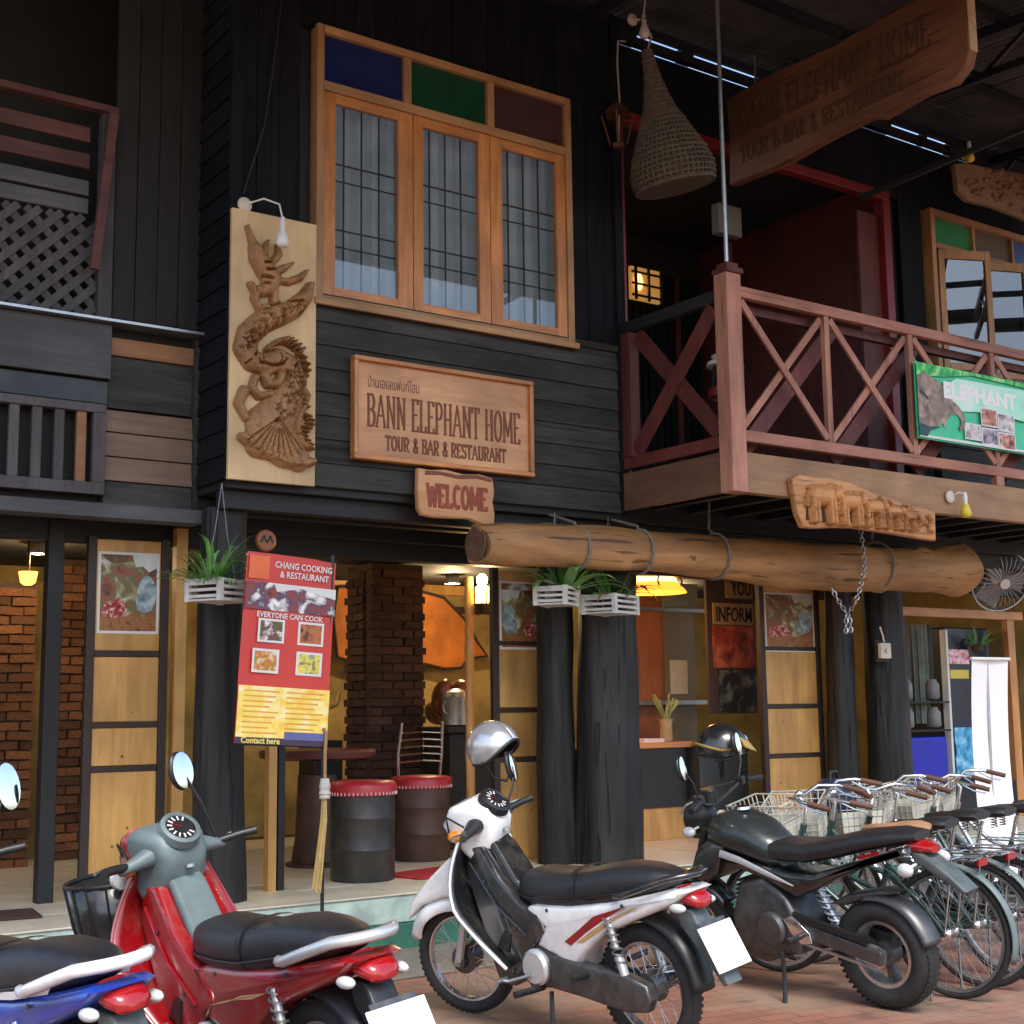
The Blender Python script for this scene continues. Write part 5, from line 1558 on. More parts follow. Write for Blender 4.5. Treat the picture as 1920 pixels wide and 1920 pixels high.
# counter bay
t = T('service_counter', 'wooden topped counter with black front behind the thick pillar', 'counter', (8.3, 1.6, FZ))
ob('counter_top', MB().box(7.6, 8.62, 1.38, 1.95, 1.14, 1.19), m_teak, t, bevel=.006)
ob('counter_front', MB().box(7.65, 8.57, 1.42, 1.90, .62, 1.139), m_black, t)
ob('counter_foot', MB().box(7.65, 8.57, 1.44, 1.88, FZ + .01, .619), m_door, t)
tag(ob('paper_stack', MB().obox((8.22, 1.58, 1.205), (.30, .22, .03), Matrix.Rotation(R(12), 3, 'Z')), m_white), 'pale stack of papers lying on the counter top', 'papers')
t = T('grey_cabinet', 'dark grey cabinet standing beside the counter behind the black helmet', 'cabinet', (8.9, 1.45, FZ))
ob('carcass', MB().box(8.62, 9.22, 1.30, 1.75, FZ + .01, 1.15), M('dark_slate_laminate', (.035, .042, .042), .5, 0, .25, 5), t, bevel=.008)
ob('top_edge', MB().box(8.60, 9.24, 1.28, 1.77, 1.151, 1.18), M('olive_edging', (.22, .18, .06), .6), t, bevel=.004)
t = T('glass_screen', 'greenish glass partition with a white notice above the counter', 'partition', (9.0, 2.1, 1.2))
ob('wood_panel', MB().box(8.50, 9.02, 2.2, 2.24, 1.0, 2.79), WOOD('chestnut_panel', (.20, .075, .03), (.30, .12, .05), 'z', 3, .5, .2, .05), t)
ob('glass_panel', MB().box(9.02, 9.42, 2.18, 2.20, 1.0, 2.55), M('grey_green_panel', (.16, .15, .09), .3, 0, .3, 2), t)
ob('head_rail', MB().box(8.50, 9.55, 2.14, 2.18, 2.42, 2.455), m_steel, t)
ob('ledge', MB().box(8.5, 9.55, 2.1, 2.179, 1.52, 1.56), m_steel, t)
ob('notice', MB().box(9.08, 9.30, 2.165, 2.178, 1.62, 1.95), M('pale_notice_paper', (.6, .66, .6), .7), t)
ob('notice', MB().box(9.62, 9.82, 2.5, 2.51, 1.95, 2.28), M('yellow_notice_paper', (.6, .42, .12), .7), t)
ob('top_board', MB().box(9.0, 9.45, 2.15, 2.179, 2.46, 2.70), M('teal_grey_board', (.22, .26, .25), .5), t)
NB = T('information_board', 'dark notice board reading YOU and INFORM with a red poster below', 'sign', (9.2, 1.4, 1.4))
ob('board', MB().box(8.86, 9.47, 1.40, 1.43, 1.43, 2.70), M('dark_brown_board', (.05, .028, .02), .6), NB)
ob('title_strip', MB().box(8.93, 9.45, 1.392, 1.399, 2.25, 2.45), M('faded_ochre_strip', (.34, .24, .11), .6), NB)
ob('title_strip', MB().box(9.10, 9.45, 1.392, 1.399, 2.50, 2.68), M('faded_ochre_strip', (1, 1, 1)), NB)
ob('lettering', text_mb('INFORM', .19, front(8.97, 1.391, 2.28), .001, bold=.004, width=.46), m_black, NB)
ob('lettering', text_mb('YOU', .19, front(9.17, 1.391, 2.53), .001, bold=.004, width=.26), m_black, NB)
ob('poster', MB().box(8.92, 9.45, 1.392, 1.399, 1.85, 2.24), PRINT('red_tour_print', [lin(c) for c in ((70, 24, 16), (150, 60, 36), (190, 110, 80))], 7), NB)
ob('poster', MB().box(8.98, 9.46, 1.392, 1.399, 1.45, 1.83), PRINT('dark_tour_print', [lin(c) for c in ((10, 12, 12), (26, 28, 26), (110, 110, 96))], 8), NB)
t = T('vase_of_stems', 'clear vase with pale dried stems on the counter end', 'vase', (8.62, 1.55, 1.19))
ob('vase', MB().lathe([(.05, 0), (.06, .02), (.055, .16), (.07, .2)], (8.5, 1.6, 1.192), 'z', 14), M('straw_glass', (.45, .38, .2), .2, 0, .2, 8), t, ang=40)
sm = MB()
for i in range(16):
    a = rr.uniform(0, 6.28)
    sm.tube([(8.5, 1.6, 1.3), (8.5 + .05 * math.cos(a), 1.6 + .05 * math.sin(a), 1.45), (8.5 + .13 * math.cos(a), 1.6 + .1 * math.sin(a), rr.uniform(1.5, 1.62))], [.004, .006, .008], 5)
ob('stems', sm, M('pale_green_stem', (.3, .36, .16), .7), t)

# right bay: framed shop window, drinks cabinet, cool box, fan, pumpkin sign
SWN = T('shop_window', 'wood framed shop window with dark curtains behind the parked bicycles', 'window', (12, .95, FZ))
ob('frame_head', MB().box(10.98, 13.0, .93, 1.0, 2.36, 2.45), m_teak, SWN, bevel=.005)
ob('frame_side', MB().box(12.72, 12.84, .93, 1.0, FZ + .01, 2.359), m_teakz, SWN, bevel=.005)
ob('frame_side', MB().box(10.98, 11.08, .93, 1.0, FZ + .01, 2.359), m_redd, SWN, bevel=.005)
ob('frame_rail', MB().box(11.081, 12.719, .94, .99, FZ + .01, .70), m_dark, SWN)
for i in range(8):
    ob('curtain_strip', MB().grid(8, 2, lambda u, v, i=i: (11.12 + i * .085 + .075 * u, 1.18 + .015 * math.sin(u * 6 + i), 1.3 + 1.0 * v)), M('grey_green_curtain', (.10, .12, .10), .8, 0, .35, 6, rnd=.5), SWN)
for zz in (1.24, 1.52):
    for i in range(2):
        ob('jar', MB().lathe([(.06, 0), (.075, .02), (.075, .15), (.05, .18), (.05, .2)], (11.3 + i * .42, 1.16, zz + .02), 'z', 14), M('milky_jar', (.2, .2, .19), .4), SWN, ang=40)
    ob('shelf', MB().box(11.09, 11.85, 1.05, 1.28, zz - .02, zz), m_dark, SWN)
tag(ob('blue_cool_box', MB().box(11.12, 11.80, 1.06, 1.4, FZ + .02, 1.17), M('royal_blue_plastic', (.01, .015, .42), .4, 0, .15, 4), bevel=.03), 'royal blue plastic box under the shop window shelf', 'box')
DC = T('drinks_cabinet', 'tall glass drinks cabinet with a white edge right of the shop window curtains', 'refrigerator', (12.3, 1.4, FZ))
ob('cabinet', MB().box(11.95, 12.70, 1.15, 1.75, FZ + .02, 2.28), M('dark_navy_cabinet', (.015, .018, .035), .3, 0, .3, 4), DC, bevel=.015)
ob('door_edge', MB().box(11.91, 11.945, 1.10, 1.18, FZ + .05, 2.25), m_white, DC, bevel=.006)
ob('label', MB().box(12.0, 12.30, 1.135, 1.148, 1.75, 1.84), M('yellow_label', (.7, .55, .08), .5), DC)
ob('label', MB().box(12.0, 12.32, 1.135, 1.148, 1.9, 2.05), PRINT('pink_label_print', [lin(c) for c in ((200, 40, 80), (240, 190, 205), (250, 235, 235))], 18), DC)
ob('bottle_print', MB().box(12.02, 12.34, 1.135, 1.148, .75, 1.25), PRINT('water_bottle_print', [lin(c) for c in ((20, 90, 150), (90, 190, 230), (220, 235, 240))], 9), DC)
t = plant(12.35, 1.05, 2.06, 'bright green sprig above the white banner beside the drinks cabinet', 14, .24, 1, .018, m_leaf[:2], 21, .5, 'green sprigs')
FN = T('wall_fan', 'grey caged electric fan tilted on the wall right of the log', 'fan', (11.5, .3, 2.6))
fm = Matrix.Translation((11.62, .2, 2.66)) @ Vector((-.35, -.75, -.35)).to_track_quat('Z', 'Y').to_matrix().to_4x4() @ Matrix.Scale(1.0, 4)
cage = MB(fm)
cage.ring((0, 0, 0), .30, .011, 'z', 40, 8)
for k in range(28):
    a = 2 * PI * k / 28
    cage.tube([(.06 * math.cos(a), .06 * math.sin(a), .075), (.2 * math.cos(a), .2 * math.sin(a), .06), (.30 * math.cos(a), .30 * math.sin(a), 0), (.2 * math.cos(a), .2 * math.sin(a), -.08), (.06 * math.cos(a), .06 * math.sin(a), -.1)], .003, 4)
ob('cage', cage, m_steel, FN, ang=60)
for k in range(3):
    a = 2 * PI * k / 3
    ob('blade', MB(fm @ Matrix.Rotation(a, 4, 'Z')).grid(6, 5, lambda u, v: (.05 + .2 * u, (v - .5) * (.1 + .14 * u), .02 * (v - .5) * 2 - .01)), M('smoky_blade', (.2, .21, .22), .4), FN, ang=60)
ob('hub', MB(fm).lathe([(.055, .078), (.05, .09), (.001, .092)], (0, 0, 0), 'z', 18), m_white, FN, ang=40)
ob('motor', MB(fm).lathe([(.06, -.26), (.08, -.24), (.085, -.14), (.05, -.1)], (0, 0, 0), 'z', 18), m_steel, FN, ang=40)
ob('bracket', MB().tube([tuple(fm @ Vector((0, 0, -.2))), (11.70, .55, 2.55), (11.72, .9, 2.70)], .022, 8), m_steel, FN)
t = T('switch_box', 'small cream switch box on the post beside the shop window', 'box', (10.12, .45, 1.9))
ob('case', MB().box(10.06, 10.20, .40, .44, 1.91, 2.05), M('cream_plastic', (.62, .58, .48), .5), t, bevel=.006)
ob('knob', MB().lathe([(.022, -.0), (.02, -.02), (.001, -.022)], (10.13, .399, 1.98), 'y', 12), M('cream_plastic', (1, 1, 1)), t)
ob('cord', MB().tube([(10.13, .42, 2.05), (10.14, .44, 2.12), (10.12, .45, 2.2)], .008, 6), m_white, t)
ob('back_plate', MB().box(10.04, 10.22, .441, .46, 1.88, 2.08), m_dark, t)
t = T('round_amber_sign', 'small round amber wooden plaque at the top of the food banner', 'sign', (3.93, .36, 2.55))
ob('disc', MB().lathe([(.001, 0), (.065, .002), (.075, .012), (.07, .03)], (3.93, .33, 2.62), 'y', 22), M('amber_lacquer', (.28, .09, .015), .4, 0, .25, 9), t, ang=40)
for i in range(2):
    ob('carved_mark', MB().beam((3.89 + i * .045, .328, 2.605), (3.91 + i * .045, .328, 2.65), .004, .012).beam((3.91 + i * .045, .328, 2.65), (3.93 + i * .045, .328, 2.605), .004, .012), m_iron, t)

# ================================================================ hung from the upper front
m_cane = M('woven_cane', (.11, .095, .07), .8, 0, .35, 24, .5, 80)
FT = T('fish_trap', 'bottle shaped woven cane fish trap hanging at the corner of the balcony', 'basket', (6.83, -.6, 5.3))
prof = [(.035, 1.05), (.045, .92), (.075, .74), (.13, .56), (.21, .40), (.28, .24), (.315, .13), (.31, .05), (.29, .0)]
Mt = Matrix.Translation((6.80, -.6, 5.36)) @ Matrix.Rotation(R(-14), 4, 'Y')
def tr(h):
    for (r1, h1), (r2, h2) in zip(prof, prof[1:]):
        if h2 <= h <= h1: return r1 + (r2 - r1) * (h1 - h) / (h1 - h2)
    return prof[-1][0]
cn = MB(Mt)
for k in range(44):
    a = 2 * PI * k / 44
    cn.tube([(tr(h) * math.cos(a + .25 * h), tr(h) * math.sin(a + .25 * h), h) for h in [1.05 * q / 12 for q in range(13)]], .009, 5)
ob('canes', cn, m_cane, FT, ang=60)
hp = MB(Mt)
for q in range(26):
    h = .01 + q * .04
    hp.ring((0, 0, h), tr(h) + .004, .009 if q % 6 else .014, 'z', 36, 5)
ob('hoops', hp, m_cane, FT, ang=60)
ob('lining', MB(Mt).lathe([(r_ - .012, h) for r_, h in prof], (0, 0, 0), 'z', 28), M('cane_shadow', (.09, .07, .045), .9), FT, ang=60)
ob('cord', MB().tube([tuple(Mt @ Vector((0, 0, 1.04))), (6.60, -.6, 6.5), (6.52, -.6, 6.62), (6.56, -.6, 6.85)], .008, 6), M('pale_cord', (.45, .42, .36), .8), FT)
WL = T('hanging_lantern', 'rusty empty carriage lantern hung on a wire at the corner of the bay', 'lantern', (6.63, -.12, 5.8))
for sx in (-1, 1):
    for sy in (-1, 1):
        ob('corner_bar', MB().beam((6.64 + sx * .045, -.14 + sy * .045, 5.82), (6.64 + sx * .09, -.14 + sy * .09, 6.06), .014, .014), M('rusty_iron', (.13, .055, .035), .7, .3, .4, 20, .4), WL)
ob('lantern_roof', MB().lathe([(.13, 0), (.06, .07), (.015, .10)], (6.64, -.14, 6.061), 'z', 4), M('rusty_iron', (1, 1, 1)), WL)
ob('lantern_base', MB().lathe([(.05, -.03), (.065, 0)], (6.64, -.14, 5.819), 'z', 4), M('rusty_iron', (1, 1, 1)), WL)
ob('wire', MB().tube([(6.64, -.14, 5.84), (6.66, -.14, 6.2), (6.645, -.14, 6.5), (6.66, -.14, 6.68), (6.74, -.13, 6.70)], .008, 6), M('pale_cord', (1, 1, 1)), WL)
def bulb(label, base, arm, bp_, col, nm='bare_bulb', flip=False):
    t = T(nm, label, 'lamp', base)
    ob('rose', MB().lathe([(.045, 0), (.05, -.02), (.03, -.035), (.001, -.036)], base, 'y', 16), M('cream_plastic', (1, 1, 1)), t, ang=40)
    ob('arm', MB().tube(arm, .006, 6), m_white, t)
    x_, y_, z_ = bp_
    ob('cap', MB().lathe([(.018, .0), (.02, .05), (.014, .09)], bp_, 'z', 12), m_white, t, ang=40)
    ob('bulb', MB().lathe([(.001, -.11), (.03, -.105), (.045, -.08), (.03, -.02), (.02, 0)], bp_, 'z', 16), col, t, ang=50)
m_cream = M('cream_plastic', (1, 1, 1))
m_bulb = M('frosted_bulb', (.82, .82, .78), .3, 0, .03, 5)
bulb('white bulb on a curved arm over the dragon panel', (3.57, -.03, 4.73), [(3.57, -.06, 4.73), (3.66, -.14, 4.76), (3.74, -.20, 4.72), (3.755, -.22, 4.62)], (3.755, -.22, 4.54), m_bulb, 'panel_lamp')
bulb('white bulb holder with a yellow shade on the balcony fascia right of the plaque', (9.03, -1.20, 3.10), [(9.03, -1.22, 3.10), (9.05, -1.28, 3.13), (9.10, -1.3, 3.12)], (9.10, -1.30, 3.04), M('yellow_bulb_shade', (.8, .62, .05), .35), 'fascia_lamp')
bulb('pale bulb under the roof edge above the lantern', (6.75, -.2, 6.85), [(6.75, -.22, 6.85), (6.8, -.25, 6.85)], (6.82, -.27, 6.80), m_bulb, 'eaves_lamp')
bulb('yellow tube lamp at the top left corner of the upper carved sign', (10.55, -.44, 6.52), [(10.55, -.46, 6.52), (10.56, -.5, 6.54)], (10.56, -.5, 6.55), M('yellow_bulb_shade', (1, 1, 1)), 'sign_lamp')
t = T('grey_meter_box', 'grey electric box under the veranda ceiling behind the hanging sign', 'box', (8.6, 1.0, 5.9))
ob('case', MB().box(8.75, 9.05, .95, 1.05, 5.85, 6.14), M('pale_grey_enamel', (.3, .32, .33), .5), t, bevel=.01)
ob('conduit', MB().cyl((8.9, 1.0, 6.141), (8.9, 1.0, 6.36), .014, 8), m_steel, t)
t = T('balcony_lantern', 'black and white storm lantern with a red band on the balcony floor', 'lantern', (7.15, -.9, 3.25))
ob('stand', MB().lathe([(.10, 0), (.09, .02), (.03, .05), (.03, .42), (.09, .46)], (7.0, -.85, 3.25), 'z', 14), m_steel, t, ang=40)
ob('band', MB().lathe([(.11, .0), (.13, .01), (.13, .07), (.11, .08)], (7.0, -.85, 3.712), 'z', 18), m_redf, t, ang=40)
ob('chimney', MB().lathe([(.10, 0), (.09, .16)], (7.0, -.85, 3.793), 'z', 18), m_black, t, ang=40)
ob('cap', MB().lathe([(.14, 0), (.13, .03), (.09, .05), (.10, .08), (.05, .1)], (7.0, -.85, 3.954), 'z', 18), m_white, t, ang=40)
ob('bail', MB().tube([(7.15, -.85, 3.4), (7.2, -.85, 3.6), (7.15, -.85, 3.75), (7.12, -.85, 3.80)], .008, 6), m_steel, t)

# loose wiring on the front
m_wire = M('black_cable', (.01, .01, .01), .6)
tag(ob('sagging_cable', MB().tube([(3.56, -.045, 4.80), (3.70, -.05, 5.3), (3.78, -.05, 5.9), (3.84, -.05, 6.5), (3.95, -.06, 6.93)], .007, 6), m_wire, ang=60), 'thin dark cable rising on the dark boards left of the big window', 'cable')
tag(ob('eaves_cable', MB().tube([(6.80, -.3, 6.84), (7.6, -.5, 6.72), (8.6, -.7, 6.70), (9.6, -.7, 6.74), (10.6, -.6, 6.80)], .006, 6), m_wire, ang=60), 'thin black cable sagging under the roof behind the hanging sign', 'cable')

# ================================================================ motorbikes
m_tyre = M('tyre_rubber', (.018, .018, .018), .75, 0, .3, 30, .3, 90)
m_rim = M('bright_rim', (.6, .6, .6), .28, .9, .15, 15)
m_spoke = M('wire_spoke', (.62, .62, .62), .3, .9, .1, 20)
m_hub = M('grey_hub_alloy', (.11, .11, .11), .4, .7, .25, 15)
m_engine = M('engine_alloy', (.10, .10, .098), .42, .7, .35, 14, .15, 40)
m_seatb = M('black_seat_vinyl', (.016, .016, .018), .42, 0, .2, 20, .25, 160)
m_mirror = M('mirror_glass', (.92, .94, .95), .03, 1, 0, 5, rvar=0)
m_lens = M('red_tail_lens', (.30, .006, .008), .12, 0, .1, 10, coat=.6)
m_amber = M('amber_lens', (.7, .24, .02), .15, 0, .1, 10, coat=.5)
m_clear = M('clear_lens', (.55, .57, .56), .1, 0, .1, 10, coat=.6)
m_plate = M('white_number_plate', (.85, .85, .85), .35, 0, .03, 4)
m_flap = M('dull_grey_flap', (.07, .085, .085), .5, 0, .3, 12)
m_tealg = M('grey_green_plastic', (.11, .145, .145), .45, 0, .2, 8)
m_silverp = M('silver_paint', (.55, .57, .58), .3, .5, .1, 8, coat=.4)
def paint(nm, c):
    """lacquer with road dust and fine scratches"""
    if nm in MATS: return MATS[nm]
    mt = M(nm, c, .3, 0, .08, 5, coat=.85)
    nt = mt.node_tree
    N, L = nt.nodes, nt.links
    b = N['Principled BSDF']
    src = b.inputs['Base Color'].links[0].from_socket
    tc = N.new('ShaderNodeTexCoord')
    n1 = N.new('ShaderNodeTexNoise')
    n1.inputs['Scale'].default_value = 7
    n1.inputs['Detail'].default_value = 9
    n1.inputs['Roughness'].default_value = .75
    L.new(tc.outputs['Object'], n1.inputs['Vector'])
    rp = N.new('ShaderNodeValToRGB')
    rp.color_ramp.elements[0].position, rp.color_ramp.elements[1].position = .48, .78
    rp.color_ramp.elements[0].color, rp.color_ramp.elements[1].color = (0, 0, 0, 1), (.45, .45, .45, 1)
    L.new(n1.outputs['Fac'], rp.inputs[0])
    mx = N.new('ShaderNodeMixRGB')
    mx.inputs[2].default_value = (.16, .13, .10, 1)
    L.new(rp.outputs[0], mx.inputs[0])
    L.new(src, mx.inputs[1])
    L.new(mx.outputs[0], b.inputs['Base Color'])
    iv = N.new('ShaderNodeMapRange')
    iv.inputs['From Max'].default_value = .45
    iv.inputs['To Min'].default_value, iv.inputs['To Max'].default_value = .05, .5
    L.new(rp.outputs[0], iv.inputs[0])
    L.new(iv.outputs[0], b.inputs['Coat Roughness'])
    return mt
m_wht = paint('glossy_white_paint', (.78, .78, .77))
m_redb = paint('glossy_red_paint', (.26, .003, .006))
m_blk = paint('glossy_black_paint', (.010, .011, .012))
m_blu = paint('glossy_blue_paint', (.005, .045, .36))
m_grym = M('satin_grey_tank', (.028, .034, .034), .35, .3, .15, 8, coat=.4)

def wheel(root, name, c, Rw, tr_, Ms, rimw=.02, spokes=True, drum_r=.07, tyre_sq=1.15):
    I = Ms or Matrix.Identity(4)
    w = ob(name, MB(I).ring(c, Rw - tr_, tr_, 'y', 48, 12, tyre_sq), m_tyre, root, ang=60)
    tread = MB(I)
    for k in range(56):
        a = 2 * PI * k / 56
        for s_ in (-1, 1):
            cc = Vector(c) + Vector(((Rw - .0085) * math.cos(a + s_ * .02), s_ * tr_ * .45, (Rw - .0085) * math.sin(a + s_ * .02)))
            tread.obox(cc, (.006, tr_ * .8, Rw * .055), Matrix.Rotation(-a, 3, 'Y'))
    ob('tread', tread, m_tyre, w)
    rr_ = Rw - 2 * tr_ + .008
    ob('rim', MB(I).lathe([(rr_ - .012, -rimw), (rr_ + .006, -rimw - .003), (rr_ + .006, rimw + .003), (rr_ - .012, rimw), (rr_ - .018, 0), (rr_ - .012, -rimw)], c, 'y', 48, cap=False), m_rim, w, ang=40)
    ob('hub', MB(I).lathe([(.02, -.085), (.03, -.08), (.03, -.05), (drum_r, -.045), (drum_r, .04), (.035, .045), (.03, .085), (.02, .09)], c, 'y', 24), m_hub, w, ang=40)
    sp = MB(I)
    cv = Vector(c)
    if spokes:
        for k in range(32):
            a = 2 * PI * k / 32
            s_ = 1 if k % 2 else -1
            b = a + (.42 if (k // 2) % 2 else -.42)
            sp.tube([cv + Vector((drum_r * .95 * math.cos(b), s_ * .035, drum_r * .95 * math.sin(b))), cv + Vector((rr_ * math.cos(a), s_ * .006, rr_ * math.sin(a)))], .0019, 4)
        ob('spokes', sp, m_spoke, w)
    else:
        for k in range(3):
            a = 2 * PI * k / 3 + .3
            for q in (-.16, .16):
                sp.beam(cv + Vector((.03 * math.cos(a), 0, .03 * math.sin(a))), cv + Vector((rr_ * math.cos(a + q), 0, rr_ * math.sin(a + q))), .028, .03, up=(0, 1, 0))
        ob('cast_spokes', sp, m_hub, w, bevel=.004)
    return w
def fender(c, Rf, a0, a1, hw, Ms=None, n=22, lip=.035, taper=True):
    mb = MB(Ms)
    secs = []
    for i in range(n):
        t = i / (n - 1)
        a = R(a0 + (a1 - a0) * t)
        k = 1.0
        if taper: k = min(1, .25 + 3.2 * t) if t < .3 else 1
        w = hw * k
        sec = []
        for q in range(-4, 5):
            u = q / 4
            drop = lip * (abs(u) ** 2.5)
            r_ = Rf - drop
            sec.append((c[0] + r_ * math.cos(a), u * w, c[2] + r_ * math.sin(a)))
        secs.append(sec)
    return mb.loft(secs, cap=False, ring=False)
def sup(x, zc, hw, hh, n=14, e=2.6, top=1.0):
    """a rounded section across the bike at x"""
    out = []
    for j in range(n):
        a = 2 * PI * j / n
        cx, sz = math.cos(a), math.sin(a)
        out.append((x, hw * math.copysign(abs(cx) ** (2 / e), cx), zc + hh * math.copysign(abs(sz) ** (2 / e), sz) * (top if sz > 0 else 1)))
    return out
def mirror_part(root, Ms, base, head, face, rx=.055, rz=.08):
    p = ob('mirror', MB(Ms).tube([base, ((base[0] + head[0]) / 2 - .02, (base[1] + head[1]) / 2, (base[2] + head[2]) / 2), head], .006, 7), m_black, root, ang=60)
    q = Vector(face).normalized().to_track_quat('Z', 'Y').to_matrix()
    ob('mirror_shell', MB(Ms).ell(Vector(head) - Vector(face).normalized() * .012, (rx, rz, .022), 20, 8, q), m_black, p, ang=60)
    ob('mirror_glass', MB(Ms).ell(Vector(head) + Vector(face).normalized() * .008, (rx * .93, rz * .93, .004), 20, 4, q), m_mirror, p, ang=60)

def underbone(label, loc, heading, lean, steer, body, lower, seat_m, headm, innerm, opt):
    """small step-through motorbike; x forward, y left, z up; about 1.9 m long"""
    root = T('motorbike', label, 'motorbike', (*loc, 0), R(heading), None, world=False)
    root.rotation_euler = (-R(lean), 0, R(heading))
    root.scale = (opt.get('sx', 1.0), 1, 1)
    fx, rx_, Rw = .62, -.61, .28
    ax = Vector((-.36, 0, .93)).normalized()
    hp = Vector((.40, 0, .80))
    Ms = Matrix.Translation(hp) @ Matrix.Rotation(R(steer), 4, ax) @ Matrix.Translation(-hp)
    wheel(root, 'front_wheel', (fx, 0, Rw), Rw, .034, Ms, .018)
    wheel(root, 'rear_wheel', (rx_, 0, Rw), Rw, .042, None, .022)
    for s_ in (-1, 1):
        ob('fork_leg', MB(Ms).tube([(fx + .01, s_ * .075, Rw - .01), (fx - .06, s_ * .075, .48), (fx - .17, s_ * .07, .74)], [.024, .021, .019], 12), m_silverp if opt.get('silverfork') else m_hub, root, ang=50)
    ob('axle', MB(Ms).cyl((fx, -.1, Rw), (fx, .1, Rw), .012, 10), m_steel, root)
    # front fender: beak over the wheel and a fin up to the fork
    ob('front_fender', fender((fx, 0, Rw), .335, 18, 150, .082, Ms, 26, .075), body, root, ang=60, solid=.006)
    ob('fender_fin', MB(Ms).puff([(fx + .06, .60), (fx + .20, .555), (fx + .30, .48), (fx + .26, .58), (fx + .12, .70), (fx - .02, .80), (fx - .12, .82), (fx - .12, .70), (fx - .02, .61)], lambda x, z: .075 - .12 * max(0, x - fx - .05), .018), body, root, ang=45)
    # leg shield
    def shield(u, v):
        t = u
        xc = .47 - .10 * t - .20 * t * t + .05 * math.sin(t * PI)
        zc = .88 - .58 * t
        w = .16 + .13 * math.sin(min(1, t * 1.6) * PI / 2) - .10 * max(0, t - .55) / .45
        s_ = (v - .5) * 2
        return (xc - .06 * abs(s_) ** 2.2 + .02, s_ * w, zc + .02 * abs(s_))
    ob('leg_shield', MB().grid(16, 13, shield), lower, root, ang=60, solid=.02)
    ob('shield_edge', MB().tube([shield(i / 15, 1) for i in range(16)], .009, 6), opt.get('edge', body), root, ang=60)
    ob('shield_edge', MB().tube([shield(i / 15, 0) for i in range(16)], .009, 6), opt.get('edge', body), root, ang=60)
    # steering column cover and backbone
    secs = []
    for i in range(9):
        t = i / 8
        x_ = .40 - .46 * t
        z_ = .84 - .36 * t ** .8
        secs.append([(x_ + (p[2] - z_) * .55, p[1], z_ + (p[2] - z_) * .85) for p in sup(x_, z_, .085 + .03 * t, .085 + .02 * math.sin(t * PI), 14)])
    ob('backbone_cover', MB().loft(secs), innerm, root, ang=50)
    ob('tunnel_cover', MB().puff([(.37, .93), (.27, .87), (.14, .71), (.02, .645), (.02, .60), (.12, .63), (.24, .75), (.33, .87)], lambda x, z: .07 + .03 * max(0, .4 - x), .02), innerm, root, ang=45)
    ob('side_fairing', MB().puff([(.43, .86), (.32, .86), (.20, .72), (.06, .62), (-.06, .58), (-.10, .50), (.0, .42), (.06, .28), (.16, .22), (.26, .22), (.30, .34), (.37, .56), (.44, .72)], lambda x, z: .125 + .025 * max(0, .7 - abs(z - .5) * 2), .022), lower, root, ang=45)
    ob('fairing_vent', MB().puff([(.24, .40), (.18, .48), (.13, .47), (.16, .38)], .146, .006), m_black, root, ang=45)
    ob('fairing_crease', MB().tube([(.40, .128, .78), (.22, .143, .60), (.02, .143, .47)], .006, 6), opt.get('crease', lower), root, ang=60)
    # engine
    ob('engine', MB().puff([(-.14, .24), (.06, .22), (.14, .30), (.12, .42), (-.05, .46), (-.17, .38)], .115, .03), m_engine, root, ang=45)
    eng = MB()
    for k in range(7):
        eng.lathe([(.062, k * .022), (.062, k * .022 + .010)], (.14, 0, .35), 'x', 20)
    ob('cylinder_fins', eng, m_engine, root, ang=40)
    ob('crankcase_cover', MB().lathe([(.085, .11), (.085, .135), (.07, .15), (.001, .152)], (-.01, 0, .33), 'y', 24), m_silverp, root, ang=40)
    ob('gear_pedal', MB().tube([(.0, .16, .30), (.14, .175, .26), (.17, .19, .265)], .008, 7).cyl((.17, .16, .265), (.17, .23, .265), .012, 8), m_steel, root)
    for s_ in (-1, 1):
        ob('foot_peg', MB().cyl((-.02, s_ * .1, .235), (-.02, s_ * .29, .245), .016, 10), m_black, root)
        ob('rear_peg', MB().cyl((-.36, s_ * .14, .34), (-.38, s_ * .26, .35), .014, 10), m_black, root)
    # rear part: swing arm, chain case, shocks, muffler
    for s_ in (-1, 1):
        ob('swing_arm', MB().beam((-.16, s_ * .09, .31), (rx_ - .04, s_ * .1, Rw), .03, .05), m_hub, root, bevel=.006)
        ob('shock', MB().tube([(-.50, s_ * .125, .60), (-.535, s_ * .125, .47)], .016, 10).cyl((-.545, s_ * .125, .44), (-.59, s_ * .125, .31), .021, 10), m_silverp, root, ang=40)
        spr = [(-.50 - .06 * t_ + .026 * math.cos(t_ * 44), s_ * .125 + .026 * math.sin(t_ * 44), .60 - .2 * t_) for t_ in [k / 60 for k in range(61)]]
        ob('shock_spring', MB().tube(spr, .0045, 5), opt.get('spring', m_steel), root, ang=60)
    ob('chain_case', MB().puff([(-.12, .40), (-.30, .385), (-.58, .365), (-.71, .33), (-.73, .27), (-.70, .215), (-.58, .20), (-.3, .235), (-.12, .25)], .032, .014, .115), opt.get('case', m_engine), root, ang=45)
    ob('muffler', MB().tube([(.12, -.09, .24), (.0, -.13, .19), (-.2, -.15, .20), (-.32, -.155, .235), (-.5, -.16, .275), (-.86, -.165, .35), (-.9, -.165, .358)], [.016, .016, .018, .045, .052, .05, .03], 14), m_chrome, root, ang=40)
    ob('side_stand', MB().tube([(-.08, .11, .22), (-.16, .2, .1), (-.2, .265, .012)], .011, 8).obox((-.205, .27, .012), (.07, .04, .012)), m_black, root)
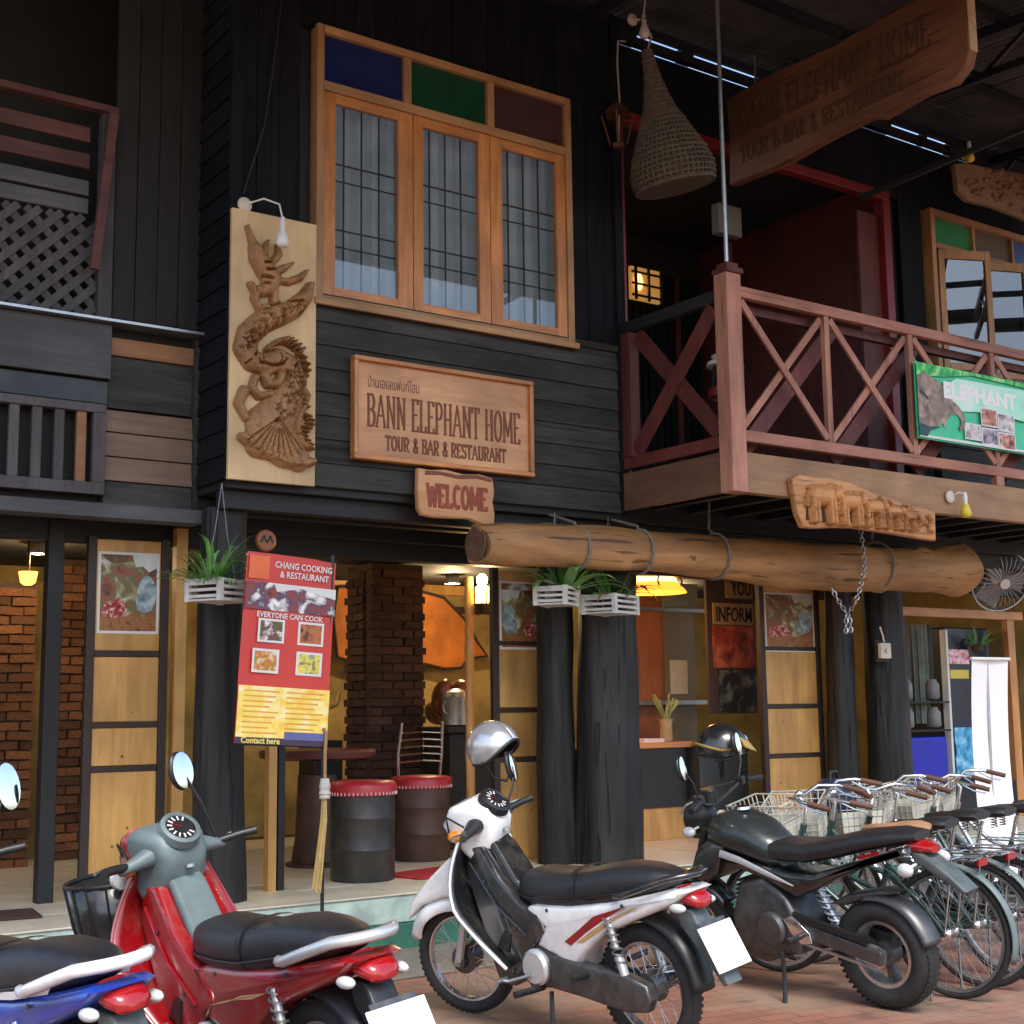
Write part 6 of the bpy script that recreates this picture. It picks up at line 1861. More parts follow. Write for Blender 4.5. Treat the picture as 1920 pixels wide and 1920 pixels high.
    # seat, side body, tail
    prof = [(.13, .665, .06, .045), (.09, .675, .10, .075), (.02, .680, .128, .09), (-.12, .680, .138, .09), (-.28, .688, .14, .088), (-.42, .715, .136, .092), (-.55, .738, .128, .088), (-.68, .756, .115, .07), (-.78, .768, .09, .046), (-.84, .775, .05, .022)]
    ob('seat', MB().loft([sup(x_, z_, w, h, 18, 3.0) for x_, z_, w, h in prof]), seat_m, root, ang=55)
    side = [(.04, .60), (-.05, .625), (-.25, .635), (-.5, .665), (-.75, .715), (-.90, .745), (-.95, .735), (-.86, .675), (-.66, .60), (-.48, .53), (-.34, .43), (-.27, .34), (-.12, .40), (-.02, .43), (-.08, .52)]
    wf = lambda x, z: .135 - .09 * max(0, -x - .62) - .02 * max(0, .5 - z)
    ob('side_body', MB().puff(side, wf, .03), opt.get('side', body), root, ang=45)
    for s_ in (-1, 1):
        for dec, mt in opt.get('decals', []):
            ob('stripe', MB().puff(dec, .003, .0015, s_ * (.1335)), mt, root)
    ob('tail_light', MB().loft([sup(x_, z_, w, h, 14) for x_, z_, w, h in ((-.86, .712, .07, .034), (-.92, .70, .072, .038), (-.965, .685, .06, .03), (-.98, .68, .03, .014))]), m_lens, root, ang=50)
    for s_ in (-1, 1):
        ob('rear_indicator', MB().ell((-.90, s_ * .105, .668), (.045, .024, .02), 14, 8), m_clear if opt.get('clearind') else m_amber, root, ang=60)
    ob('rear_fender', fender((rx_, 0, Rw), .345, 175, 58, .075, None, taper=False), m_black, root, ang=60, solid=.006)
    ob('tail_fender', MB().puff([(-.84, .66), (-.93, .655), (-1.04, .47), (-1.10, .36), (-1.07, .35), (-.98, .46), (-.86, .58)], .055, .012), opt.get('flap', m_black), root, ang=45)
    pm = Matrix.Translation((-1.055, 0, .505)) @ Matrix.Rotation(R(30), 4, 'Y')
    ob('number_plate', MB(pm).box(-.006, .0, -.115, .115, -.10, .10), m_plate, root, bevel=.003)
    ob('plate_bracket', MB(pm).box(.001, .008, -.09, .09, -.07, .12), m_hub, root)
    gr = [(-.56, .135, .70), (-.62, .155, .71), (-.74, .15, .75), (-.86, .125, .79), (-.93, .07, .80), (-.95, 0, .802), (-.93, -.07, .80), (-.86, -.125, .79), (-.74, -.15, .75), (-.62, -.155, .71), (-.56, -.135, .70)]
    ob('grab_rail', MB().tube(gr, opt.get('railr', .014), 8), opt.get('rail', m_black), root, ang=60)
    # handlebar, head cowl, meter, mirrors
    cowl = [(.60, .97), (.53, 1.06), (.42, 1.09), (.31, 1.05), (.275, .97), (.30, .88), (.36, .80), (.44, .80), (.54, .88)]
    ob('head_cowl', MB(Ms).puff(cowl, lambda x, z: .15 - .28 * abs(x - .43) - .1 * max(0, .95 - z), .045), headm, root, ang=45)
    ob('headlight', MB(Ms).ell((.535, 0, .965), (.03, .085, .06), 20, 10), m_clear, root, ang=60)
    ob('handle_cover', MB(Ms).loft([[(x0_ + .38, y_, z0_) for x0_, z0_ in [(.035 * k_ * math.cos(a_), 1.0 - .04 * abs(y_) / .2 + .032 * k_ * math.sin(a_)) for a_ in [2 * PI * j / 12 for j in range(12)]]] for y_, k_ in ((-.24, .55), (-.17, .9), (-.09, 1.5), (0, 1.7), (.09, 1.5), (.17, .9), (.24, .55))]), opt.get('meterm', m_black), root, ang=50)
    for s_ in (-1, 1):
        ob('grip', MB(Ms).tube([(.375, s_ * .22, .965), (.34, s_ * .30, .975), (.305, s_ * .355, .98)], .017, 10), m_black, root, ang=50)
        ob('lever', MB(Ms).tube([(.40, s_ * .21, .965), (.40, s_ * .29, .975), (.36, s_ * .36, .975)], .006, 6), m_steel, root)
        ob('front_indicator', MB(Ms).ell((.49, s_ * .135, .93), (.045, .03, .03), 12, 8), m_amber, root, ang=60)
    mm_ = Ms @ Matrix.Translation((.315, 0, 1.062)) @ Matrix.Rotation(R(-42), 4, 'Y')
    ob('meter', MB(mm_).lathe([(.085, -.02), (.08, .012), (.065, .018), (.06, .012), (.001, .012)], (0, 0, 0), 'z', 28), opt.get('meterm', m_black), root, ang=40)
    dial = ob('meter_dial', MB(mm_).lathe([(.001, .0130), (.06, .0131)], (0, 0, 0), 'z', 24), m_black, root)
    tk = MB(mm_)
    for k in range(11):
        a = R(-40 + k * 26)
        tk.beam((.035 * math.cos(a), .035 * math.sin(a), .0145), (.055 * math.cos(a), .055 * math.sin(a), .0145), .006, .0012)
    ob('dial_marks', tk, m_white, dial)
    ob('dial_needle', MB(mm_).beam((0, 0, .016), (.03, .035, .016), .004, .001), m_lens, dial)
    for s_, hd in opt.get('mirrors', []):
        mirror_part(root, Ms, (.37, s_ * .2, .985), hd, (-1, -.25, .12), *opt.get('mirror_size', (.055, .08)))
    ob('key_panel', MB(Ms).lathe([(.02, -.0), (.018, .012), (.001, .013)], (.28, .0, .92), 'z', 12), m_steel, root)
    ob('seat_piping', MB().tube([(x_, (w + .002) * 1.0, z_ - h * .35) for x_, z_, w, h in prof[1:-1]], .0045, 5), m_black, root, ang=60)
    ob('seat_piping', MB().tube([(x_, -(w + .002), z_ - h * .35) for x_, z_, w, h in prof[1:-1]], .0045, 5), m_black, root, ang=60)
    ob('seat_strap', MB().loft([[(x_ + .25, y_, z_) for x_, y_, z_ in sup(dx_, .700, .143, .094, 18, 3.0)] for dx_ in (-.53, -.565)], cap=False), m_black, root, ang=60)
    sg = MB()
    for x_, z_, y_ in ((-.12, .60, .134), (-.6, .66, .134), (.30, .70, .137), (.10, .50, .146), (.14, .30, .14)):
        sg.lathe([(.001, -.002), (.008, -.001), (.009, .003)], (x_, y_, z_), 'y', 10)
    ob('panel_screws', sg, m_hub, root)
    ob('panel_gap', MB().tube([(-.02, .137, .43), (-.07, .138, .52), (.02, .137, .60)], .003, 4), m_black, root)
    for s_ in (-1, 1):
        ob('cable', MB(Ms).tube([(.40, s_ * .19, .99), (.52, s_ * .15, 1.03), (.56, s_ * .08, .90), (.50, s_ * .04, .72), (.56, s_ * .06, .40)], .005, 6), m_black, root, ang=60)
    ob('brake_pedal', MB().tube([(.0, -.15, .28), (.16, -.17, .25), (.2, -.2, .26)], .008, 6), m_steel, root)
    if opt.get('basket'):
        bk = group_node('front_basket', root)
        ob('basket_shell', MB().loft([sup_r for sup_r in [[(x_c + w_ * math.cos(a) * .75, w_ * math.sin(a), z_c) for a in [2 * PI * j / 22 for j in range(22)]] for z_c, w_, x_c in ((.50, .13, .78), (.52, .19, .78), (.68, .235, .79), (.84, .26, .795))]], cap=False), M('smoky_black_basket', (.02, .02, .02), .3, 0, .3, 20, coat=.5), bk, ang=50, solid=.006)
        ob('basket_base', MB().lathe([(.001, 0), (.13, .0), (.13, .006)], (.78, 0, .498), 'z', 20), m_black, bk)
        ob('basket_rim', MB().tube([(.795 + .26 * .75 * math.cos(a), .26 * math.sin(a), .845) for a in [2 * PI * j / 24 for j in range(24)]], .009, 6, closed=True), m_black, bk, ang=60)
        rb = MB()
        for j in range(18):
            a = 2 * PI * j / 18
            rb.tube([(.78 + .195 * .75 * math.cos(a), .195 * math.sin(a), .52), (.79 + .24 * .75 * math.cos(a), .24 * math.sin(a), .68), (.795 + .265 * .75 * math.cos(a), .265 * math.sin(a), .845)], .005, 5)
        ob('basket_ribs', rb, m_black, bk, ang=60)
    return root
def helmet(label, mw, shell, visor=None, trim=None):
    t = T('helmet', label, 'helmet', mw.translation, 0, None, world=False)
    t.matrix_world = mw
    # a shell open below and in front (x is the face side)
    def sh(R_):
        def fn(u, v):
            th = u * 2 * PI
            ph = v * R(122)
            low = 1.0
            ph_ = ph * (1 - .34 * max(0, math.cos(th)) ** 1.5)
            return (R_ * 1.12 * math.sin(ph_) * math.cos(th), R_ * .95 * math.sin(ph_) * math.sin(th), R_ * 1.02 * math.cos(ph_))
        return fn
    ob('shell', MB().grid(37, 14, sh(.135)), shell, t, ang=60, solid=.006)
    ob('lining', MB().grid(33, 12, sh(.118)), M('helmet_lining', (.012, .012, .012), .9), t, ang=60)
    f = sh(.136)
    ob('edge_trim', MB().tube([f(i / 36, 1) for i in range(36)], .008, 6, closed=True), trim or m_black, t, ang=60)
    ob('chin_strap', MB().tube([(.0, .115, -.05), (.03, .09, -.15), (.04, .0, -.19), (.03, -.09, -.15), (0, -.115, -.05)], .008, 6), m_black, t, ang=60)
    if visor:
        ob('peak', MB().grid(9, 5, lambda u, v: ((.115 + .055 * v) * math.cos((u - .5) * 1.7) * 1.15, (.128) * math.sin((u - .5) * 1.9) * (1 - .1 * v), .085 - .05 * v - .01 * math.cos((u - .5) * 3))), visor, t, ang=60, solid=.006)
        ob('band', MB().tube([f(i / 36, .78) for i in range(36)], .009, 6, closed=True), visor, t, ang=60)
        ob('badge', MB().ell((.10, .075, .07), (.03, .02, .03), 12, 8), m_silverp, t, ang=60)
    else:
        ob('stripe', MB().grid(5, 14, lambda u, v: tuple(Vector(sh(.1372)(.5 + (u - .5) * .05, v * .95)))), m_wht, t, ang=60)
    return t

dec_w = [([(-.02, .65), (-.12, .668), (-.30, .672), (-.42, .665), (-.28, .645), (-.10, .63)], m_blk),
         ([(-.22, .47), (-.30, .52), (-.42, .60), (-.62, .66), (-.50, .60), (-.36, .52), (-.26, .455)], M('deep_red_decal', (.25, .01, .01), .3, coat=.6)),
         ([(-.30, .475), (-.40, .535), (-.52, .60), (-.66, .655), (-.72, .675), (-.56, .60), (-.42, .52), (-.34, .475)], M('tan_decal', (.45, .28, .12), .3, coat=.6))]
WBK = underbone('white and black step-through motorbike with a silver helmet, in the middle of the row', (4.08, -2.58), 100, 6, 18, m_wht, m_blk, m_seatb, m_wht, m_blk,
          dict(sx=.95, edge=m_wht, side=m_wht, decals=dec_w, rail=m_blk, case=m_engine, clearind=True, flap=m_flap, mirrors=[(-1, (.36, -.30, 1.16))], silverfork=True))
dec_r = [([(-.05, .48), (-.2, .52), (-.36, .545), (-.46, .58), (-.30, .55), (-.16, .505)], M('tan_decal', (1, 1, 1)))]
RBK = underbone('glossy red step-through motorbike with a round mirror and dark front basket', (2.26, -3.07), 96, 6, 8, m_redb, m_redb, m_seatb, m_tealg, m_tealg,
          dict(edge=m_redb, side=m_redb, decals=dec_r, rail=m_silverp, railr=.02, meterm=m_tealg, mirrors=[(-1, (.40, -.10, 1.27))], mirror_size=(.062, .078), basket=True, clearind=True))
BBK = underbone('blue and white step-through motorbike cut off by the lower left corner', (1.38, -3.02), 101, 6, 4, m_blu, m_blu, m_seatb, m_blu, m_blk,
          dict(edge=m_wht, side=m_blu, decals=[([(-.25, .66), (-.5, .69), (-.74, .735), (-.72, .71), (-.5, .665), (-.3, .64)], m_wht)], rail=m_wht, railr=.02, mirrors=[(-1, (.38, -.345, 1.2))], mirror_size=(.06, .095), clearind=True, flap=m_flap))

# black naked bike with fat tyres
def naked(label, loc, heading, lean, steer):
    root = T('motorbike', label, 'motorbike', (*loc, 0), R(heading), None, world=False)
    root.rotation_euler = (-R(lean), 0, R(heading))
    fx, rx_, Rw = .64, -.62, .275
    ax = Vector((-.42, 0, .9)).normalized()
    hp = Vector((.42, 0, .78))
    Ms = Matrix.Translation(hp) @ Matrix.Rotation(R(steer), 4, ax) @ Matrix.Translation(-hp)
    wheel(root, 'front_wheel', (fx, 0, Rw), Rw, .055, Ms, .035, False, .06, 1.15)
    wheel(root, 'rear_wheel', (rx_, 0, Rw), Rw, .062, None, .045, False, .06, 1.25)
    for s_ in (-1, 1):
        ob('fork_leg', MB(Ms).tube([(fx, s_ * .09, Rw), (fx - .09, s_ * .09, .5), (fx - .22, s_ * .09, .86)], [.028, .03, .022], 12), m_black, root, ang=50)
        ob('swing_arm', MB().beam((-.14, s_ * .11, .38), (rx_ - .05, s_ * .115, Rw), .032, .075), m_hub, root, bevel=.01)
    ob('front_fender', fender((fx, 0, Rw), .32, 40, 150, .085, Ms), m_blk, root, ang=60, solid=.006)
    tank = [(.40, .80, .10, .08), (.34, .83, .15, .10), (.22, .84, .175, .115), (.08, .80, .16, .11), (-.02, .75, .13, .095), (-.08, .73, .10, .07)]
    ob('fuel_tank', MB().loft([sup(x_, z_, w, h, 18, 2.4) for x_, z_, w, h in tank]), m_grym, root, ang=55)
    ob('filler_cap', MB().lathe([(.045, 0), (.042, .014), (.001, .016)], (.2, 0, .952), 'z', 18), m_chrome, root, ang=40)
    seat = [(.02, .765, .11, .05), (-.08, .755, .13, .055), (-.25, .76, .14, .055), (-.42, .79, .135, .055), (-.6, .835, .125, .05), (-.78, .865, .11, .04), (-.90, .875, .07, .022)]
    ob('seat', MB().loft([sup(x_, z_, w, h, 18, 3.0) for x_, z_, w, h in seat]), m_seatb, root, ang=55)
    ob('side_panel', MB().puff([(.36, .74), (.10, .70), (-.14, .66), (-.3, .66), (-.5, .72), (-.7, .78), (-.86, .83), (-.88, .80), (-.66, .73), (-.46, .655), (-.3, .57), (-.18, .53), (.0, .60), (.22, .66), (.42, .68)], .125, .03), m_blk, root, ang=45)
    for s_ in (-1, 1):
        ob('side_trim', MB().puff([(.40, .745), (.30, .765), (.14, .725), (-.06, .655), (-.2, .60), (-.06, .63), (.14, .69), (.30, .72)], .008, .004, s_ * .15), m_silverp, root, ang=45)
        ob('tail_stripe', MB().puff([(-.44, .735), (-.58, .77), (-.56, .755), (-.44, .72)], .004, .002, s_ * .126), m_silverp, root)
        ob('tail_stripe', MB().puff([(-.60, .775), (-.74, .81), (-.72, .79), (-.60, .757)], .004, .002, s_ * .122), m_lens, root)
        ob('foot_peg', MB().cyl((-.18, s_ * .13, .33), (-.2, s_ * .25, .335), .016, 10), m_black, root)
        ob('heel_plate', MB().puff([(-.10, .42), (-.16, .44), (-.26, .36), (-.27, .31), (-.2, .30), (-.14, .35)], .006, .003, s_ * .135), m_chrome, root, ang=45)
    ob('engine', MB().puff([(-.18, .24), (.10, .20), (.24, .26), (.26, .40), (.18, .58), (.02, .62), (-.12, .52), (-.2, .38)], .13, .03), m_engine, root, ang=45)
    fin = MB()
    for k in range(8):
        fin.obox((.16, 0, .42 + k * .022), (.18, .2 - .008 * k, .010))
    ob('cylinder_fins', fin, m_engine, root)
    ob('clutch_cover', MB().lathe([(.09, .13), (.09, .15), (.075, .165), (.001, .167)], (-.02, 0, .36), 'y', 24), m_hub, root, ang=40)
    ob('belly_pan', MB().puff([(-.16, .24), (.06, .17), (.24, .20), (.33, .32), (.28, .34), (.10, .25)], .12, .02), m_blk, root, ang=45)
    ob('exhaust', MB().tube([(.28, -.1, .36), (.2, -.14, .2), (-.1, -.15, .22), (-.3, -.16, .28), (-.7, -.17, .42), (-.74, -.17, .43)], [.018, .018, .024, .05, .05, .03], 14), m_black, root, ang=40)
    ob('shock', MB().cyl((-.22, 0, .60), (-.36, 0, .36), .022, 10), m_steel, root)
    sp_ = [(-.22 - .14 * t_ + .036 * math.cos(t_ * 50), .036 * math.sin(t_ * 50), .60 - .24 * t_) for t_ in [k / 70 for k in range(71)]]
    ob('shock_spring', MB().tube(sp_, .006, 5), m_silverp, root, ang=60)
    ob('chain_guard', MB().puff([(-.16, .46), (-.42, .41), (-.62, .37), (-.60, .34), (-.40, .375), (-.16, .41)], .012, .006, .125), m_black, root)
    ob('chain', MB().beam((-.12, .11, .40), (rx_, .105, Rw + .055), .012, .014).beam((-.12, .11, .31), (rx_, .105, Rw - .055), .012, .014), m_steel, root)
    ob('sprocket', MB().lathe([(.06, 0), (.06, .006)], (rx_, .098, Rw), 'y', 28), m_rim, root, ang=40)
    ob('hugger', fender((rx_, 0, Rw), .305, 75, 165, .075, None, taper=False), m_hub, root, ang=60, solid=.006)
    ob('hugger_arm', MB().puff([(-.34, .50), (-.46, .56), (-.66, .60), (-.74, .585), (-.60, .555), (-.44, .50)], .06, .016), m_hub, root, ang=45)
    ob('tail_light', MB().loft([sup(x_, z_, w, h, 14) for x_, z_, w, h in ((-.84, .825, .06, .03), (-.92, .82, .06, .03), (-.97, .812, .04, .018))]), m_lens, root, ang=50)
    ob('tail_fender', MB().puff([(-.84, .80), (-.92, .795), (-1.06, .70), (-1.14, .63), (-1.12, .615), (-1.02, .67), (-.88, .75)], .06, .012), m_flap, root, ang=45)
    for s_ in (-1, 1):
        ob('rear_indicator', MB().cyl((-.88, s_ * .05, .74), (-.885, s_ * .14, .735), .009, 8).ell((-.89, s_ * .165, .735), (.045, .03, .034), 14, 8), m_clear, root, ang=60)
    ob('handlebar', MB(Ms).tube([(.30, -.37, 1.03), (.34, -.25, 1.05), (.38, -.10, .99), (.39, 0, .97), (.38, .10, .99), (.34, .25, 1.05), (.30, .37, 1.03)], .012, 10), m_black, root, ang=60)
    for s_ in (-1, 1):
        ob('grip', MB(Ms).cyl((.325, s_ * .26, 1.045), (.30, s_ * .385, 1.03), .018, 12), m_black, root)
        ob('lever', MB(Ms).tube([(.37, s_ * .22, 1.045), (.385, s_ * .30, 1.04), (.36, s_ * .39, 1.02)], .006, 6), m_steel, root)
        ob('lever_clamp', MB(Ms).obox((.345, s_ * .225, 1.05), (.06, .04, .05)), m_black, root, bevel=.008)
        ob('cable', MB(Ms).tube([(.36, s_ * .2, 1.05), (.46, s_ * .12, 1.04), (.47, s_ * .05, .9), (.40, s_ * .04, .76)], .006, 6), m_black, root, ang=60)
        ob('front_indicator', MB(Ms).cyl((.47, s_ * .08, .86), (.47, s_ * .15, .86), .008, 8).ell((.47, s_ * .18, .86), (.04, .03, .03), 12, 8), m_clear, root, ang=60)
    ob('headlight', MB(Ms).lathe([(.02, -.1), (.085, -.06), (.1, .03), (.095, .05)], (.50, 0, .90), 'x', 24), m_black, root, ang=40)
    ob('headlight_lens', MB(Ms).ell((.55, 0, .90), (.025, .092, .092), 22, 10), m_clear, root, ang=60)
    ob('meter', MB(Ms).lathe([(.05, -.03), (.055, .02), (.045, .03), (.001, .028)], (.42, 0, 1.03), 'z', 20), m_black, root, ang=40)
    ob('tank_shroud', MB().puff([(.44, .74), (.36, .80), (.24, .78), (.30, .62), (.42, .56), (.50, .62)], .165, .03), m_blk, root, ang=45)
    ob('side_stand', MB().tube([(-.06, .13, .25), (-.14, .23, .12), (-.17, .29, .012)], .012, 8).obox((-.18, .295, .012), (.07, .045, .012)), m_black, root)
    for s_ in (-1, 1):
        mirror_part(root, Ms, (.35, s_ * .22, 1.06), (.37, s_ * .30, 1.24), (-1, -.2, .1), .045, .07)
    return root
NBK = naked('black naked motorbike with fat tyres and a long black seat beside the bicycles', (5.62, -2.60), 96, 7, 10)

# helmets
bpy.context.view_layer.update()
hw = Matrix.Translation((4.28, -1.76, 1.30)) @ Matrix.Rotation(R(-74), 4, 'Z') @ Matrix.Rotation(R(-6), 4, 'Y') @ Matrix.Rotation(R(12), 4, 'X')
helmet('silver open face helmet hung over the mirror of the white motorbike', hw, M('silver_helmet_paint', (.55, .56, .57), .22, .6, .06, 6, coat=.8))
hb = Matrix.Translation((5.76, -1.98, 1.26)) @ Matrix.Rotation(R(-48), 4, 'Z') @ Matrix.Rotation(R(14), 4, 'Y')
helmet('black helmet with a yellow edged peak on the handlebar of the black motorbike', hb, m_blk, M('mustard_peak', (.30, .2, .06), .5))

# ================================================================ bicycles
m_bw = M('cream_wire', (.62, .60, .52), .45, .2, .1, 10)
m_bsteel = M('bicycle_chrome', (.6, .6, .6), .25, .9, .1, 10)
m_bframe = M('bicycle_dark_green', (.03, .06, .055), .35, .2, .2, 10, coat=.4)
m_grip = M('brown_grip', (.11, .045, .025), .7)
m_brown = M('tan_saddle', (.36, .19, .10), .4, 0, .2, 10)
def bicycle(label, loc, heading, steer, saddle_m, basket_m, frame_m, seatz=.84, lean=3.0, dark_bag=False):
    root = T('bicycle', label, 'bicycle', (*loc, 0), R(heading), 'bicycles parked in a row', world=False)
    root.rotation_euler = (-R(lean), 0, R(heading))
    Rw = .33
    fx, rx_ = .55, -.53
    ax = Vector((-.32, 0, .94)).normalized()
    hp = Vector((.33, 0, .80))
    Ms = Matrix.Translation(hp) @ Matrix.Rotation(R(steer), 4, ax) @ Matrix.Translation(-hp)
    for nm, c, MM in (('front_wheel', (fx, 0, Rw), Ms), ('rear_wheel', (rx_, 0, Rw), Matrix.Identity(4))):
        w = ob(nm, MB(MM).ring(c, Rw - .018, .018, 'y', 56, 8), m_tyre, root, ang=60)
        ob('rim', MB(MM).lathe([(Rw - .05, -.012), (Rw - .034, -.014), (Rw - .034, .014), (Rw - .05, .012), (Rw - .05, -.012)], c, 'y', 56, cap=False), m_bsteel, w, ang=40)
        sp = MB(MM)
        for k in range(32):
            a = 2 * PI * k / 32
            s_ = 1 if k % 2 else -1
            b = a + (1.1 if (k // 2) % 2 else -1.1)
            sp.tube([Vector(c) + Vector((.022 * math.cos(b), s_ * .03, .022 * math.sin(b))), Vector(c) + Vector(((Rw - .045) * math.cos(a), 0, (Rw - .045) * math.sin(a)))], .0014, 4)
        ob('spokes', sp, m_spoke, w)
        ob('hub', MB(MM).lathe([(.01, -.055), (.024, -.04), (.016, -.03), (.016, .03), (.024, .04), (.01, .055)], c, 'y', 14), m_bsteel, w, ang=40)
    ob('rear_fender', fender((rx_, 0, Rw), Rw + .028, 200, 40, .028, None, 26, .012, False), m_tealg if frame_m is m_bframe else m_bsteel, root, ang=60, solid=.003)
    ob('front_fender', fender((fx, 0, Rw), Rw + .028, 60, 165, .028, Ms, 20, .012, False), m_bsteel, root, ang=60, solid=.003)
    bb = (-.06, 0, .30)
    st, sb = (-.20, 0, .66), (-.16, 0, .55)
    ob('down_tube', MB().tube([(.345, 0, .74), (.20, 0, .48), bb], .018, 10), frame_m, root, ang=50)
    ob('top_tube', MB().tube([(.35, 0, .80), (.12, 0, .60), (-.14, 0, .50)], .015, 10), frame_m, root, ang=50)
    ob('seat_tube', MB().cyl(bb, st, .016, 10), frame_m, root)
    ob('seat_post', MB().cyl(st, (-.24, 0, seatz - .05), .012, 10), m_bsteel, root)
    ob('head_tube', MB().cyl((.36, 0, .70), (.32, 0, .84), .02, 12), frame_m, root)
    for s_ in (-1, 1):
        ob('chain_stay', MB().tube([bb, (-.25, s_ * .05, .31), (rx_, s_ * .06, Rw)], .009, 8), frame_m, root)
        ob('seat_stay', MB().tube([(-.19, s_ * .02, .63), (rx_ + .1, s_ * .055, .45), (rx_, s_ * .06, Rw)], .008, 8), frame_m, root)
        ob('fork_blade', MB(Ms).tube([(.365, s_ * .03, .70), (.44, s_ * .05, .52), (.50, s_ * .05, .40), (fx, s_ * .055, Rw)], .011, 8), frame_m, root, ang=50)
        ob('crank', MB().beam((bb[0], s_ * .07, bb[2]), (bb[0] + s_ * .12, s_ * .085, bb[2] - s_ * .11), .012, .018), m_bsteel, root)
        ob('pedal', MB().obox((bb[0] + s_ * .12, s_ * .13, bb[2] - s_ * .11), (.08, .08, .022)), m_black, root, bevel=.004)
    ob('chain_case', MB().puff([(.06, .30), (.03, .37), (-.06, .39), (-.30, .37), (-.56, .365), (-.57, .30), (-.30, .27), (-.06, .215), (.03, .24)], .012, .006, -.06), frame_m, root, ang=45)
    ob('saddle', MB().loft([sup(x_, z_, w, h, 14, 2.4) for x_, z_, w, h in ((-.06, seatz - .005, .02, .014), (-.12, seatz, .035, .022), (-.2, seatz, .06, .028), (-.3, seatz + .01, .105, .034), (-.37, seatz + .015, .115, .034), (-.42, seatz + .015, .09, .024))]), saddle_m, root, ang=55)
    spg = MB()
    for s_ in (-1, 1):
        spg.tube([(-.34 + .018 * math.cos(t_ * 25), s_ * .06 + .018 * math.sin(t_ * 25), seatz - .075 + .06 * t_) for t_ in [k / 24 for k in range(25)]], .004, 4)
    ob('saddle_springs', spg, m_bsteel, root, ang=60)
    rk = MB()
    for s_ in (-1, 1):
        rk.tube([(-.24, s_ * .05, .70), (-.72, s_ * .06, .71)], .005, 6).tube([(-.60, s_ * .06, .71), (rx_, s_ * .065, Rw)], .005, 6)
    for k in range(4):
        rk.tube([(-.34 - .12 * k, -.06, .707), (-.34 - .12 * k, .06, .707)], .004, 5)
    ob('rear_rack', rk, m_bsteel, root, ang=60)
    ob('reflector', MB().obox((-.735, 0, .70), (.012, .09, .035)), m_lens, root)
    ob('stem', MB(Ms).tube([(.32, 0, .84), (.295, 0, .94), (.33, 0, .985)], .012, 8), m_bsteel, root, ang=60)
    ob('handlebar', MB(Ms).tube([(.10, .27, .985), (.20, .27, 1.01), (.30, .20, 1.02), (.335, .08, .99), (.335, -.08, .99), (.30, -.20, 1.02), (.20, -.27, 1.01), (.10, -.27, .985)], .011, 8), m_bsteel, root, ang=60)
    for s_ in (-1, 1):
        ob('grip', MB(Ms).cyl((.17, s_ * .27, 1.003), (.05, s_ * .27, .972), .016, 10), m_grip, root)
        ob('brake_lever', MB(Ms).tube([(.22, s_ * .255, 1.0), (.15, s_ * .25, .96), (.08, s_ * .25, .945)], .005, 6), m_bsteel, root)
    ob('bell', MB(Ms).ell((.28, .12, 1.03), (.025, .025, .02), 12, 6), m_bsteel, root, ang=60)
    bk = group_node('wire_basket', root)
    def rect(z_, t_):
        hx, hy = .115 + .045 * t_, .15 + .05 * t_
        cx = .50 + .03 * t_
        return [(cx - hx, -hy, z_), (cx + hx, -hy, z_), (cx + hx, hy, z_), (cx - hx, hy, z_)]
    wires = MB(Ms)
    for i in range(7):
        t_ = i / 6
        wires.tube(rect(.68 + .29 * t_, t_), .0055 if i in (0, 6) else .003, 5, closed=True)
    lo_, hi_ = rect(.68, 0), rect(.97, 1)
    for e in range(4):
        for k in range(7):
            a = Vector(lo_[e]).lerp(Vector(lo_[(e + 1) % 4]), k / 7)
            b = Vector(hi_[e]).lerp(Vector(hi_[(e + 1) % 4]), k / 7)
            wires.tube([a, b], .003, 4)
    for k in range(1, 6):
        wires.tube([Vector(lo_[0]).lerp(Vector(lo_[3]), k / 6), Vector(lo_[1]).lerp(Vector(lo_[2]), k / 6)], .003, 4)
    ob('wires', wires, basket_m, bk, ang=60)
    ob('mesh_panel', MB(Ms).loft([[(p[0], p[1] * .985, p[2]) for p in rect(.69, .04)], [(p[0], p[1] * .985, p[2]) for p in rect(.86, .56)]], cap=False), M('dusty_plastic_mesh', (.5, .48, .38), .7), bk)
    ob('basket_stay', MB(Ms).tube([(.50, .05, .73), (.56, .06, .5), (fx, .06, Rw)], .005, 6), m_bsteel, bk)
    ob('basket_stay', MB(Ms).tube([(.50, -.05, .73), (.56, -.06, .5), (fx, -.06, Rw)], .005, 6), m_bsteel, bk)
    ob('kick_stand', MB().tube([(rx_ + .1, .05, .3), (rx_ + .06, .14, .012)], .007, 6), m_hub, root)
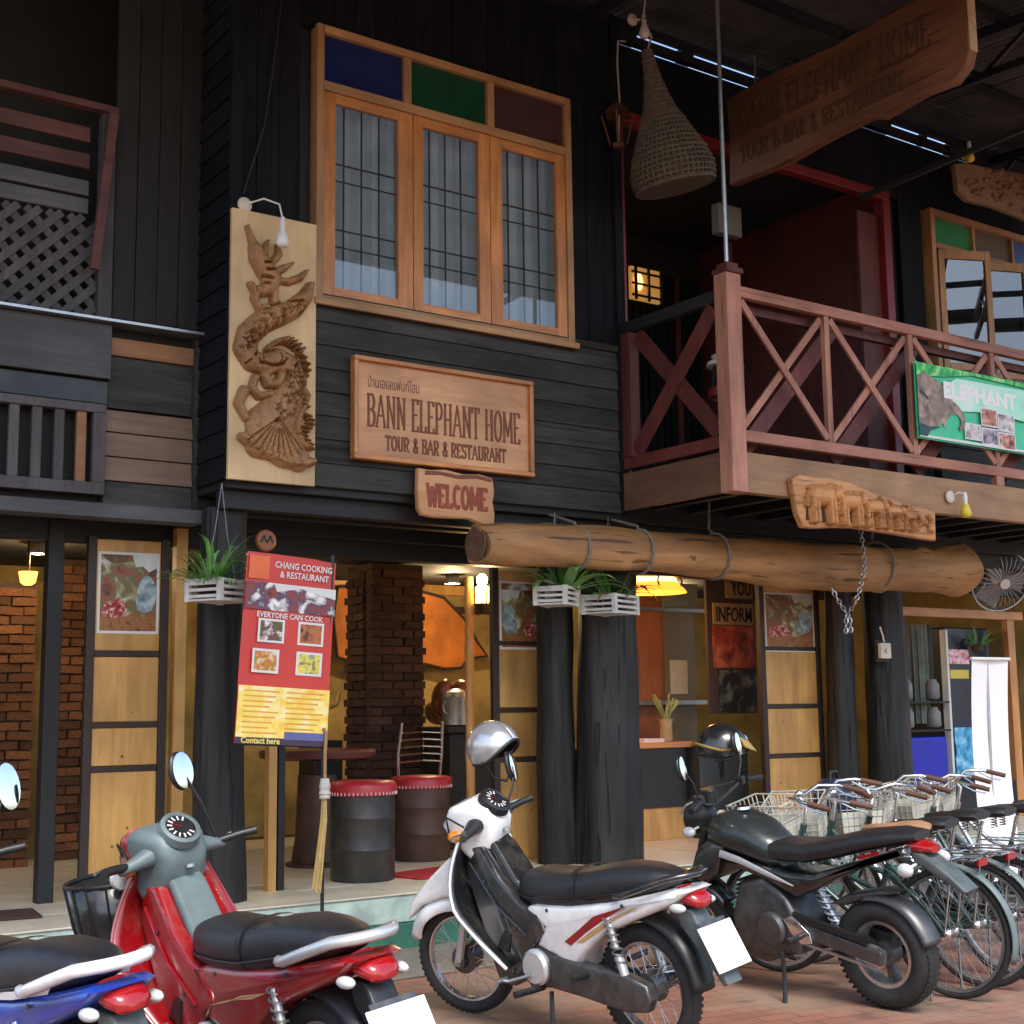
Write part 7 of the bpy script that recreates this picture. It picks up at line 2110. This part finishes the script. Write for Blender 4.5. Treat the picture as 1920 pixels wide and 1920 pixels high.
    return root
bicycle('bicycle with a tan saddle and cream wire basket, nearest to the black motorbike', (6.03, -2.74), 99, 12, m_brown, m_bw, m_bframe)
bicycle('second bicycle from the black motorbike, cream wire basket tipped to the left', (6.36, -2.66), 101, 24, m_seatb, m_bw, m_bframe)
bicycle('third bicycle from the black motorbike with a bright chrome stem', (6.74, -2.60), 97, -10, m_seatb, m_bsteel, m_blk, .86)
bicycle('fourth bicycle from the black motorbike with a worn cream basket', (7.16, -2.46), 102, 14, m_seatb, m_bw, m_bsteel, .85)
bicycle('fifth bicycle in the row, handlebar in front of the blue box', (7.60, -2.40), 98, 2, m_seatb, m_bw, m_bframe, .85)
bicycle('sixth bicycle in the row, partly hidden by the white banner', (8.05, -2.26), 103, 12, m_seatb, m_bw, m_bsteel, .85)
# the red bike's front mask
_fm = Matrix.Identity(4)
ob('front_mask', MB().puff([(.62, .95), (.56, 1.04), (.47, 1.075), (.44, 1.0), (.46, .86), (.55, .86)], lambda x, z: .162 - .25 * abs(x - .5), .04), m_redb, RBK, ang=45)
ob('round_lamp', MB().lathe([(.045, 0), (.05, .02), (.04, .035)], (.56, .13, .88), 'x', 16), m_clear, RBK, ang=40)

# a dark blue bag lies in the third bicycle's basket
bag = MB(Matrix.Translation((6.62, -2.05, .90)) @ Matrix.Rotation(R(20), 4, 'Z'))
bag.loft([[(x_, y_, z_) for x_, y_, z_ in sup(dx_, 0, hw_, hh_, 16, 2.6)] for dx_, hw_, hh_ in ((-.15, .03, .04), (-.12, .09, .12), (-.04, .12, .16), (.05, .12, .15), (.12, .09, .11), (.15, .03, .03))])
BG = T('navy_bag', 'dark navy blue bag lying in the basket of the third bicycle', 'bag', (6.62, -2.05, .72))
ob('body', bag, M('navy_nylon', (.008, .012, .045), .5, 0, .3, 12, .5, 30), BG, ang=60)
ob('handle', MB().tube([(6.55, -2.08, 1.03), (6.58, -2.06, 1.09), (6.66, -2.04, 1.09), (6.69, -2.03, 1.03)], .01, 6), m_black, BG)
